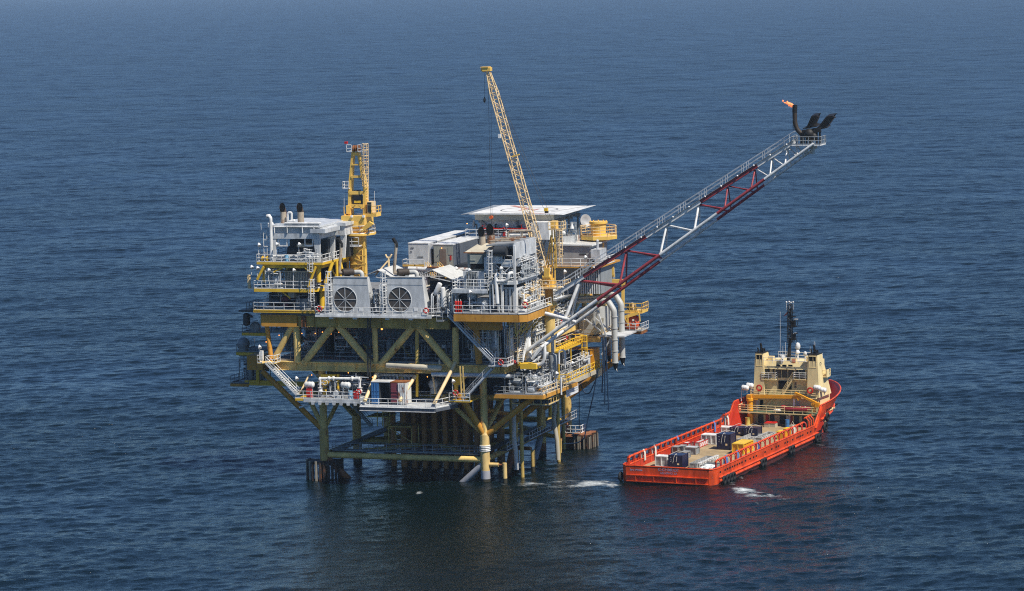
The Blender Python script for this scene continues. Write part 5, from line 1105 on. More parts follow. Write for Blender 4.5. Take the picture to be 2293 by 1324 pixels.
b=MB(); 
for (x0_,y0_,x1_,y1_) in ((1825,283,1834,263),(1855,282,1868,264)): b.bar(TP(x0_,y0_,2),TP(x1_,y1_,2),.12)
for x,y in ((1832,260),(1868,261)): b.bar(TP(x-3,y-1,2),TP(x+3,y+3,2),.15)
b.build('shield_frame','soot',FT)
# flame: several licking tongues
b=MB(); rd=random.Random(4)
def tongue(p,q,r):
    pts=[]; n=9
    for i in range(n):
        t=i/(n-1); c=p.lerp(q,t)+V((0,rd.uniform(-.08,.08),rd.uniform(-.14,.14)*t)); pts.append((c,max(.02,r*(.45+1.3*t-1.7*t*t*t*.98) if t<.98 else .02)))
    o=len(b.v); m=8; vs=[];fs=[]
    for c,rr_ in pts:
        for k in range(m): vs.append(c+V((0.35*rr_*cos(2*pi*k/m),rr_*cos(2*pi*k/m),rr_*sin(2*pi*k/m)*rd.uniform(.75,1.2))))
    for i in range(n-1):
        for k in range(m): fs.append((i*m+k,i*m+(k+1)%m,(i+1)*m+(k+1)%m,(i+1)*m+k))
    b.add(vs,fs)
tongue(TP(1779,238),TP(1761,228.5),.26); tongue(TP(1775,236),TP(1755,228),.17); tongue(TP(1776,240),TP(1765,234.5),.2); tongue(TP(1755,226.5),TP(1752,225.5),.1)
solo(b,'flame','flame','small orange gas flame blowing from the flare burner pipe','flame')
# ================================================================ right side equipment
EX=lambda px,py,vv: V(PV(px,py,vv))
def exduct(x,yt,yb,v,r,label,bend=True,m='duct'):
    t=T('exhaust_duct',label,'duct',EX(x,yb,v)); top=EX(x,yt,v); bot=EX(x,yb,v)
    if bend: MB().path([EX(x-34,yt-14,v+1.0),EX(x-13,yt-13,v+.4),EX(x,yt+8,v),(top.x,v,bot.z)],r,18,bend=.35,cap=False).build('pipe',m,t)
    else: MB().tube(top,(top.x,v,bot.z),r,18,cap=False).build('pipe',m,t)
    b=MB(); n=5
    for i in range(n): z=top.z-1.5+(bot.z-top.z+1.5)*i/(n-1); b.lathe((top.x,v,z),(0,0,1),[(r+.07,-.06),(r+.07,.06)],18)
    b.build('flange_ring','duct' if m=='duct' else m,t)
    b=MB(); b.add([(top.x+r*cos(2*pi*k/16),v+r*sin(2*pi*k/16),bot.z) for k in range(16)]+[(top.x+.35,v-.1,bot.z-1.4)],[(k,(k+1)%16,16) for k in range(0,10)]); b.build('mitred_mouth','duct',t)
    b=MB(); b.lathe((top.x,v,bot.z-.02),(0,0,-1),[(r*.93,0),(r*.6,.7),(.05,1.2)],14); b.build('dark_mouth','hole',t)
exduct(1375,688,812,24,.47,'long pale grey exhaust duct hanging beside the shorter grey one'); exduct(1391,674,800,29,.47,'long pale grey exhaust duct hanging nearest the lifeboat')
exduct(1353,750,806,25,.36,'shorter grey exhaust duct hanging beside the two long ones',False); exduct(1362,740,795,31,.36,'rusty brown exhaust duct hanging between the grey ones',False,'stack')
t=T('duct_support','grey steel bracket deck holding the hanging exhaust ducts','bracket',EX(1370,748,26)); b=MB(); p=EX(1345,750,25); q=EX(1402,742,25); b.box(p.x,q.x,24.2,30.5,p.z-.2,p.z); b.bar((p.x,24,p.z+3.4),(q.x-3,24,p.z),.25); b.bar((p.x+1,24,p.z-.1),(q.x,24,p.z-.1),.2); b.bar((p.x+.4,24,p.z-3),(p.x+2.2,24,p.z),.2); b.build('bracket','grey',t)
t=T('heat_exchanger','grey exhaust heat exchanger body with tan cowls beside the fat ducts','heat exchanger',EX(1300,720,26)); b=MB(); p=EX(1296,690,27); q=EX(1345,752,27); b.box(p.x,q.x,27,33,q.z,p.z); b.build('body','duct',t); b=MB(); b.hexa([tuple(EX(*k)) for k in ((1318,752,26),(1350,745,26),(1350,745,28),(1318,752,28),(1340,715,26),(1352,712,26),(1352,712,28),(1340,715,28))]); b.path([EX(1330,745,25.5),EX(1345,728,25.5)],.5,12); b.build('cowl','tan',t); b=MB(); b.tube(EX(1270,676,26),EX(1345,672,26),.35,12); b.tube(EX(1285,668,26),EX(1345,664,26),.25,12); b.path([EX(1330,730,25),EX(1331,705,25),EX(1340,697,25)],.3,10,bend=.4); b.build('pipe','duct',t)
b=MB(); p=EX(1355,737,24); b.bar(EX(1312,715,24.5),EX(1345,742,24.5),.18); b.bar(EX(1332,712,24.5),EX(1368,742,24.5),.18); b.build('stay','galv',t)
# lifeboat and its davit deck
LB=T('lifeboat','orange red enclosed lifeboat hanging under a yellow davit frame beyond the exhaust ducts','lifeboat',EX(1415,735,35)); v=35
a=EX(1398,728,v); c=EX(1432,726,v); b=MB(); prof=[]
n=14;m_=10; vs=[];fs=[]
for i in range(n+1):
    t_=i/n; x=a.x+(c.x-a.x)*t_; k=max(.05,(1-abs(2*t_-1)**2.6)); zc=a.z
    for j in range(m_): 
        an=2*pi*j/m_; rz=(1.9 if sin(an)>0 else .75)*k**.6; vs.append((x,v+1.1*k**.5*cos(an),zc+rz*sin(an)))
for i in range(n):
    for j in range(m_): fs.append((i*m_+j,i*m_+(j+1)%m_,(i+1)*m_+(j+1)%m_,(i+1)*m_+j))
b.add(vs,fs); LBH=b.build('hull','lifeboat',LB)
b=MB(); b.vessel(EX(1418,709,v),EX(1431,714,v),.35); b.build('canopy_tube','red',LB); b=MB(); b.box(EX(1416,718,v-1)[0],EX(1420,718,v-1)[0],v-1.12,v-1.0,EX(1418,719,v-1)[2],EX(1418,715,v-1)[2]); b.box(EX(1416,726,v-1)[0],EX(1425,726,v-1)[0],v-1.16,v-1.05,EX(1418,727,v-1)[2],EX(1418,724,v-1)[2]); b.build('hull_marking','white',LBH)
t=T('davit_platform','yellow railed davit platform with winches above the orange lifeboat','davit',EX(1415,697,34)); a=EX(1397,697,34); c=EX(1437,692,34)
b=MB(); b.box(a.x,c.x,34,37.5,a.z-.35,a.z); b.bar((a.x,33.9,a.z-1.0),(c.x-.5,33.9,a.z-.2),.3,.5); b.bar(EX(1406,706,33.8),EX(1406,730,33.8),.18); b.bar(EX(1431,700,33.8),EX(1433,720,33.8),.18); b.bar(EX(1399,712,33.8),EX(1408,728,33.8),.16); b.build('davit_frame','gold',t)
b=MB().rail([(a.x,34,a.z),(c.x,34,a.z),(c.x,37.5,a.z)],1.25,1.1,.06); b.build('railing','gold',t)
b=MB(); b.lathe(EX(1409,688,34.6),(0,1,0),[(.5,0),(.5,.6)],14); b.box(EX(1407,694,34.5)[0],EX(1413,694,34.5)[0],34.5,35.5,a.z,a.z+.8); b.box(EX(1419,692,34.5)[0],EX(1424,692,34.5)[0],34.5,35.2,a.z,a.z+.7); b.build('winch','dark',t); b=MB(); b.tube(EX(1417,694,34.5),EX(1417,679,34.5),.25,8); b.bar(EX(1414,680,34.5),EX(1423,682,34.5),.3); b.build('davit_arm','sand',t)
t=T('lifeboat_gallery','railed grey embarkation gallery below the orange lifeboat','gallery',EX(1415,742,34)); a=EX(1396,739,33); c=EX(1436,741,33); b=MB(); b.box(a.x,c.x,33,37,c.z-.1,c.z); b.build('plate','tan',t); b=MB(); b.box(a.x+.4,c.x-.05,33.3,36.5,c.z-.6,c.z-.12); b.build('underframe','pilerust',t); b=MB().rail([(a.x,33,c.z),(c.x,33,c.z),(c.x,37,c.z)],1.15,1.1,.05); b.build('railing','galv',t); b=MB(); b.bar((a.x,36.8,c.z-.3),(8,36.8,c.z-.3),.4,.5); b.build('support_arm','ochre',t)
# skids on the right lower decks
skid('process_skid','dark metering skid with grey cabinets on the ochre edged lower porch','process skid',XR1-6.3,XR1-3.3,-.8,4,ZR,3.0,21,('mid','mid','galv','dark'),3,18,vm='mid')
skid('process_skid','dense silver pipe skid at the outer corner of the ochre edged lower porch','process skid',XR1-3.0,XR1-.4,-.9,6,ZR,3.0,22,('galv','galv','white','mid'),2,30)
skid('process_skid','dark pump skid under the flare boom root','process skid',4.2,8.0,4.5,11,ZR+.3,3.6,23,('mid','dark','galv','white'),3,26)
skid('process_skid','pale pipe skid beside the yellow upper walkway','process skid',3.8,5.0,14,27,ZQ,4.6,24,('galv','galv','white','tan'),3,34)
skid('process_skid','grey valve skid behind the yellow outer railing','process skid',7.0,9.3,13.5,26,ZQ,2.6,25,('grey','white','galv','dark'),3,24)
skid('process_skid','tangled grey piping beside the red bottle gallery','process skid',3.9,5.8,6,12,18.5,4.8,26,('galv','white','galv','tan'),2,34)
skid('process_skid','pale process piping between the two crane pedestals','process skid',3.8,6.0,15,27,21.1,3.4,27,('galv','white','grey','tan'),3,36)
t=T('pipe_wall','dense wall of white and silver vertical pipes between the decks behind the flare boom','pipe wall',(5.0,14,18.5)); rd=random.Random(77)
for m in ('white','galv','tan','grey'):
    b=MB()
    for i in range(12):
        y=rd.uniform(1.5,30); x=rd.uniform(4.3,5.9); r=rd.choice((.05,.06,.08,.11)); z0_=rd.choice((18.5,18.5,21.2)); z1_=rd.uniform(22.8,25.4); b.tube((x,y,z0_),(x,y,z1_),r,6)
        if rd.random()<.7: b.path([(x,y,z1_-.02),(x,y+rd.uniform(.8,3.5),z1_-.02),(x-1.5,y+2,z1_-.02)],r,6)
        b.lathe((x,y,rd.uniform(19.2,22.5)),(0,0,1),[(r*2.4,-.12),(r*2.4,.12)],8)
    for i in range(4): zz=rd.uniform(19,25); y=rd.uniform(2,12); b.tube((6.0,y,zz),(6.0,y+rd.uniform(6,14),zz),.07,6)
    b.build('pipework',m,t)
skid('process_skid','piping behind the white side stair','process skid',3.8,4.9,-1,5,18.5,5.6,28,('galv','white','galv','sand'),2,36)
skid('process_skid','small piping skid on the main deck below the lattice crane','process skid',3.4,6.2,7,11,26,2.6,29,('galv','white','galv','sand'),2,26)
skid('process_skid','rusty tan piping on the main deck edge beside the flare walkway','process skid',4.0,6.4,14,24,25.6,1.6,30,('tan','white','galv','tan'),1,26,frame=False)
t=T('separator_vessel','tall grey vertical separator with a curved neck pipe beside the flare boom','separator',EX(1238,840,6)); p=EX(1239,840,6); q=EX(1239,792,6)
b=MB(); b.vessel((p.x,6,p.z),(p.x,6,q.z),.62,18); b.build('shell','mid',t); b=MB(); b.path([(p.x,6,q.z-.1),(p.x,6,q.z+3)],.26,10); b.path([EX(1228,794,5.5),EX(1218,790,5.5),EX(1200,794,5.5),EX(1190,797,5.5),EX(1185,806,5.5),EX(1178,815,5.5)],.34,10,bend=.6); b.build('neck_pipe','galv',t); b=MB(); b.lathe((p.x-.7,5.5,p.z+.7),(1,-.3,0),[(.4,0),(.4,.5)],12); b.build('manway','dark',t)
t=T('looping_pipe','white pipe looping down from the flare line to the right porch','pipe',EX(1220,800,0)); b=MB(); b.path([EX(1219,770,1),EX(1220,800,1),EX(1214,816,1),EX(1190,818,1),EX(1165,822,1)],.28,10,bend=.7); b.build('pipe','white',t); b=MB(); b.path([EX(1252,815,5),EX(1252,785,5),EX(1265,784,5),EX(1266,825,5)],.14,8,bend=.4); b.build('pipe','white',t)
b=MB(); x0=6.8; p=P(1328,800,v=30); 
t=T('orange_module','orange framed machinery box on the yellow railed deck','module',(8,VB-3,ZQ)); b=MB(); za=ZQ+3.1; b.box(8.85,9.5,VB-3.4,VB-.5,ZQ,za); b.build('frame','craneor',t); b=MB(); b.box(5.6,8.8,VB-3.3,VB-.6,ZQ,za-.4); b.build('machine','dark',t); b=MB(); b.hexa([(7.2,VB-3.9,za-1.2),(8.7,VB-3.9,za-1.2),(8.7,VB-3.4,za-1.2),(7.2,VB-3.4,za-1.2),(7.2,VB-3.5,za-.3),(8.7,VB-3.5,za-.3),(8.7,VB-3.32,za-.3),(7.2,VB-3.32,za-.3)]); b.build('cover','galv',t); b=MB(); b.box(5.5,9.5,VB-3.45,VB-.4,za,za+.12); b.build('top','ochre',t)
b=MB(); p=EX(1267,862,0); q=EX(1292,848,0); 
t=T('name_board','white name board with worn black lettering under the yellow railed deck edge','sign',(9.9,VA+1,ZQ-2)); va2,vb2=P(1268,868,u=9.9)[1],P(1294,855,u=9.9)[1]; zb_=P(1280,868,u=9.9)[2]; b=MB(); b.box(9.85,9.95,va2,vb2,ZQ-2.1,ZQ-.75); b.build('board','signwhite',t)
b=MB()
rd=random.Random(3)
for row in (ZQ-1.0,ZQ-1.3,ZQ-1.65):
    y=va2+.3
    while y<vb2-.4:
        w=rd.uniform(.1,.3); b.box(9.951,9.956,y,y+w,row-.09,row+.09); y+=w+rd.uniform(.06,.2)
b.build('worn_lettering','mid',t)
b=MB(); b.tube(EX(1256,845,0),EX(1257,884,0),.14,8); solo(b,'white_pole','white','white pole standing at the corner of the ochre edged porch','pole')
# hoses hanging from the right
def hose(pts,r,m,label): solo(MB().path(pts,r,6,bend=1.0),'hanging_hose',m,label,'hose','hoses hanging near the exhaust ducts')
hose([EX(1352,760,20),EX(1355,880,20),EX(1354,905,20)],.11,'hose','straight dark hose hanging left of the shorter exhaust duct'); hose([EX(1356,755,20.5),EX(1361,870,20.5),EX(1363,920,20.5)],.11,'hose','longest straight blue hose hanging beside the exhaust ducts'); hose([EX(1349,755,21),EX(1351,800,21),EX(1348,880,21)],.10,'hose','thin dark hose hanging nearest the orange module')
hose([EX(1340,825,22),EX(1335,850,22),EX(1320,882,22),EX(1308,880,22),EX(1300,860,22)],.09,'hose','dark hose sagging in a loop under the yellow railed deck'); hose([EX(1338,830,22),EX(1330,880,22),EX(1318,930,22),EX(1308,985,22),EX(1290,993,22),EX(1262,994,22)],.09,'hose','long blue hose trailing down to the boat landing')
hose([EX(1297,865,23),EX(1297,960,23)],.06,'cable','thin straight cable dropping to the boat landing')
# left outboard equipment
t=T('outboard_tank','round grey tank on the outboard tank deck','tank',EX(545,785,11)); b=MB(); p=EX(545,770,11); b.sphere((p.x,11,p.z),1.05,16); b.build('shell','mid',t); b=MB(); b.tube((p.x,11,p.z-1.9),(p.x,11,p.z-.6),.8,14); b.build('skirt','mid',t)
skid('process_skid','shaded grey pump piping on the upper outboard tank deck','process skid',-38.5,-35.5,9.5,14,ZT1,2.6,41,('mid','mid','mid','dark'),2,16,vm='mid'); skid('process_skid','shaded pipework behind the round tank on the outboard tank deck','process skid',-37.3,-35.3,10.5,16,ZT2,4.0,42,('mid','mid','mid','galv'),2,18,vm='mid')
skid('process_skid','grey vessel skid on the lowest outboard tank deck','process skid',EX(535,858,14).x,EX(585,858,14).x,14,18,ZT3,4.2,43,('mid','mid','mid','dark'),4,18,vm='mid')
b=MB(); b.torus(EX(572,733,4),(0,1,0),.8,.09,24,6); b.lathe(EX(572,733,4),(0,-1,0),[(.72,0),(.72,.2),(.2,.3)],20); solo(b,'hose_reel','mid','large round hose reel on the outboard side below the main deck','reel')
b=MB(); b.vessel((EX(552,712,3).x,3,EX(552,730,3).z),(EX(552,712,3).x,3,EX(552,701,3).z),.55); solo(b,'dark_tank','dark','dark upright tank under the main deck edge beside the hose reel','tank')
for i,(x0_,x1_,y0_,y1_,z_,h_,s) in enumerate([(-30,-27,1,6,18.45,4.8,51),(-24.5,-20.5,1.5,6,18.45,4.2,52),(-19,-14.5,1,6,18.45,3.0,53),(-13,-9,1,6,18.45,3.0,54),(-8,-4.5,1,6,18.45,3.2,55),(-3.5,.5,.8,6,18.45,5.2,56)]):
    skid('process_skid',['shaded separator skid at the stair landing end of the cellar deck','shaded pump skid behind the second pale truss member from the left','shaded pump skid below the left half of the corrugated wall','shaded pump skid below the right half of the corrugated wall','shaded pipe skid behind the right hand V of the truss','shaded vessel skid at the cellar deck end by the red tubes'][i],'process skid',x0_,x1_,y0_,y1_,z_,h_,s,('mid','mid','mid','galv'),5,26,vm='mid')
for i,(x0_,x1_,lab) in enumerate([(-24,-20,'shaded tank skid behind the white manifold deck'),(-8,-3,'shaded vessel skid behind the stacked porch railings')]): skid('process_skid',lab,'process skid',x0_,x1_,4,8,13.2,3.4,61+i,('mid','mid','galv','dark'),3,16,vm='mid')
for i,x in enumerate((1108,)): 
    t=T('shock_vessel','dark hanging vessel pair under the ochre edged front porch','vessel',EX(1105,780,-1)); b=MB(); b.sphere(EX(1106,742,-1),.62,14); b.sphere(EX(1107,776,-1),.68,14); b.build('shell','mid',t); b=MB(); b.tube(EX(1103,700,-1),EX(1104,740,-1),.22,10); b.tube(EX(1106,750,-1),EX(1107,765,-1),.45,12); b.build('neck','mid',t)
# ================================================================ things on the lower porches
zl=12.9
t=T('pipe_manifold','white flanged pipe manifold standing on the manifold porch','manifold',EX(755,880,-3)); v=-3
b=MB(); b.path([EX(718,882,v),EX(717,848,v),EX(805,848,v),EX(806,882,v)],.21,10,bend=.3); b.build('main_pipe','white',t)
b=MB(); 
for x,y in ((717,850),(737,848),(747,848),(789,848),(806,850)): p=EX(x,y,v); b.lathe(p,(1,0,0),[(.38,-.1),(.38,.1)],12)
for y in (872,): 
    for x in (718,806): b.lathe(EX(x,y,v),(0,0,1),[(.42,-.3),(.3,0),(.42,.3)],12)
b.build('flange','white',t); b=MB()
for x in (739,750): b.path([EX(x,849,v),EX(x,868,v),EX(x+1,880,v)],.09,6)
b.torus(EX(728,857,v-.3),(0,1,0),.38,.06,16,6); b.tube(EX(720,857,v),EX(728,857,v-.3),.08,6); b.build('valve','galv',t)
b=MB(); b.tube(EX(797,836,v),EX(797,848,v),.04,5); b.tube(EX(796,844,v),EX(826,846,v),.07,6); b.build('spray_pipe','galv',t)
def htank(x,y,label):
    t=T('white_tank',label,'tank',EX(x,886,-3.8)); a=EX(x-11,y,-3.8); c=EX(x+11,y+1,-3.8); MB().vessel(a,c,.45,16).build('shell','white',t); b=MB()
    for s in (-.45,.45): b.bar(((a.x+c.x)/2+s,-3.8,zl),((a.x+c.x)/2+s,-3.8,a.z-.3),.12)
    for s in (-.5,0,.5): b.torus(((a.x+c.x)/2+s,-3.8,a.z),(1,0,0),.46,.025,20,4)
    b.build('cradle','galv',t)
htank(693,861,'white horizontal tank above the red box on the manifold porch'); htank(774,862,'white horizontal tank above the pale blue drum on the manifold porch')
b=MB(); p=EX(686,887,-4.3); q=EX(697,887,-4.3); b.box(p.x,q.x,-4.3,-3.6,zl,EX(690,871,-4.3).z); b.box(p.x+.35,p.x+.4,-4.34,-4.3,zl,EX(690,871,-4.3).z); solo(b,'red_cabinet','red','red fire cabinet under the white tank nearest the stair','cabinet')
b=MB(); p=EX(785,886,-4.1); b.lathe((p.x,-4.1,zl),(0,0,1),[(.35,0),(.37,.06),(.35,.12),(.35,.6),(.37,.66),(.35,.72),(.35,1.25)],16); solo(b,'blue_drum','paleblue','pale blue drum under the white tank nearest the container on the manifold porch','drum')
b=MB(); p=EX(752,876,-4); b.lathe((p.x,-4.2,zl+.8),(0,1,0),[(.42,0),(.42,.9)],14); b.box(p.x-.3,p.x+.7,-4,-3.3,zl,zl+.5); solo(b,'pump_set','galv','small grey pump with a round end in the middle of the manifold porch','pump')
b=MB(); p=EX(793,884,-4.2); b.box(p.x-.1,p.x+.5,-4.2,-3.6,zl,zl+1.2); solo(b,'red_cabinet','red','red hose box beside the lifebuoy on the manifold porch','cabinet')
# open container with doors
zc=zp; v=-5.2
SCN=T('shipping_container','open half height container with one blue and one grey door on the lower porch','container',EX(870,890,v)); a,c=EX(831,880,v).x,EX(908,880,v).x; d_=2.4; zt=EX(870,857,v).z
xs=[a,EX(849,880,v).x,EX(874,880,v).x,EX(892,880,v).x,c]
b=MB(); b.box(xs[1],xs[2],v+.1,v+d_,zc+.15,zc+.22); b.box(xs[1],xs[1]+.08,v,v+d_,zc+.1,zt); b.box(xs[2]-.08,xs[2]-.003,v,v+d_,zc+.1,zt); b.box(xs[1],xs[2],v+d_-.1,v+d_-.02,zc+.2,zt); b.build('body','dark',SCN)
b=MB(); b.box(xs[0],xs[2],v-.05,v+d_+.1,zt,zt+.1); b.build('roof','grey',SCN)
b=MB(); b.box(xs[0],xs[1],v,v+.12,zc+.1,zt-.02); 
for k in range(3): x=xs[0]+.15+k*.4; b.bar((x,v-.04,zc+.15),(x,v-.04,zt-.1),.07)
for k in range(4): z=zc+.4+k*.55; b.bar((xs[0]+.05,v-.03,z),(xs[1]-.05,v-.03,z),.06)
b.build('blue_door','blue',SCN)
SC2=T('shipping_container','rusty white container with an open maroon door beside the blue one on the porch','container',EX(890,890,v)); b=MB(); b.box(xs[3]+.02,xs[4],v+.02,v+d_,zc+.1,zt-.005); b.build('body','whiterust',SC2)
b=MB(); b.box(xs[2]+.02,xs[4]+.05,v-.04,v+d_+.12,zt+.003,zt+.11); b.build('roof','pilerust',SC2)
b=MB(); b.box(xs[2]+.1,xs[3]-.02,v-.02,v+.1,zc+.3,zt-.05)
for k in range(4): z=zc+.5+k*.5; b.bar((xs[2]+.15,v-.05,z),(xs[3]-.1,v-.05,z),.1)
b.build('maroon_door','maroon',SC2)
b=MB(); b.box(xs[3]-.02,xs[3]+1.2,v-.12,v,zc+.1,zt-.05)
for k in range(4): x=xs[3]+.1+k*.33; b.bar((x,v-.15,zc+.15),(x,v-.15,zt-.1),.06)
b.build('grey_door','whiterust',SC2)
b=MB(); b.box(xs[2]+.05,xs[3],v+.4,v+d_,zc+.1,zt-.01); b.build('inner','dark',SC2)
# pipe bank behind the containers
t=T('pipe_bank','row of curved grey exhaust pipes under a header behind the containers','pipe bank',EX(880,885,-.5)); v=-.5; b=MB()
for i in range(9):
    x=850+8.3*i; b.path([EX(x,890,v),EX(x,850,v),EX(x-2,843,v+.6)],.22,10,bend=.3)
b.build('pipe','galv',t); b=MB(); b.tube(EX(846,839,v),EX(925,841,v),.24,10); b.tube(EX(842,840,v-.4),EX(850,838,v-.4),.4,10); b.bar(EX(890,850,v-.4),EX(890,838,v-.4),.2); b.build('header','grey',t)
t=T('round_vessel','pale grey round ended vessel in the shade above the lower porch','vessel',EX(970,885,1)); b=MB(); p=EX(968,862,.5); b.vessel((p.x,.5,p.z),(p.x,4.5,p.z),.78,18); b.build('shell','galv',t); b=MB(); b.tube((p.x,.8,p.z+.5),EX(970,842,.8),.2,8); b.box(p.x-.5,p.x+.5,1,3,13.2,p.z-.6); b.build('nozzle','galv',t)
# ------- more piping and small gear on the decks
def run(label,pts,offs,r,m,name='pipe_run'):
    t=T(name,label,'pipes',tuple(pts[0])); 
    for i in range(len(offs)):
        o=V(offs[i]); MB().path([V(p)+o for p in pts],r*(1+.35*(i%3)),7,bend=.35).build('pipe',m if i%3 else 'galv',t)
    return t
run('bundle of grey pipes running high under the main deck behind the truss',[(-30,3,24.4),(-12,3,24.4),(-12,6,24.4),(0,6,24.2)],[(0,.0,-.0),(0,.35,-.25),(0,.1,-.6),(0,.5,-.8)],.11,'mid')
run('row of pale pipes hanging below the cellar deck girder above the manifold porch',[(-27,-.3,15.9),(-20,-.3,15.9),(-20,3,15.7)],[(0,0,0),(.4,.3,-.35),(.9,.5,-.7)],.1,'grey')
run('pair of white pipes rising past the cellar deck by the red tubes',[(2.9,-1.2,18.6),(2.9,-1.2,22.5),(2.9,2,22.8),(2.9,2,25)],[(0,0,0),(-.5,.2,.3),(-1.0,.4,.6)],.1,'white')
run('bent white pipes over the filter vessels at the main deck edge',[(-4.6,-2.6,26),(-4.6,-2.6,29.2),(-4.6,1.5,29.6)],[(0,0,0),(.45,.2,-.3),(.9,.3,.2),(1.5,.1,-.8)],.09,'white')
run('silver pipes along the edge of the tower top deck',[(xl+1,-2.4,zA+.35),(xl+8.5,-2.4,zA+.35),(xl+8.5,2,zA+.35)],[(0,0,0),(0,.25,.2),(0,.1,.5)],.07,'white')
run('thin grey conduits along the fan porch floor',[(-24,-4.6,25.85),(-7,-4.6,25.85)],[(0,0,0),(0,.2,.05),(0,.4,0)],.05,'mid')
skid('process_skid','valve cluster in front of the engine shelter on the tower top deck','process skid',xl+6.2,xl+9.8,-2.7,-1.9,zA,1.6,81,('galv','white','galv','mid'),1,18,frame=False)
skid('process_skid','silver valve cluster between the two fan coolers','process skid',cx1+.9,dx0-1.4,-4.3,-2.6,25.75,3.4,82,('mid','white','galv','dark'),1,22,frame=False)
skid('process_skid','white pipes and valves before the turbine module middle floor','process skid',xb-3.4,xb-.4,-4.0,-3.2,zmid,1.7,83,('galv','white','galv','mid'),1,18,frame=False)
skid('process_skid','grey valves along the turbine module foot behind the porch railing','process skid',-1.6,2.6,-4.6,-3.4,ZM,1.7,84,('mid','galv','white','dark'),2,20,frame=False)
skid('process_skid','silver pipes and gauges on the side of the turbine module','process skid',xb+.15,xb+1.1,-3.2,5.2,ZM,3.6,85,('galv','white','galv','sand'),1,34,frame=False)
skid('process_skid','upper pipes and cable boxes on the side of the turbine module','process skid',xb+.15,xb+.7,-3.4,5.2,zmid,3.2,86,('galv','white','galv','mid'),0,20,frame=False)
skid('process_skid','rusty tan and white piping behind the pipe rack lattice','process skid',-16,-6,5.4,7.6,26,2.6,87,('tan','white','tan','galv'),3,34,frame=False)
skid('process_skid','pale valves on the manifold porch behind the blue drum','process skid',PV(702,886,-3.4)[0],PV(815,886,-3.4)[0],-2.6,.5,12.9,2.2,88,('galv','white','galv','mid'),3,30,frame=False)
skid('process_skid','grey piping under the ochre edged front porch above the cellar deck','process skid',-1.5,3.2,-1.4,-.2,18.5,5.6,89,('mid','galv','white','tan'),2,30,frame=False)
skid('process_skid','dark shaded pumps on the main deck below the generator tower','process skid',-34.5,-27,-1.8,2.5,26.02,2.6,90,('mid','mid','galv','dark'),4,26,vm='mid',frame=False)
skid('process_skid','piping on the machine deck of the lattice boom crane','process skid',4.4,6.6,11.4,13.4,zs,1.5,91,('sand','gold','galv','dark'),1,14,frame=False)
skid('process_skid','white instrument piping by the large dish under the helideck','process skid',2.5,6.5,27.2,28.4,31,3.0,92,('mid','white','galv','mid'),2,26,frame=False)
skid('process_skid','grey gear along the quarters gallery under the helideck','process skid',-9.5,-1,26.3,27.6,PV(1100,531,26)[2],1.4,93,('mid','white','red','dark'),2,20,frame=False)
# ------- lifebuoys
def buoy(px,py,v,label,r=.36,nrm=(0,1,0)): 
    p=EX(px,py,v); b=MB().torus(p,nrm,r,.11,20,8); t=solo(b,'lifebuoy','red',label,'lifebuoy','red lifebuoys on the platform railings'); q=MB(); o=V(t.location); 
    for a in (45,135,225,315): q.torus((r*cos(R(a))*1.0,0,(p.z-o.z)+r*sin(R(a))),(cos(R(a)+pi/2),0,sin(R(a)+pi/2)),.125,.03,10,4)
    q.build('white_band','white',t)
buoy(715,692,-5.12,'red lifebuoy on the railing on the fan porch by the caged ladder'); buoy(954,696,-5.12,'red lifebuoy on the railing on the fan porch by the filter vessels'); buoy(803,878,-4.75,'red lifebuoy on the railing of the manifold porch'); buoy(1020,880,-4.4,'red lifebuoy on the yellow edged landing by the porch stair'); buoy(1121,812,-4.75,'red lifebuoy at the cellar deck corner by the red tubes'); buoy(1176,683,-3.5,'small red lifebuoy on the side railing of the turbine module')
# ------- flood lights on posts
def flood(px,yb,yt,v,label,m='white'):
    p=EX(px,yb,v); q=EX(px,yt,v); t=T('flood_light',label,'flood light',p,'white flood lights on thin posts'); b=MB(); b.tube(p,(p.x,p.y,q.z),.05,6); b.build('post',m,t)
    b=MB(); b.lathe((p.x+.15,p.y-.15,q.z),(0.5,-.5,-.8),[(.12,-.2),(.22,0),(.3,.3)],12); b.build('lamp_head','lampoff',t); return t
for a in [(563,615,597,-2.8,'white flood light outermost on the tower middle deck by the tan cage'),(577,640,599,-2.8,'white flood light at the corner of the tower middle deck beside the tan cage'),(602,640,604,-2.9,'white flood light in front of the tower manifold'),(658,643,604,-2.9,'white flood light in front of the dark radiator'),(580,585,547,-2.8,'white flood light on the corner of the tower top deck'),(620,583,546,-2.9,'white flood light beside the white vent pipe'),(670,583,546,-2.9,'white flood light in front of the engine shelter'),(1052,690,653,-5.3,'white flood light on the ochre edged front porch'),(1123,690,600,-4.6,'tall white flood light before the turbine module'),(1134,530,503,26,'white flood light on the quarters gallery'),(1050,625,604,-5,'white flood light beside the transformer'),(1021,622,600,6,'white flood light behind the pipe rack'),(1281,845,812,3,'white flood light above the name board'),(1307,760,715,26,'white flood light by the heat exchanger'),(1246,868,835,-1,'white flood light on the ochre edged porch'),(664,885,846,-4.4,'white flood light at the stair end of the manifold porch'),(1014,880,852,-3.9,'white flood light by the porch stair'),(581,806,776,-4.3,'white flood light on the stair landing of the cellar deck'),(1310,592,575,21.5,'tan flood light before the grey shelter'),(1264,640,607,16,'white flood light by the crane machine deck')]: flood(*a)
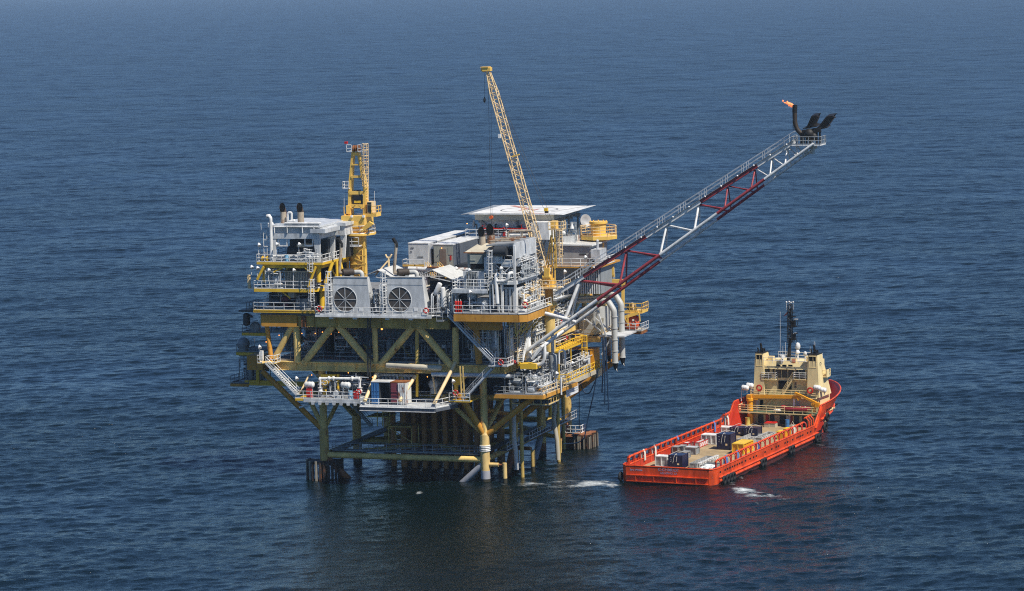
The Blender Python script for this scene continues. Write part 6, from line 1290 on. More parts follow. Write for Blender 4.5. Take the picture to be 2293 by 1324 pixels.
# lit deck lamps
def deckl(px,py,v,label='small orange lamp glowing among the shaded decks',r=.13): solo(MB().sphere(EX(px,py,v),r,8),'deck_lamp','lamp',label,'lamp','orange deck lamps lit in the shade')
for px,py,v in ((561,709,8),(596,766,4),(625,751,3),(676,747,1),(706,747,1),(709,738,2),(722,744,1),(741,748,1),(759,744,1),(775,741,1),(719,832,2),(780,835,2),(698,840,2),(834,845,1),(957,844,2),(1082,768,2),(1091,767,2),(855,737,2),(964,596,14),(992,597,14),(1002,596,14),(989,556,14.6),(1139,588,-2.5),(1046,501,25)): deckl(px,py,v,r=.085 if px not in (561,855,1139) else .16)
solo(MB().lathe(EX(561,704,8),(0,0,-1),[(.1,0),(.45,.4),(.5,.5)],12),'lamp_shade','dark','dark lamp hood over the orange lamp beside the dark upright tank','lamp hood')
# white swing-arm camera lamp at the lower left
t=T('arm_light','white lamp at the end of a long arm below the manifold porch','arm light',EX(720,897,-3)); b=MB(); b.tube(EX(720,896,-3),EX(690,907,-3),.09,6); b.build('arm','mid',t); b=MB(); b.vessel(EX(692,906,-3),EX(670,913,-3),.16); b.build('lamp','lampoff',t)
# red bottles on the side gallery
for i,(x,y) in enumerate(((1250,768),(1257,764))):
    p=EX(x,y,20); b=MB(); b.vessel((p.x,20,21.1),(p.x,20,22.9),.24,10); solo(b,'fire_bottle','red',f'red fire bottle on the white railed side gallery, {("left","right")[i]} of the pair','fire bottle','red fire bottles on the side gallery')
buoy(1265,756,21.5,'red lifebuoy on the white railed side gallery behind the flare boom')
b=MB(); p=EX(1130,520,25.8); b.box(EX(1126,520,25.9).x,EX(1131,520,25.9).x,25.9,26.1,EX(1128,529,25.9).z,EX(1128,520,25.9).z); solo(b,'red_cabinet','red','small red cabinet on the quarters gallery','cabinet')
b=MB(); p=EX(641,570,-2.4); b.lathe((EX(642,580,-2.4).x,-2.4,zA),(0,0,1),[(.3,0),(.32,.05),(.3,.1),(.3,.55),(.32,.6),(.3,.65),(.3,1.05)],14); solo(b,'blue_drum','paleblue','pale blue drum behind the railing of the tower top deck','drum')
b=MB(); p=EX(593,580,-2.6); b.lathe((p.x-.4,-2.6,zA+.45),(1,0,0),[(.45,0),(.45,.12),(.2,.12),(.2,.8),(.45,.8),(.45,.92)],14); solo(b,'cable_drum','yellow','yellow cable drum at the corner of the tower top deck by the antenna frame','drum')
# ================================================================ supply vessel (own axes: x to starboard, y to the bow)
class Frame:
    def __init__(s,o,rz): s.o=o; s.c=cos(rz); s.s=sin(rz)
    def tol(s,p): x,y,z=p[0]-s.o[0],p[1]-s.o[1],p[2]-s.o[2]; return (x*s.c+y*s.s,-x*s.s+y*s.c,z)
    def tow(s,p): return (s.o[0]+p[0]*s.c-p[1]*s.s, s.o[1]+p[0]*s.s+p[1]*s.c, s.o[2]+p[2])
    def P(s,px,py,x=None,y=None,z=None):
        d=ray(px,py); a=s.tol(CAM); b=s.tol(tuple(CAM[i]+d[i] for i in range(3))); b=tuple(b[i]-a[i] for i in range(3))
        for k,val in enumerate((x,y,z)):
            if val is not None:
                t=(val-a[k])/b[k]; return V(tuple(a[i]+t*b[i] for i in range(3)))
SO=(26.95,4.57,0.0); SRZ=-R(5.9); S=Frame(SO,SRZ)
SH=T('supply_vessel','orange red offshore supply vessel with a beige wheelhouse at the bow','ship',SO,rz=SRZ,local=True)
def sp(x,y,yy): return S.P(x,y,y=yy)
def spb(mb,x0,y0,x1,y1,yy,d):
    ym=(y0+y1)/2;xm=(x0+x1)/2
    return mb.box(sp(x0,ym,yy).x,sp(x1,ym,yy).x,yy,yy+d,sp(xm,y1,yy).z,sp(xm,y0,yy).z)
HB=7.55; ZD=1.3; ZB=2.49; LB_=70.0
def htop(y): return ZB if y<44 else ZB+(5.3-ZB)*(y-44)/3.6 if y<47.6 else 5.3+.9*((y-47.6)/22.4)**1.5
def bt(y): return HB if y<49 else HB*max(0,1-((y-49)/21.2)**2.3)**.62
def bw(y): return HB-.08 if y<40 else (HB-.08)*max(0,1-((y-40)/27.0)**2.0)**.85
ST=[0,.25,.8,1.6]+[4,8,14,20,26,32,38,41,44,44.01+.9,46,47.6,49,51,53,55,57,59,61,63,64.5,66,67.2,68.2,69,69.6,70.0,70.19]
def corner(y): # rounded stern corners in plan
    return HB-(1.6-math.sqrt(max(0,1.6**2-(1.6-y)**2)))*.55 if y<1.6 else None
def hsec(y,off=0.0):
    zt=htop(y); out=[]
    for k in range(8):
        t=k/7; z=-2.2+(zt+2.2)*t; 
        tz=min(1,max(0,z/ max(zt,.1))) if z>0 else 0
        b=bw(y)+(bt(y)-bw(y))*tz**1.3
        if y<1.6: b=corner(y)
        if y<.01: b=HB-.9
        out.append((max(0,b-off),z))
    return out
def hullmesh(off,zmin=None):
    b=MB(); n=8
    for s in (1,-1):
        vs=[];fs=[]
        for y in ST:
            for (x,z) in hsec(y,off): vs.append((s*x,y,z if zmin is None else max(z,zmin)))
        for i in range(len(ST)-1):
            for k in range(n-1): fs.append((i*n+k,(i+1)*n+k,(i+1)*n+k+1,i*n+k+1))
        b.add(vs,fs)
    return b
b=hullmesh(0); e=HB-.9
b.add([(-e,0,-2.2),(e,0,-2.2),(e,0,ZB),(-e,0,ZB)],[(0,1,2,3)]); b.build('hull','hull',SH)
b=hullmesh(.16,1.25); b.add([(-e,.16,1.2),(e,.16,1.2),(e,.16,ZB),(-e,.16,ZB)],[(0,1,2,3)]); b.build('inner_bulwark','hullin',SH)
b=MB()
for s in (1,-1):
    pts=[(s*(hsec(y)[-1][0]-.06),y,htop(y)+.03) for y in ST if y<=69.7]; b.path(pts,.12,8)
b.tube((-e,.05,ZB+.03),(e,.05,ZB+.03),.1,8); b.build('bulwark_cap','hull',SH)
b=MB()
for s in (1,-1):
    ys=[y for y in ST if y<=67]; vs=[]; fs=[]
    for y in ys:
        x=(corner(y) if y<1.6 else bw(y)) if y>.01 else HB-.9
        vs+=[(s*(x+.02),y,-.6),(s*(x+.02),y,.12+.05*sin(y*1.7))]
    for i in range(len(ys)-1): fs.append((2*i,2*i+2,2*i+3,2*i+1))
    b.add(vs,fs)
b.add([(-e,-.02,-.6),(e,-.02,-.6),(e,-.02,.14),(-e,-.02,.14)],[(0,1,2,3)]); b.build('boot_top','boot',SH)
# rubbing strakes
b=MB()
for s in (1,-1):
    for z,y0,y1,h in ((.55,1.0,50,.22),(1.05,1.0,46,.16)):
        pts=[y for y in ST if y0<=y<=y1]
        b.path([(s*(bw(y)+(bt(y)-bw(y))*.3+.05),y,z) for y in pts],h,8)
    pts=[y for y in ST if 47<=y<=69]; b.path([(s*(bw(y)+(bt(y)-bw(y))*.55+.08),y,2.9+.02*(y-47)) for y in pts],.2,8)
    b.bar((s*(HB+.1),44.4,2.0),(s*(HB+.1),47.6,5.0),.25,.3)
b.build('rubbing_strake','hull',SH)
b=MB()
for z in (.25,1.15): b.bar((-6.5,-.12,z),(6.5,-.12,z),.28,.12)
for x in (-5.0,-2.1,1.5,4.6): b.bar((x,-.12,.25),(x,-.12,1.15),.12,.26,up=(0,1,0))
b.build('transom_fender','hull',SH)
b=MB()
for y in [2,4,5,6,7,8,9,10,11,12.5,14.5,16,17.2,21,24,26,27,30,31.2,33.5,35.5,36.4,37.3,38.2,40.5,42]:
    b.box(HB-.02,HB+.012,y,y+.55,1.72,1.95)
for y in (51,52,53,56,57): xx=bt(y)*.965; b.box(xx-.05,xx+.06,y,y+.5,3.9,4.15)
b.build('freeing_port','hole',SH)
def deckpoly(z,y0,y1,off,name,m):
    ys=[y0]+[y for y in ST if y0<y<y1]+[y1]; bz=lambda y:bw(y)+(bt(y)-bw(y))*min(1,max(0,z/htop(y)))**1.3; r=[(bz(y)-off-.1 if y>1.6 else HB-off-.3,y) for y in ys]; r=[(max(x,.02),y) for x,y in r]
    b=MB(); b.prism([(x,y,z) for x,y in r]+[(-x,y,z) for x,y in reversed(r)],(0,0,-.08)); return b.build(name,m,SH)
deckpoly(ZD,.2,52,.12,'timber_deck','wood'); deckpoly(3.2,49.2,68.5,.25,'forecastle_deck','greendk')
# side rails with hoops
for s,nm in ((1,'hull'),(-1,'hull')):
    X=s*6.95; zr=3.5
    b=MB(); b.path([(X,1.9,zr-.25),(X,2.4,zr),(X,39.5,zr),(X,40.4,zr+.05)],.15,10); b.path([(X,1.9,2.35),(X,40,2.35)],.12,8); b.build('rail_tube',nm,SH)
    b=MB()
    for i in range(19):
        y=2.0+i*2.1; b.bar((X,y,ZD),(X,y,zr),.22,.16)
    b.build('rail_post','hull' if s<0 else 'hullin',SH)
    b=MB()
    for i in range(19):
        y=2.6+i*2.1; b.path([(s*(HB-.08),y,ZB),(s*(HB-.08),y,ZB+.55),(s*(HB-.2),y,ZB+.9),(s*(HB-.45),y,zr+.08),(X,y,zr)],.11,6)
    b.build('rail_hoop','hullin',SH)
    b=MB(); b.box(X-.05,X+.05,2,43,ZD,2.2) if s<0 else b.box(X-.05,X+.05,2,43,ZD,1.75); b.build('cargo_rail_plating','hullin',SH)
b=MB()
for y in (41.5,42.6,43.7): 
    for s in (1,-1): b.path([(s*(HB-.05),y,ZB),(s*(HB-.05),y,3.6),(s*(HB-.5),y,4.1),(s*6.8,y,4.0)],.12,6)
for s in (1,-1): b.bar((s*6.8,41.4,4.0),(s*6.8,44.5,4.2),.2)
b.build('rail_hoop','hull',SH)
b=MB(); 
for s in (-1,1): b.prism([(s*7.2,44.2,ZD),(s*7.2,49,ZD),(s*7.2,49,5.3),(s*7.2,47.6,5.3)],(s*.1,0,0))
b.build('inner_wing','hullin',SH)
# lower house, recess under the ledge deck
b=MB(); b.box(-6.6,6.6,51.0,52.2,ZD,3.45); b.build('lower_wall','beige',SH)
b=MB()
for x,w,m in ((-4.6,.9,0),(-2.6,.8,0),(-.9,1.1,0),(1.6,.9,0),(3.0,.8,0)): b.box(x,x+w,50.95,51,ZD+.1,3.2)
b.build('recess_door','dark',SH); b=MB(); b.box(-3.3,-2.8,50.9,51,ZD+.1,3.1); b.box(1.0,1.35,50.9,51,ZD+.1,3.0); b.build('red_stanchion','red',SH)
b=MB(); b.box(.3,1.0,50.9,51,ZD+.6,2.9); b.box(4.1,4.6,50.9,51,ZD+.6,2.7); b.build('white_locker','white',SH)
zl1=3.55; yl=48.6
b=MB(); b.box(-7.05,7.05,yl,51.5,zl1-.16,zl1); b.box(-6.6,6.6,51.5,57,zl1-.16,zl1); LD=b.build('ledge_deck','beige',SH)
b=MB(); b.box(-7.0,7.0,yl+.05,51.5,zl1+.003,zl1+.02); b.build('ledge_plating','greendk',LD)
b=MB(); b.rail([(-7.1,51.5,zl1),(-7.1,yl+.05,zl1),(7.1,yl+.05,zl1),(7.1,51.5,zl1)],1.1,1.6,.045,mids=2,toe=False); b.build('ledge_railing','beige',LD)
b=MB()
for x in (-5.5,-2,1.5,5): b.box(x,x+.3,yl+.1,yl+.5,zl1-.36,zl1-.165)
b.build('ledge_bracket','beige',LD)
# middle house
b=MB(); yw=51.4; b.box(-5.7,5.7,yw,57,zl1,5.95); b.build('middle_wall','beige',SH)
b=MB(); spb(b,1702,896,1709,922,yw-.06,.05); b.build('door','hole',SH); b=MB(); spb(b,1693,893,1700,921,yw-.1,.09); spb(b,1782,893,1790,917,yw-.1,.09); b.build('grey_door','galv',SH)
z2=6.0; y2=50.2
b=MB(); b.box(-5.7,5.7,y2,57,z2-.15,z2); UD=b.build('upper_deck','beige',SH); b=MB(); b.box(-5.65,5.65,y2+.04,57,z2+.003,z2+.02); b.build('upper_deck_plating','greendk',UD)
b=MB(); b.rail([(-5.65,52,z2),(-5.65,y2+.05,z2),(5.65,y2+.05,z2),(5.65,51,z2)],1.1,1.5,.045,mids=2,toe=False); b.build('upper_railing','beige',UD)
MB().stair((-3.8,51.4,zl1),(-1.6,51.4,z2),.8,(0,1,0)).build('stair','beige',SH)
# upper house between two funnels casings
yc=50.9
TL0,TL1,TR0,TR1=sp(1691.5,820,yc).x,sp(1709.5,820,yc).x,sp(1809.5,830,yc).x,sp(1830,830,yc).x
ztL=sp(1700,791,yc).z; ztR=sp(1820,795,yc).z; zt_=max(ztL,ztR)
for nm,x0,x1,s in (('port',TL0,TL1,-1),('starboard',TR0,TR1,1)):
    b=MB(); w0=.45; b.hexa([(x0-(.35 if s<0 else .15),yc-.2,z2),(x1+(.35 if s>0 else .15),yc-.2,z2),(x1+(.45 if s>0 else .15),yc+5.5,z2),(x0-(.45 if s<0 else .15),yc+5.5,z2),(x0,yc,zt_),(x1,yc,zt_),(x1,yc+2.3,zt_+.0),(x0,yc+2.3,zt_+.0)])
    f=b.build('funnel_casing','beige',SH)
    k=MB(); k.prism([(x0-.06,yc-.06,zt_),(x1+.06,yc-.06,zt_),(x1+.06,yc+2.4,zt_+.0),(x0-.06,yc+2.4,zt_+.0)],(0,0,.12)); k.build('black_top','black',f)
    k=MB(); xm=(x0+x1)/2
    for dx,dy,h,r in ((0,1.0,1.5,.2),(-.45,.8,.8,.13),(.4,.8,.75,.13),(-.2,1.7,.8,.12),(.3,1.8,.6,.12)): k.path([(xm+dx,yc+dy,zt_),(xm+dx,yc+dy,zt_+h*.7),(xm+dx-.05,yc+dy-.15,zt_+h)],r,10,r2=r*.9)
    k.build('exhaust_pipe','black',f)
    k=MB(); k.box(x0+.2,x1-.2,yc-.03,yc+.05,zt_-2.05,zt_-.3); k.build('vent_opening','hole',f)
    k=MB(); k.bar((x0+.15,yc-.05,zt_-2.1),(x1-.15,yc-.05,zt_-2.1),.08); k.bar((x0+.15,yc-.05,zt_-.26),(x1-.15,yc-.05,zt_-.26),.08); k.bar((x0+.17,yc-.05,zt_-2.1),(x0+.17,yc-.05,zt_-.26),.06); k.bar((x1-.17,yc-.05,zt_-2.1),(x1-.17,yc-.05,zt_-.26),.06); k.bar((xm+.1,yc-.04,zt_-2.0),(xm+.1,yc-.04,zt_-.3),.05); k.build('vent_frame','beige',f)
    if s>0: FNR=f
# starboard emblem: ring and lettering plates
xs_=TR1+.02
b=MB(); b.torus((xs_+.03,yc+1.35,zt_-2.0),(1,0,0),.62,.055,24,6); b.build('emblem_ring','inkblack',FNR)
b=MB(); b.lathe((xs_-.02,yc+1.35,zt_-2.0),(1,0,0),[(.58,0),(.58,.035)],24); b.build('emblem_disc','white',FNR)
def worn(orgs,ex,L,h,n,m,parent):
    rd=random.Random(2); b=MB(); ex=V(ex)
    for o in orgs:
        for i in range(n):
            if i==n//3: continue
            a=V(o)+ex*(L*i/n); c=a+ex*(L/n*.62); w=V((ex.y,-ex.x,0))*.006
            for q in range(2): z=rd.uniform(-.5,.1)*h; b.bar(a.lerp(c,q*.8)+V((0,0,z)),a.lerp(c,q*.8+.2)+V((0,0,z+h*.55)),.05,.01)
            z=rd.choice((-.4,0,.4))*h; b.bar(a+V((0,0,z)),c+V((0,0,z)),.01,.05)
    b.build('worn_lettering',m,parent)
def text(body,size,org,ex,m,parent,name='lettering'):
    cu=bpy.data.curves.new(name,'FONT'); cu.body=body; cu.size=size; cu.align_x='CENTER'; cu.align_y='CENTER'; cu.extrude=0.004
    o=bpy.data.objects.new('tmp',cu); COL.objects.link(o); bpy.context.view_layer.update()
    me=bpy.data.meshes.new_from_object(o.evaluated_get(bpy.context.evaluated_depsgraph_get())); bpy.data.objects.remove(o); ex=V(ex)
    n=ex.cross(V((0,0,1)))
    for v in me.vertices: c=v.co.copy(); v.co=V(org)+ex*c.x+V((0,0,1))*c.y+n*c.z
    me.materials.clear(); me.materials.append(M[m]); ob=bpy.data.objects.new(name,me); COL.objects.link(ob); ob.parent=parent; ORG[ob]=ORG.get(parent,(0,0,0)); return ob
MB().path([(xs_+.05,yc+1.55,zt_-1.65),(xs_+.05,yc+1.3,zt_-1.62),(xs_+.05,yc+1.2,zt_-1.8),(xs_+.05,yc+1.45,zt_-2.0),(xs_+.05,yc+1.5,zt_-2.25),(xs_+.05,yc+1.25,zt_-2.4),(xs_+.05,yc+1.15,zt_-2.3)],.05,6).build('emblem_mark','inkblack',FNR)
worn([(xs_+.13,yc+.75,zt_-4.35),(xs_+.18,yc+.85,zt_-5.35)],(0,1,0),1.4,.4,9,'inkblack',FNR); b=MB(); b.box(xs_+.07,xs_+.09,yc+.7,yc+2.3,zt_-3.88,zt_-3.82); b.box(xs_+.16,xs_+.18,yc+.7,yc+2.3,zt_-5.0,zt_-4.94); b.build('emblem_rule','inkblack',FNR)
text('C-CHARIOT',.62,(sp(1497,1053,0).x,-.012,sp(1497,1053,0).z),(1,0,0),'text',SH); text('GALLIANO, LA',.42,(sp(1497,1060.5,0).x,-.012,sp(1497,1060.5,0).z),(1,0,0),'text',SH); p=sp(1411,1052,0); worn([(p.x,-.012,p.z)],(1,0,0),2.0,.24,13,'text',SH)
# wheelhouse
zr=sp(1760,826,51.4).z; zrt=sp(1760,817,51.4).z
b=MB(); b.box(TL1-.1,TR0+.1,51.75,58,z2,zr); WH=b.build('wheelhouse','beige',SH)
b=MB(); b.box(TL1-.15,TR0+.12,51.62,58.6,zr,zrt+.2); WR=b.build('wheelhouse_roof','beige',SH); b=MB(); b.prism([(TL1-.1,51.15,zr-.05),(TL1-.1,51.6,zrt+.55),(TL1-.1,51.6,zr-.05)],(TR0-TL1+.15,0,0)); b.build('roof_brow','beige',WR)
b=MB()
for x0,x1 in ((1737,1749),(1751,1763),(1765,1777)): spb(b,x0,829,x1,846,51.68,.06)
b.build('window','brownglass',WH); b=MB()
for x0,x1 in ((1711,1723),(1789,1802)): spb(b,x0,824,x1,833,51.68,.06)
b.build('window','glass',WH)
b=MB()
for x0 in (1738,1751.5,1765): spb(b,x0,817,x0+9.5,821,51.12,.06)
b.build('roof_light','glass',WR)
b=MB(); spb(b,1743,853,1772,872,51.66,.08); b.build('dark_doorway','hole',WH)
b=MB(); spb(b,1730,823,1734,838,51.67,.07); spb(b,1783,824,1787,838,51.67,.07); b.build('side_door','dark',WH)
b=MB(); spb(b,1779,857,1783,862,51.67,.07); spb(b,1779,864,1783,869,51.67,.07); b.build('wall_sign','brownbox',WH)
for x0,x1 in ((1706,1737),(1778,1805)):
    zz=sp((x0+x1)/2,849,50.9).z; a=sp(x0,848,50.9).x; c=sp(x1,848,50.9).x
    b=MB(); b.box(a,c,50.7,51.74,zz-.15,zz); b.build('bridge_balcony','beige',SH); b=MB(); b.rail([(a,51.7,zz),(a,50.72,zz),(c,50.72,zz),(c,51.7,zz)],1.05,1.1,.04,mids=2,toe=False); b.build('balcony_railing','white',SH)
    b=MB(); 
    for k in (.25,1.0): b.box(a+k,a+k+.6,50.95,51.3,zz+.15,zz+.75)
    b.build('control_console','inkblack',SH)
MB().stair((sp(1752,875,51).x,51.2,z2),(sp(1776,842,51).x,51.2,sp(1776,848,50.9).z),.75,(0,1,0)).build('stair','beige',SH)
# roof fittings
zz=zrt+.2
b=MB(); b.rail([(TL1,50.95,zz),(TR0,50.95,zz)],1.0,1.4,.04,toe=False); b.rail([(TL1,58,zz),(TR0,58,zz)],1.0,1.4,.04,toe=False); b.build('roof_railing','white',WR)
b=MB(); a=sp(1726,797,52); b.box(a.x-.5,a.x+.4,52,52.8,zz,zz+1.0); c=sp(1777,805,51.5); b.box(c.x-.4,c.x+.4,51.5,52.2,zz,zz+.9); b.box(c.x+1.2,c.x+2.8,54,55,zz,zz+.9); b.build('roof_locker','beige',WR); b=MB(); b.box(c.x-.2,c.x+.25,51.46,51.5,zz+.2,zz+.7); b.build('orange_case','orange',SH)
b=MB(); a=sp(1752,800,51.5); b.tube((a.x,51.5,zz),(a.x,51.5,zz+1),.09,6); b.lathe((a.x-.3,51.6,zz+1.1),(1,-.6,0),[(.3,0),(.36,.6)],12); b.box(a.x-.5,a.x+.2,51.3,51.7,zz+.3,zz+.6); b.build('search_light','white',SH)
def dome(px,yb,yt,yy,r,name): 
    a=sp(px,yb,yy); c=sp(px,yt,yy); b=MB(); b.tube((a.x,yy,zz),(a.x,yy,a.z),.12,8); b.lathe((a.x,yy,a.z),(0,0,1),[(r*.6,0),(r,.25*(c.z-a.z)),(r,.6*(c.z-a.z)),(r*.7,.88*(c.z-a.z)),(.02,c.z-a.z)],18); b.build(name,'white',SH)
dome(1786.5,783,767,55,.42,'radar_dome'); dome(1786,793,784,54,.36,'radar_dome'); dome(1803,796,787,54,.28,'radar_dome')
MA=MB(); ym=54.0; a=sp(1766,800,ym); h=sp(1769,760,ym); MA.lathe((a.x,ym,zz),(h.x-a.x,0,h.z-zz),[(.36,0),(.24,h.z-zz)],10); MA.build('mast_leg','black',SH)
b=MB(); zt=sp(1770,678,ym).z; xm=h.x
b.lattice((xm,ym,h.z-.6),(xm+.1,ym,zt-.3),.75,.55,9,.065,.035,(1,0,0)); b.tube((xm,ym,h.z-.8),(xm+.1,ym,zt-1),.11,8)
for y0_,x0_,x1_ in ((738,1770,1786),(722,1768,1786),(712,1762,1780),(692,1763,1778),(700,1760,1782)): p=sp(x0_,y0_+8,ym); q=sp(x1_,y0_+8,ym); b.bar((p.x,ym,p.z),(q.x,ym,p.z),.1); b.box(p.x+(q.x-p.x)*.6,q.x,ym-.4,ym+.4,p.z-.08,p.z)
for x,y0_,y1_ in ((1778,768,752),(1784,765,752),(1778,735,716),(1786,728,716)): b.bar(tuple(sp(x,y0_,ym)),tuple(sp(x+1,y1_,ym)),.09)
for x0_,y0_,x1_,y1_ in ((1774,762,1781,748),(1773,732,1781,718)): p=sp(x0_,y0_,ym); q=sp(x1_,y1_,ym); b.box(p.x,q.x,ym-.3,ym+.3,p.z,q.z)
MST=b.build('mast','black',SH)
b=MB(); 
for x,y in ((1761,677),(1767,676),(1771,678),(1776,677)): b.sphere(tuple(sp(x,y,ym)),.16,8); p=sp(x,y,ym); b.bar((p.x,ym,p.z-1.2),(p.x,ym,p.z),.07)
b.bar(tuple(sp(1775,714.5,ym)),tuple(sp(1787,715.5,ym)),.12,.2); b.bar(tuple(sp(1776,747,ym)),tuple(sp(1783,745.5,ym)),.1,.15); b.build('mast_light','white',MST)
b=MB(); p=[sp(1763,698,ym),sp(1763.5,704,ym),sp(1758,707,ym),sp(1755,709,ym),sp(1758,703,ym)]; b.prism(p,(0,.04,0)); b.build('ensign','boatred',MST); b=MB(); b.bar(p[0]+V((-.1,-.02,-.15)),p[3]+V((.25,-.02,.3)),.09,.03); b.build('ensign_stripe','white',MST)
b=MB()
for x,y0_,y1_ in ((1747,798,698),(1753,800,775),(1759,800,767),(1823,790,764),(1825,790,767),(1814,800,775)): p=sp(x,y0_,53); q=sp(x,y1_,53); b.tube(p,q,.025,4)
b.build('whip_aerial','white',SH)
b=MB(); a=sp(1843,842,54); c=sp(1855,842,54); b.box(TR1+.1,c.x,53,55,a.z-.1,a.z); b.rail([(c.x,55,a.z),(c.x,53,a.z),(TR1+.2,53,a.z)],1.1,.8,.05); b.box(c.x-.1,c.x+.12,53,54.2,a.z-.1,a.z+1); b.build('bridge_wing','beige',SH)
# tyre fenders along the side
def tyre(px,py,x=None,y=None,ax=(1,0,0),r=.5):
    p=S.P(px,py,x=x) if x is not None else S.P(px,py,y=y); p=(p.x,p.y,max(p.z,.45)); MB().torus(p,ax,r,.2,20,8).build('tyre_fender','rubber',SH)
for px,py in ((1622,1079),(1630,1075.5),(1637,1072),(1643,1069),(1707,1037),(1713,1034),(1770,1009),(1776,1006),(1829,983),(1835,980)): tyre(px,py,x=HB+.25)
tyre(1848,958,x=HB+.3,r=.62); tyre(1849,954,x=HB+.3,r=.55); tyre(1853,934,x=HB+.3,r=.55); tyre(1390,1067,x=-HB-.15,r=.55)
# life raft canisters
def canister(px,py,yy,lab):
    p=sp(px,py,yy); t=T('liferaft_canister',lab,'life raft',S.tow((p.x,yy,p.z-.4)),'white liferaft canisters on the vessel',rz=SRZ,local=True); MB().vessel((-.65,0,.45),(.65,0,.3),.42,14).build('canister','white',t); b=MB()
    for x in (-.35,.3): b.torus((x,0,.38),(1,0,-.1),.43,.03,16,4); b.bar((x,0,-.45),(x,0,.0),.1)
    b.build('strap','galv',t)
canister(1668.5,868,49.5,'white liferaft canister, outer of the pair on the port rail'); canister(1679,863,50.5,'white liferaft canister, inner of the pair on the port rail'); canister(1829.5,868,50.5,'white liferaft canister, inner of the pair beside the beige starboard wall'); canister(1842,873,51.5,'white liferaft canister, outer of the pair beside the beige starboard wall')
b=MB(); b.path([tuple(S.tow(sp(1660,898,49.5))),tuple(S.tow(sp(1660,873,49.5))),tuple(S.tow(sp(1667,871,49.5)))],.07,6); solo(b,'davit_pole','white','thin white davit pole below the port liferafts','pole')
def sbuoy(px,py,yy,lab): 
    p=S.tow(sp(px,py,yy)); solo(MB().torus(p,(S.s*-1,S.c,0),.42,.13,20,8),'lifebuoy','red',lab,'lifebuoy','red lifebuoys on the vessel')
sbuoy(1700,869,50.1,'red lifebuoy on the port end of the vessel upper railing'); sbuoy(1814,875,50.1,'red lifebuoy on the starboard end of the vessel upper railing')
# deck crane of the vessel
DC=T('deck_crane','orange yellow knuckle boom deck crane folded across the ledge deck of the vessel','crane',S.tow((sp(1680,920,49.6).x,49.6,ZD)),rz=SRZ,local=True); ox=sp(1680,920,49.6).x; oy=49.6
def D(px,py,yy=49.6): p=sp(px,py,yy); return (p.x-ox,p.y-oy,p.z-ZD)
b=MB(); b.tube((0,0,0),(0,0,D(1680,893)[2]),.48,16); b.lathe((0,0,D(1680,899)[2]),(0,0,1),[(.48,0),(.62,.1),(.62,.5),(.5,.6)],16); b.build('post','craneor',DC)
b=MB(); b.bar(D(1676,888),D(1790,889),.4,.55); b.bar(D(1674,891),D(1698,894),.35,.3); b.box(D(1674,893)[0],D(1684,893)[0],-.5,.5,D(1678,893)[2],D(1678,884)[2]); b.build('main_boom','craneor',DC)
b=MB(); b.bar(D(1780,880,49.4),D(1829,903,49.0),.38,.34); b.bar(D(1788,889,49.4),D(1791,896,49.4),.4,.6); b.bar(D(1824,903,49),D(1824,925,49),.4); b.box(D(1826,904,49)[0],D(1835,904,49)[0],-1.0,-.3,D(1830,912,49)[2],D(1830,902,49)[2]); b.bar(D(1818,903,49),D(1824,915,49),.3); b.build('jib','craneor',DC)
b=MB(); b.tube(D(1778,891),D(1778,909),.12,8); b.build('boom_support','white',DC)
# inflatable on the ledge deck
t=T('inflatable_boat','dark red inflatable rescue boat lying on the ledge deck of the vessel','inflatable boat',S.tow((sp(1780,918,49.4).x,49.4,zl1)),rz=SRZ,local=True); w=2.4
b=MB(); b.path([(w,-.55,.75),(-w*.6,-.55,.75),(-w,0,.95),(-w*.6,.55,.75),(w,.55,.75)],.3,12,bend=.6); b.build('tube','boatred',t); b=MB(); b.hexa([(-w*.7,-.35,.45),(w*.9,-.35,.45),(w*.9,.35,.45),(-w*.7,.35,.45),(-w*.8,-.5,.75),(w,-.5,.75),(w,.5,.75),(-w*.8,.5,.75)]); b.build('floor','mid',t); b=MB()
for x in (-.9,.3,1.2): b.bar((x,-.5,1.0),(x+.5,.5,1.02),.16,.06)
b.build('thwart','white',t); b=MB(); b.bar((-1.6,-.4,.1),(-1.6,.4,.1),.2,.7); b.bar((1.6,-.4,.1),(1.6,.4,.1),.2,.7); b.build('cradle','dark',t)
p=S.tow((sp(1740,918,49).x,49.0,zl1)); 
b=MB(); 
for k in range(4): b.sphere((p[0]+.28*k-.4,p[1],p[2]+.35),.24,8)
solo(b,'buoy_bundle','white','bundle of small white floats on the ledge deck railing of the vessel','floats')
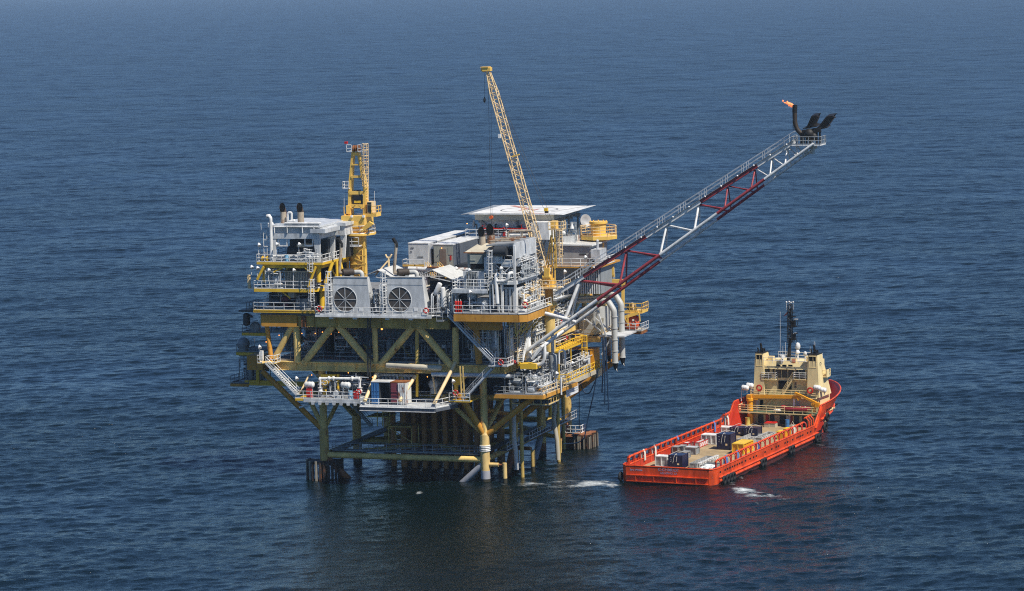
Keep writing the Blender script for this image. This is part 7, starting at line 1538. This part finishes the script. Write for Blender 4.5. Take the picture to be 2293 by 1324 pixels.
# ---------------------------------------------------------------- cargo on the main deck
def at(px,py,z=ZD): return S.P(px,py,z=z)
def cargo(name,label,cat,x0,x1,yb,yt,depth,group=None):
    a=at(x0,yb); y=a.y; xr_=S.P(x1,yb,y=y).x; h=S.P(x0,yt,y=y).z-ZD
    t=T(name,label,cat,S.tow((a.x,y,ZD)),group,rz=SRZ,local=True); return t,xr_-a.x,depth,h
def navy(label,x0,x1,yb,yt,d=2.0):
    t,w,d,h=cargo('chemical_tank',label,'tank',x0,x1,yb,yt,d,'navy blue tote tanks on the vessel deck'); b=MB(); b.box(0,w,0,d,.12,h)
    for x in (0,w): 
        for y in (0,d): b.bar((x,y,0),(x,y,h+.05),.13)
    b.build('shell','navy',t); b=MB(); b.box(w*.62,w*.76,-.012,0,h*.28,h*.4); b.build('yellow_label','sand',t); b=MB()
    for x,z in ((.12,.82),(.55,.82),(.12,.5),(.3,.5),(.14,.62)): b.box(w*x,w*x+.13,-.012,0,h*z,h*z+.06)
    b.build('white_mark','white',t); b=MB(); b.path([(w*.3,-.05,h*.4),(w*.42,-.1,h*.95),(w*.5,.5,h+.25),(w*.62,-.05,h*.9),(w*.55,-.06,h*.5)],.035,5,bend=.3); b.path([(.1,.1,h+.05),(w*.5,d*.5,h+.5),(w-.1,d-.1,h+.05)],.03,5); b.build('lifting_sling','rope',t)
navy('navy blue tote tank nearest the stern, beside a white crate',1498,1528,1049,1019,2.3); navy('navy blue tote tank standing alone in the middle of the timber deck',1606,1636,1007,972,2.3); navy('navy blue tote tank, left of the two standing together near the house',1635,1665,975,957,2.0); navy('navy blue tote tank, right of the two standing together near the house',1667,1696,978,958,2.0)
def crate(label,x0,x1,yb,yt,d,m='crategrey',fm='white',lid='white',n=2,name='cargo_crate',cat='crate'):
    t,w,d,h=cargo(name,label,cat,x0,x1,yb,yt,d); b=MB(); b.box(.06,w-.06,.06,d-.06,.12,h-.06); b.build('body',m,t); b=MB()
    for i in range(n+1):
        x=w*i/n; b.bar((x,0,0),(x,0,h),.12); b.bar((x,d,0),(x,d,h),.12)
    for z in (.1,h): b.bar((0,0,z),(w,0,z),.12); b.bar((w,0,z),(w,d,z),.12); b.bar((0,d,z),(w,d,z),.12); b.bar((0,0,z),(0,d,z),.12)
    b.build('frame',fm,t); b=MB(); b.box(.05,w-.05,.05,d-.05,h-.03,h+.03); b.build('lid',lid,t); return t
crate('white framed silver crate beside the navy tank nearest the stern',1468,1494,1045,1022,1.5); crate('white panelled crate in front of the middle navy tank',1571,1603,995,974,1.8,n=3); crate('grey cabin crate by the blue rope on the port rail',1604,1638,970,957,1.8,'grey','grey','white',3)
crate('brown grey tool box, leftmost of the three by the port rail',1492,1504,1016,1001,1.2,'brownbox','mid','crategrey',1); crate('brown grey tool box, middle of the three by the port rail',1506,1518,1017,1001,1.2,'brownbox','mid','crategrey',1); crate('silver box, rightmost of the three boxes by the port rail',1520,1531,1015,999,1.2,'crategrey','mid','crategrey',1)
crate('grey box with a striped white end in the middle of the deck',1534,1558,1018,1002,1.5,'mid','crategrey','galv',1); crate('white roofed box behind the three tool boxes',1513,1540,1004,992,1.4,'crategrey','red','white',2); crate('small silver box behind the stern navy tank',1527,1540,1026,1012,1.1,'crategrey','mid','crategrey',1)
crate('yellow lidded frame skid against the starboard rail',1640,1665,1017,994,4.2,'craneor','yellow','yellow',2,'yellow_skid','skid')
def basket(label,x0,x1,yb,yt,d,m,fm):
    t,w,d,h=cargo('cargo_basket',label,'basket',x0,x1,yb,yt,d); b=MB(); 
    b.box(0,w,0,.06,.1,h); b.box(0,w,d-.06,d,.1,h); b.box(0,.06,.06,d-.06,.1,h); b.box(w-.06,w,.06,d-.06,.1,h); b.box(.06,w-.06,.06,d-.06,.05,.12); b.build('wall',m,t); b=MB()
    for z in (.08,h): b.bar((0,0,z),(w,0,z),.1); b.bar((0,d,z),(w,d,z),.1); b.bar((0,0,z),(0,d,z),.1); b.bar((w,0,z),(w,d,z),.1)
    n=max(2,int(d/1.0))
    for i in range(n): b.bar((w+.02,d*i/n,.1),(w+.02,d*(i+1)/n,h),.06)
    for x in (0,w):
        for y in (0,d): b.bar((x,y,0),(x,y,h+.05),.12)
    b.build('frame',fm,t); rd=random.Random(int(x0)); b=MB()
    for k in range(5): x,y=rd.uniform(.3,max(.31,w-.5)),rd.uniform(.3,d-.5); b.box(x,x+.4,y,y+.5,.12,h*rd.uniform(.5,.95))
    b.build('load','crategrey',t); return t
basket('red framed white basket in front of the white panelled crate',1556,1566,1003,991,5.0,'white','red'); basket('red framed basket by the port rail behind the tool boxes',1540,1555,998,989,4,'crategrey','red'); basket('long grey basket beside the stern navy tank',1545,1558,1048,1038,7.0,'crategrey','mid'); basket('long white lattice basket between two grey ones near the stern',1562,1566,1048,1038,8.0,'crategrey','white')
basket('grey basket of white sacks at the starboard stern corner',1569,1603,1051,1042,2.6,'mid','crategrey'); basket('low grey rack basket beside the middle navy tank',1650,1680,992,984,6.5,'crategrey','crategrey'); basket('grey rack basket by the starboard rail forward of the yellow skid',1690,1706,988,980,6,'crategrey','galv')
rd=random.Random(9); pts=[(1575,1046),(1581,1047),(1587,1045),(1593,1047),(1598,1048),(1603,1049),(1590,1042),(1583,1042),(1597,1043)]
for i,(px,py) in enumerate(pts):
    q=S.tow(at(px,py+3,1.9)); b=MB(); b.sphere(q,.45,10); b.v=[(q[0]+(x-q[0])*rd.uniform(1.0,1.35),q[1]+(y-q[1])*rd.uniform(1,1.3),q[2]+(z-q[2])*rd.uniform(.6,.95)) for x,y,z in b.v]
    solo(b,'white_sack','bag','rumpled white sack heaped in the starboard stern corner of the vessel','sack','white sacks heaped at the stern')
for lab,x0 in (('left',1711),('right',1724.5)):
    t,w,d,h=cargo('beige_bin',f'beige bin with a red lid under the ledge deck, {lab} of the pair','bin',x0,x0+11,957,948,1.4,'beige bins with red lids'); b=MB(); b.box(0,w,0,d,0,h); b.build('body','tan',t); b=MB(); b.hexa([(-.05,-.05,h),(w+.05,-.05,h),(w+.05,d,h),(-.05,d,h),(.05,0,h+.06),(w-.05,0,h+.06),(w-.05,d,h+.16),(.05,d,h+.16)]); b.build('lid','red',t)
q=S.tow(at(1763,957)); solo(MB().lathe(q,(0,0,1),[(.36,0),(.38,.1),(.36,.2),(.36,.7),(.38,.78),(.36,.86),(.36,1.25)],14),'blue_drum','blue','blue drum near the forward end of the timber deck','drum')
q=S.tow(at(1675,952)); solo(MB().lathe(q,(0,0,1),[(.5,0),(.42,.2),(.42,1.1),(.5,1.3)],14),'yellow_bollard','olive','yellow drum at the foot of the deck crane','drum')
for i,(px,py,w,h,lab) in enumerate(((1748,985,1.3,1.2,'yellow box at the starboard rail, aft of a pair'),(1762,977,1.2,1.1,'yellow box at the starboard rail, forward of a pair'))):
    q=at(px,py); t=T('yellow_box',lab,'box',S.tow(q),rz=SRZ,local=True); b=MB(); b.box(-w/2,w/2,0,1.6,0,h); b.build('body','craneor',t); b=MB(); b.box(-w/2-.05,w/2+.05,-.05,1.65,h,h+.1); b.build('lid','yellow',t)
q=at(1774,965); t=T('tool_stand','cluttered stand of gear at the starboard rail by the blue drum','stand',S.tow(q),rz=SRZ,local=True); b=MB(); b.box(-.5,.5,0,.8,0,.9); b.path([(-.3,.2,.9),(0,.2,1.5),(.3,.2,.9)],.06,6); b.build('gear','tan',t)
# ropes over the rails
def ropehang(px,py,s,m,L,lab):
    p=S.P(px,py,x=s*6.95); b=MB(); x=s*6.95
    for k in (-.22,-.07,.08,.22): b.path([S.tow((x-.25*s*1,p.y+k,3.5-L*.9)),S.tow((x-.2*s,p.y+k*.8,3.3)),S.tow((x,p.y+k,3.72)),S.tow((x+.22*s,p.y+k*.9,3.2)),S.tow((x+.24*s,p.y+k*1.5,3.5-L))],.075,5)
    solo(b,'mooring_rope',m,lab,'rope','ropes hung over the vessel rails')
for a in ((1465,1005,-1,'rope',1.9,'pale rope bundle hung on the port rail nearest the white crate'),(1441,1016,-1,'rope',1.6,'thin pale rope on the port rail nearest the stern'),(1598,953,-1,'bluerope',1.7,'blue rope bundle on the port rail by the grey cabin crate'),(1516,985,-1,'bluerope',.4,'faded blue rope wrapped on the middle of the port rail'),(1628,940,-1,'rope',1.4,'white rope at the forward end of the port rail'),(1625,1027,1,'bluerope',1.2,'blue and white rope at the aft end of the starboard rail'),(1650,1016,1,'bluerope',1.5,'faded blue rope on the starboard rail beside the yellow skid'),(1696,994,1,'bluerope',1.4,'bright blue rope on the middle of the starboard rail'),(1776,959,1,'rope',1.5,'pale rope bundle on the forward starboard rail')): ropehang(*a)
# ================================================================ sea
def sea():
    rng=np.random.default_rng(5)
    k=0.00092
    Zr=[30,80,140,200,250,300]+list(340*np.exp(k*np.arange(0,int(math.log(9000/340)/k)+1)))+[10500,12500]
    T_=[-2.5,-1.2,-.7,-.45,-.32]+list(np.arange(-.235,.2351,k))+[.32,.45,.7,1.2,2.5]
    Zr=np.array(Zr);T_=np.array(T_); Zg,Tg=np.meshgrid(Zr,T_,indexing='ij')
    X=CAM[0]+Tg*Zg*AX[0]+Zg*AZ[0]; Y=CAM[1]+Tg*Zg*AX[1]+Zg*AZ[1]
    cell=np.where((np.abs(Tg)<=.236)&(Zg>=339),Zg*k,1e9)
    H=np.zeros_like(X); LS=np.zeros_like(X); N=88; base=math.atan2(-AZ[1],-AZ[0])
    lam=np.concatenate([np.exp(rng.uniform(math.log(1.2),math.log(5.0),N-30)),np.exp(rng.uniform(math.log(5.5),math.log(24),26)),[31,38,46,57]]); th=base+.25+rng.normal(0,.62,N); ph=rng.uniform(0,2*pi,N)
    rms=0.125; s=rms*math.sqrt(2/N)
    for l,t,p in zip(lam,th,ph):
        a=s*l/(2*pi)*(1.0 if l<5.5 else .5 if l<27 else .8); w=np.clip((l/cell-1.9)/1.5,0,1); m=w>0; sl_=s*(1.0 if l<5.5 else .5 if l<27 else .8); LS+=sl_*sl_*.5*(1-w*w)
        if not m.any(): continue
        kk=2*pi/l; q=kk*(cos(t)*X[m]+sin(t)*Y[m])+p
        H[m]+=w[m]*a*(np.sin(q)+.22*np.cos(2*q))
    # sheltered, smoother water in the lee of the platform
    c=P(900,1215,z=0); dx=X-c[0];dy=Y-c[1]; u=dx*AX[0]+dy*AX[1]; v=dx*AZ[0]+dy*AZ[1]; lee=1-.62*np.exp(-(u/27)**2-(v/52)**2); H*=lee
    RO=np.sqrt(np.sqrt(2*LS*lee**2*.27+.0002))
    # foam seeds: wake at the vessel's stern and the wash round the front of the platform
    F=np.zeros_like(X)
    for px,py,rx,ry,s_ in ((1640,1103,1.6,3,.55),(1665,1102,2.4,4,1),(1690,1108,2.6,3,.9),(1718,1110,2.0,3,.8),(1628,1098,1.2,2,.6),(1330,1083,3.6,4,1.05),(1370,1085,2.2,4,.9),(1290,1080,2.5,4,.6),(1230,1082,2.5,3,.55),(1170,1089,2.6,3,.75),(1150,1095,1.6,2,.6),(938,1105,.9,1.6,.9),(1056,1107,.8,1.6,.6),(1090,1083,1.0,1.2,.6),(1160,1120,2,2,.6),(1250,1100,3,3,.5),(1100,1125,2,2,.45),(1860,1150,3,5,.6),(1910,1157,3,4,.5),(1905,960,1.6,6,.4),(1850,1132,1.2,3,.6),(1600,1100,1.5,2,.5),(1350,1084,5,3,.8),(1265,1079,4,2.5,.8),(1215,1086,3,2,.75),(1190,1083,2,2,.8),(1140,1098,3,2,.6),(1195,1130,4,3,.45),(1660,1098,4,3,.7),(1740,1112,3,3,.6),(1700,1116,3,3,.6),(733,1078,2.6,2,.5),(1160,1050,1.2,1.2,.5),(1210,1035,1.5,1.5,.5),(1253,1030,1,1,.6),(1193,1057,1,1,.6),(1130,1087,1,1,.7),(1750,1030,1.2,5,.5),(1700,1050,1.0,5,.55),(1660,1070,1.0,4,.65),(1640,1082,1,3,.7),(1800,1004,1.0,4,.55),(1835,990,1.2,4,.6),(1856,972,1.0,3,.55),(1500,1092,4,1.0,.5),(1440,1088,3,1.0,.5),(1560,1096,3,1.0,.5),(1153,1056,.8,.8,.6),(1262,994,1,1,.5),(700,1082,1.6,1,.55),(760,1080,1.5,1,.5),(1035,1088,1,.8,.6),(1300,1090,4,3,.75),(1240,1092,4,3,.65),(1180,1096,3,2,.6),(1765,1118,3,4,.55),(1700,1125,4,4,.5),(1640,1112,3,3,.55)):
        c=P(px,py,z=0); dx=X-c[0];dy=Y-c[1]; u=dx*AX[0]+dy*AX[1]; v=dx*AZ[0]+dy*AZ[1]
        F=np.maximum(F,s_*np.exp(-(u/rx)**2-(v/ry)**2))
    for i in range(34):
        z_=rng.uniform(385,900); t_=rng.uniform(-.17,.17); c=(CAM[0]+t_*z_*AX[0]+z_*AZ[0],CAM[1]+t_*z_*AX[1]+z_*AZ[1]); dx=X-c[0];dy=Y-c[1]; u=dx*AX[0]+dy*AX[1]; v=dx*AZ[0]+dy*AZ[1]; F=np.maximum(F,rng.uniform(.55,.9)*np.exp(-(u/rng.uniform(.5,1.3))**2-(v/rng.uniform(.4,.9))**2))
    nr,nc=X.shape; co=np.stack([X,Y,H],-1).reshape(-1,3)
    i=np.arange(nr-1)[:,None]*nc+np.arange(nc-1)[None,:]; quads=np.stack([i,i+1,i+nc+1,i+nc],-1).reshape(-1,4)
    me=bpy.data.meshes.new('sea_water'); me.vertices.add(len(co)); me.vertices.foreach_set('co',co.ravel().astype(np.float32))
    me.loops.add(quads.size); me.loops.foreach_set('vertex_index',quads.ravel().astype(np.int32)); me.polygons.add(len(quads))
    me.polygons.foreach_set('loop_start',np.arange(0,quads.size,4,dtype=np.int32)); me.polygons.foreach_set('loop_total',np.full(len(quads),4,np.int32))
    me.polygons.foreach_set('use_smooth',np.ones(len(quads),bool)); me.update(calc_edges=True)
    at_=me.attributes.new('foam','FLOAT','POINT'); at_.data.foreach_set('value',F.ravel().astype(np.float32))
    at3=me.attributes.new('chop','FLOAT','POINT'); at3.data.foreach_set('value',RO.ravel().astype(np.float32))
    at4=me.attributes.new('shelter','FLOAT','POINT'); at4.data.foreach_set('value',lee.ravel().astype(np.float32))
    m=bpy.data.materials.new('sea water'); m.use_nodes=True; nt=m.node_tree;N_=nt.nodes;L=nt.links; b=N_['Principled BSDF']
    b.inputs['IOR'].default_value=1.333; b.inputs['Roughness'].default_value=WROUGH; b.inputs['Specular IOR Level'].default_value=.5
    g=N_.new('ShaderNodeNewGeometry')
    def noise(sc,det,rough,strz=(1,1,1),dist=0):
        mp=N_.new('ShaderNodeMapping'); mp.inputs['Scale'].default_value=strz; mp.inputs['Rotation'].default_value=(0,0,R(-12)); L.new(g.outputs['Position'],mp.inputs['Vector'])
        n=N_.new('ShaderNodeTexNoise'); n.inputs['Scale'].default_value=sc; n.inputs['Detail'].default_value=det; n.inputs['Roughness'].default_value=rough; n.inputs['Distortion'].default_value=dist; L.new(mp.outputs[0],n.inputs['Vector']); return n
    n1=noise(.8,7,.66,(1,1.25,1),.4); n2=noise(.012,3,.5)
    bp=N_.new('ShaderNodeBump'); bp.inputs['Strength'].default_value=1.0; L.new(n1.outputs['Fac'],bp.inputs['Height'])
    md=N_.new('ShaderNodeMapRange'); md.inputs[1].default_value=.35; md.inputs[2].default_value=.65; md.inputs[3].default_value=WBUMP*.4; md.inputs[4].default_value=WBUMP*1.5; L.new(n2.outputs['Fac'],md.inputs[0]); al=N_.new('ShaderNodeAttribute'); al.attribute_name='shelter'; ml=N_.new('ShaderNodeMath'); ml.operation='MULTIPLY'; L.new(md.outputs[0],ml.inputs[0]); L.new(al.outputs['Fac'],ml.inputs[1]); L.new(ml.outputs[0],bp.inputs['Distance'])
    L.new(bp.outputs['Normal'],b.inputs['Normal'])
    mixd=N_.new('ShaderNodeMix'); mixd.data_type='RGBA'; mixd.inputs[6].default_value=(*WCOL,1); mixd.inputs[7].default_value=(*[c*1.35 for c in WCOL],1); L.new(n2.outputs['Fac'],mixd.inputs[0])
    at2=N_.new('ShaderNodeAttribute'); at2.attribute_name='foam'
    nf=noise(1.5,8,.75,(1,2.0,1),.8); nf2=noise(.22,4,.6,(1,2.5,1),.5)
    ad=N_.new('ShaderNodeMath'); ad.operation='MULTIPLY_ADD'; L.new(nf.outputs['Fac'],ad.inputs[0]); ad.inputs[1].default_value=.9; 
    ad0=N_.new('ShaderNodeMath'); ad0.operation='MULTIPLY'; L.new(nf2.outputs['Fac'],ad0.inputs[0]); ad0.inputs[1].default_value=.8; L.new(ad0.outputs[0],ad.inputs[2])
    sm=N_.new('ShaderNodeMath'); sm.operation='MULTIPLY_ADD'; L.new(at2.outputs['Fac'],sm.inputs[0]); sm.inputs[1].default_value=.62; L.new(ad.outputs[0],sm.inputs[2])
    fr=N_.new('ShaderNodeMapRange'); fr.inputs[1].default_value=1.27; fr.inputs[2].default_value=1.6; fr.inputs[4].default_value=.85; L.new(sm.outputs[0],fr.inputs[0])
    gate=N_.new('ShaderNodeMath'); gate.operation='GREATER_THAN'; L.new(at2.outputs['Fac'],gate.inputs[0]); gate.inputs[1].default_value=.06
    ff=N_.new('ShaderNodeMath'); ff.operation='MULTIPLY'; L.new(fr.outputs[0],ff.inputs[0]); L.new(gate.outputs[0],ff.inputs[1])
    mf=N_.new('ShaderNodeMix'); mf.data_type='RGBA'; L.new(ff.outputs[0],mf.inputs[0]); L.new(mixd.outputs[2],mf.inputs[6]); mf.inputs[7].default_value=(.75,.8,.8,1)
    L.new(mf.outputs[2],b.inputs['Base Color'])
    rr_=N_.new('ShaderNodeMapRange'); ac=N_.new('ShaderNodeAttribute'); ac.attribute_name='chop'; L.new(ac.outputs['Fac'],rr_.inputs[3]); rr_.inputs[4].default_value=.8; L.new(ff.outputs[0],rr_.inputs[0]); L.new(rr_.outputs[0],b.inputs['Roughness'])
    me.materials.append(m); o=bpy.data.objects.new('sea_water',me); COL.objects.link(o); tag(o,'dark blue choppy open sea','sea',kind='structure')
WROUGH=.12; WBUMP=.30; WCOL=(.0009,.0046,.0047)
sea()
# ================================================================ haze, sky, sun, camera
HZ=6e-5
b=MB(); b.box(-16000,16000,-1500,16000,-8.5,80); o=b.build('haze','white',None,False); o.data.materials.clear()
m=bpy.data.materials.new('sea haze'); m.use_nodes=True; N=m.node_tree.nodes; N.remove(N['Principled BSDF']); pv=N.new('ShaderNodeVolumePrincipled'); pv.inputs['Color'].default_value=(.60,.78,.97,1); pv.inputs['Density'].default_value=HZ; pv.inputs['Anisotropy'].default_value=.2
m.node_tree.links.new(pv.outputs[0],N['Material Output'].inputs['Volume']); o.data.materials.append(m); tag(o,'thin pale sea haze','haze',kind='stuff')
TS=V((1.686,-.72,2.6)).normalized(); el=math.asin(TS.z); az=math.atan2(TS.x,TS.y)
w=bpy.data.worlds.new('World'); SC.world=w; w.use_nodes=True; nt=w.node_tree; sk=nt.nodes.new('ShaderNodeTexSky'); sk.sky_type='NISHITA'; sk.sun_disc=False; sk.sun_elevation=el; sk.sun_rotation=az; sk.air_density=.7; sk.dust_density=0.0; sk.ozone_density=6.0
bg=nt.nodes['Background']; bg.inputs['Strength'].default_value=.092; tn=nt.nodes.new('ShaderNodeMix'); tn.data_type='RGBA'; tn.blend_type='MULTIPLY'; tn.inputs[0].default_value=1; tn.inputs[7].default_value=(.765,.92,1.045,1); nt.links.new(sk.outputs[0],tn.inputs[6]); nt.links.new(tn.outputs[2],bg.inputs['Color'])
sl=bpy.data.lights.new('sun','SUN'); sl.energy=5.0; sl.angle=R(.53); sl.color=(1,.94,.84); so=bpy.data.objects.new('sun',sl); COL.objects.link(so); so.rotation_euler=TS.to_track_quat('Z','Y').to_euler(); so.location=(100,-100,150)
cd=bpy.data.cameras.new('camera'); co=bpy.data.objects.new('camera',cd); COL.objects.link(co)
mt=Matrix((RT,UP,tuple(-c for c in FW))).transposed().to_4x4(); mt.translation=CAM; co.matrix_world=mt
cd.sensor_width=36; cd.lens=Fp/2293*36; cd.clip_start=1; cd.clip_end=40000; SC.camera=co
vs=SC.view_settings; vs.view_transform='Standard'; vs.look='None'; vs.gamma=1; vs.exposure=0.25; vs.use_curve_mapping=False
w.cycles.sampling_method='NONE'; SC.cycles.use_denoising=False; SC.cycles.pixel_filter_type='BLACKMAN_HARRIS'; SC.cycles.filter_width=1.1; SC.cycles.max_bounces=6; SC.cycles.volume_bounces=0; SC.cycles.transparent_max_bounces=6; SC.cycles.caustics_reflective=False; SC.cycles.sample_clamp_indirect=8
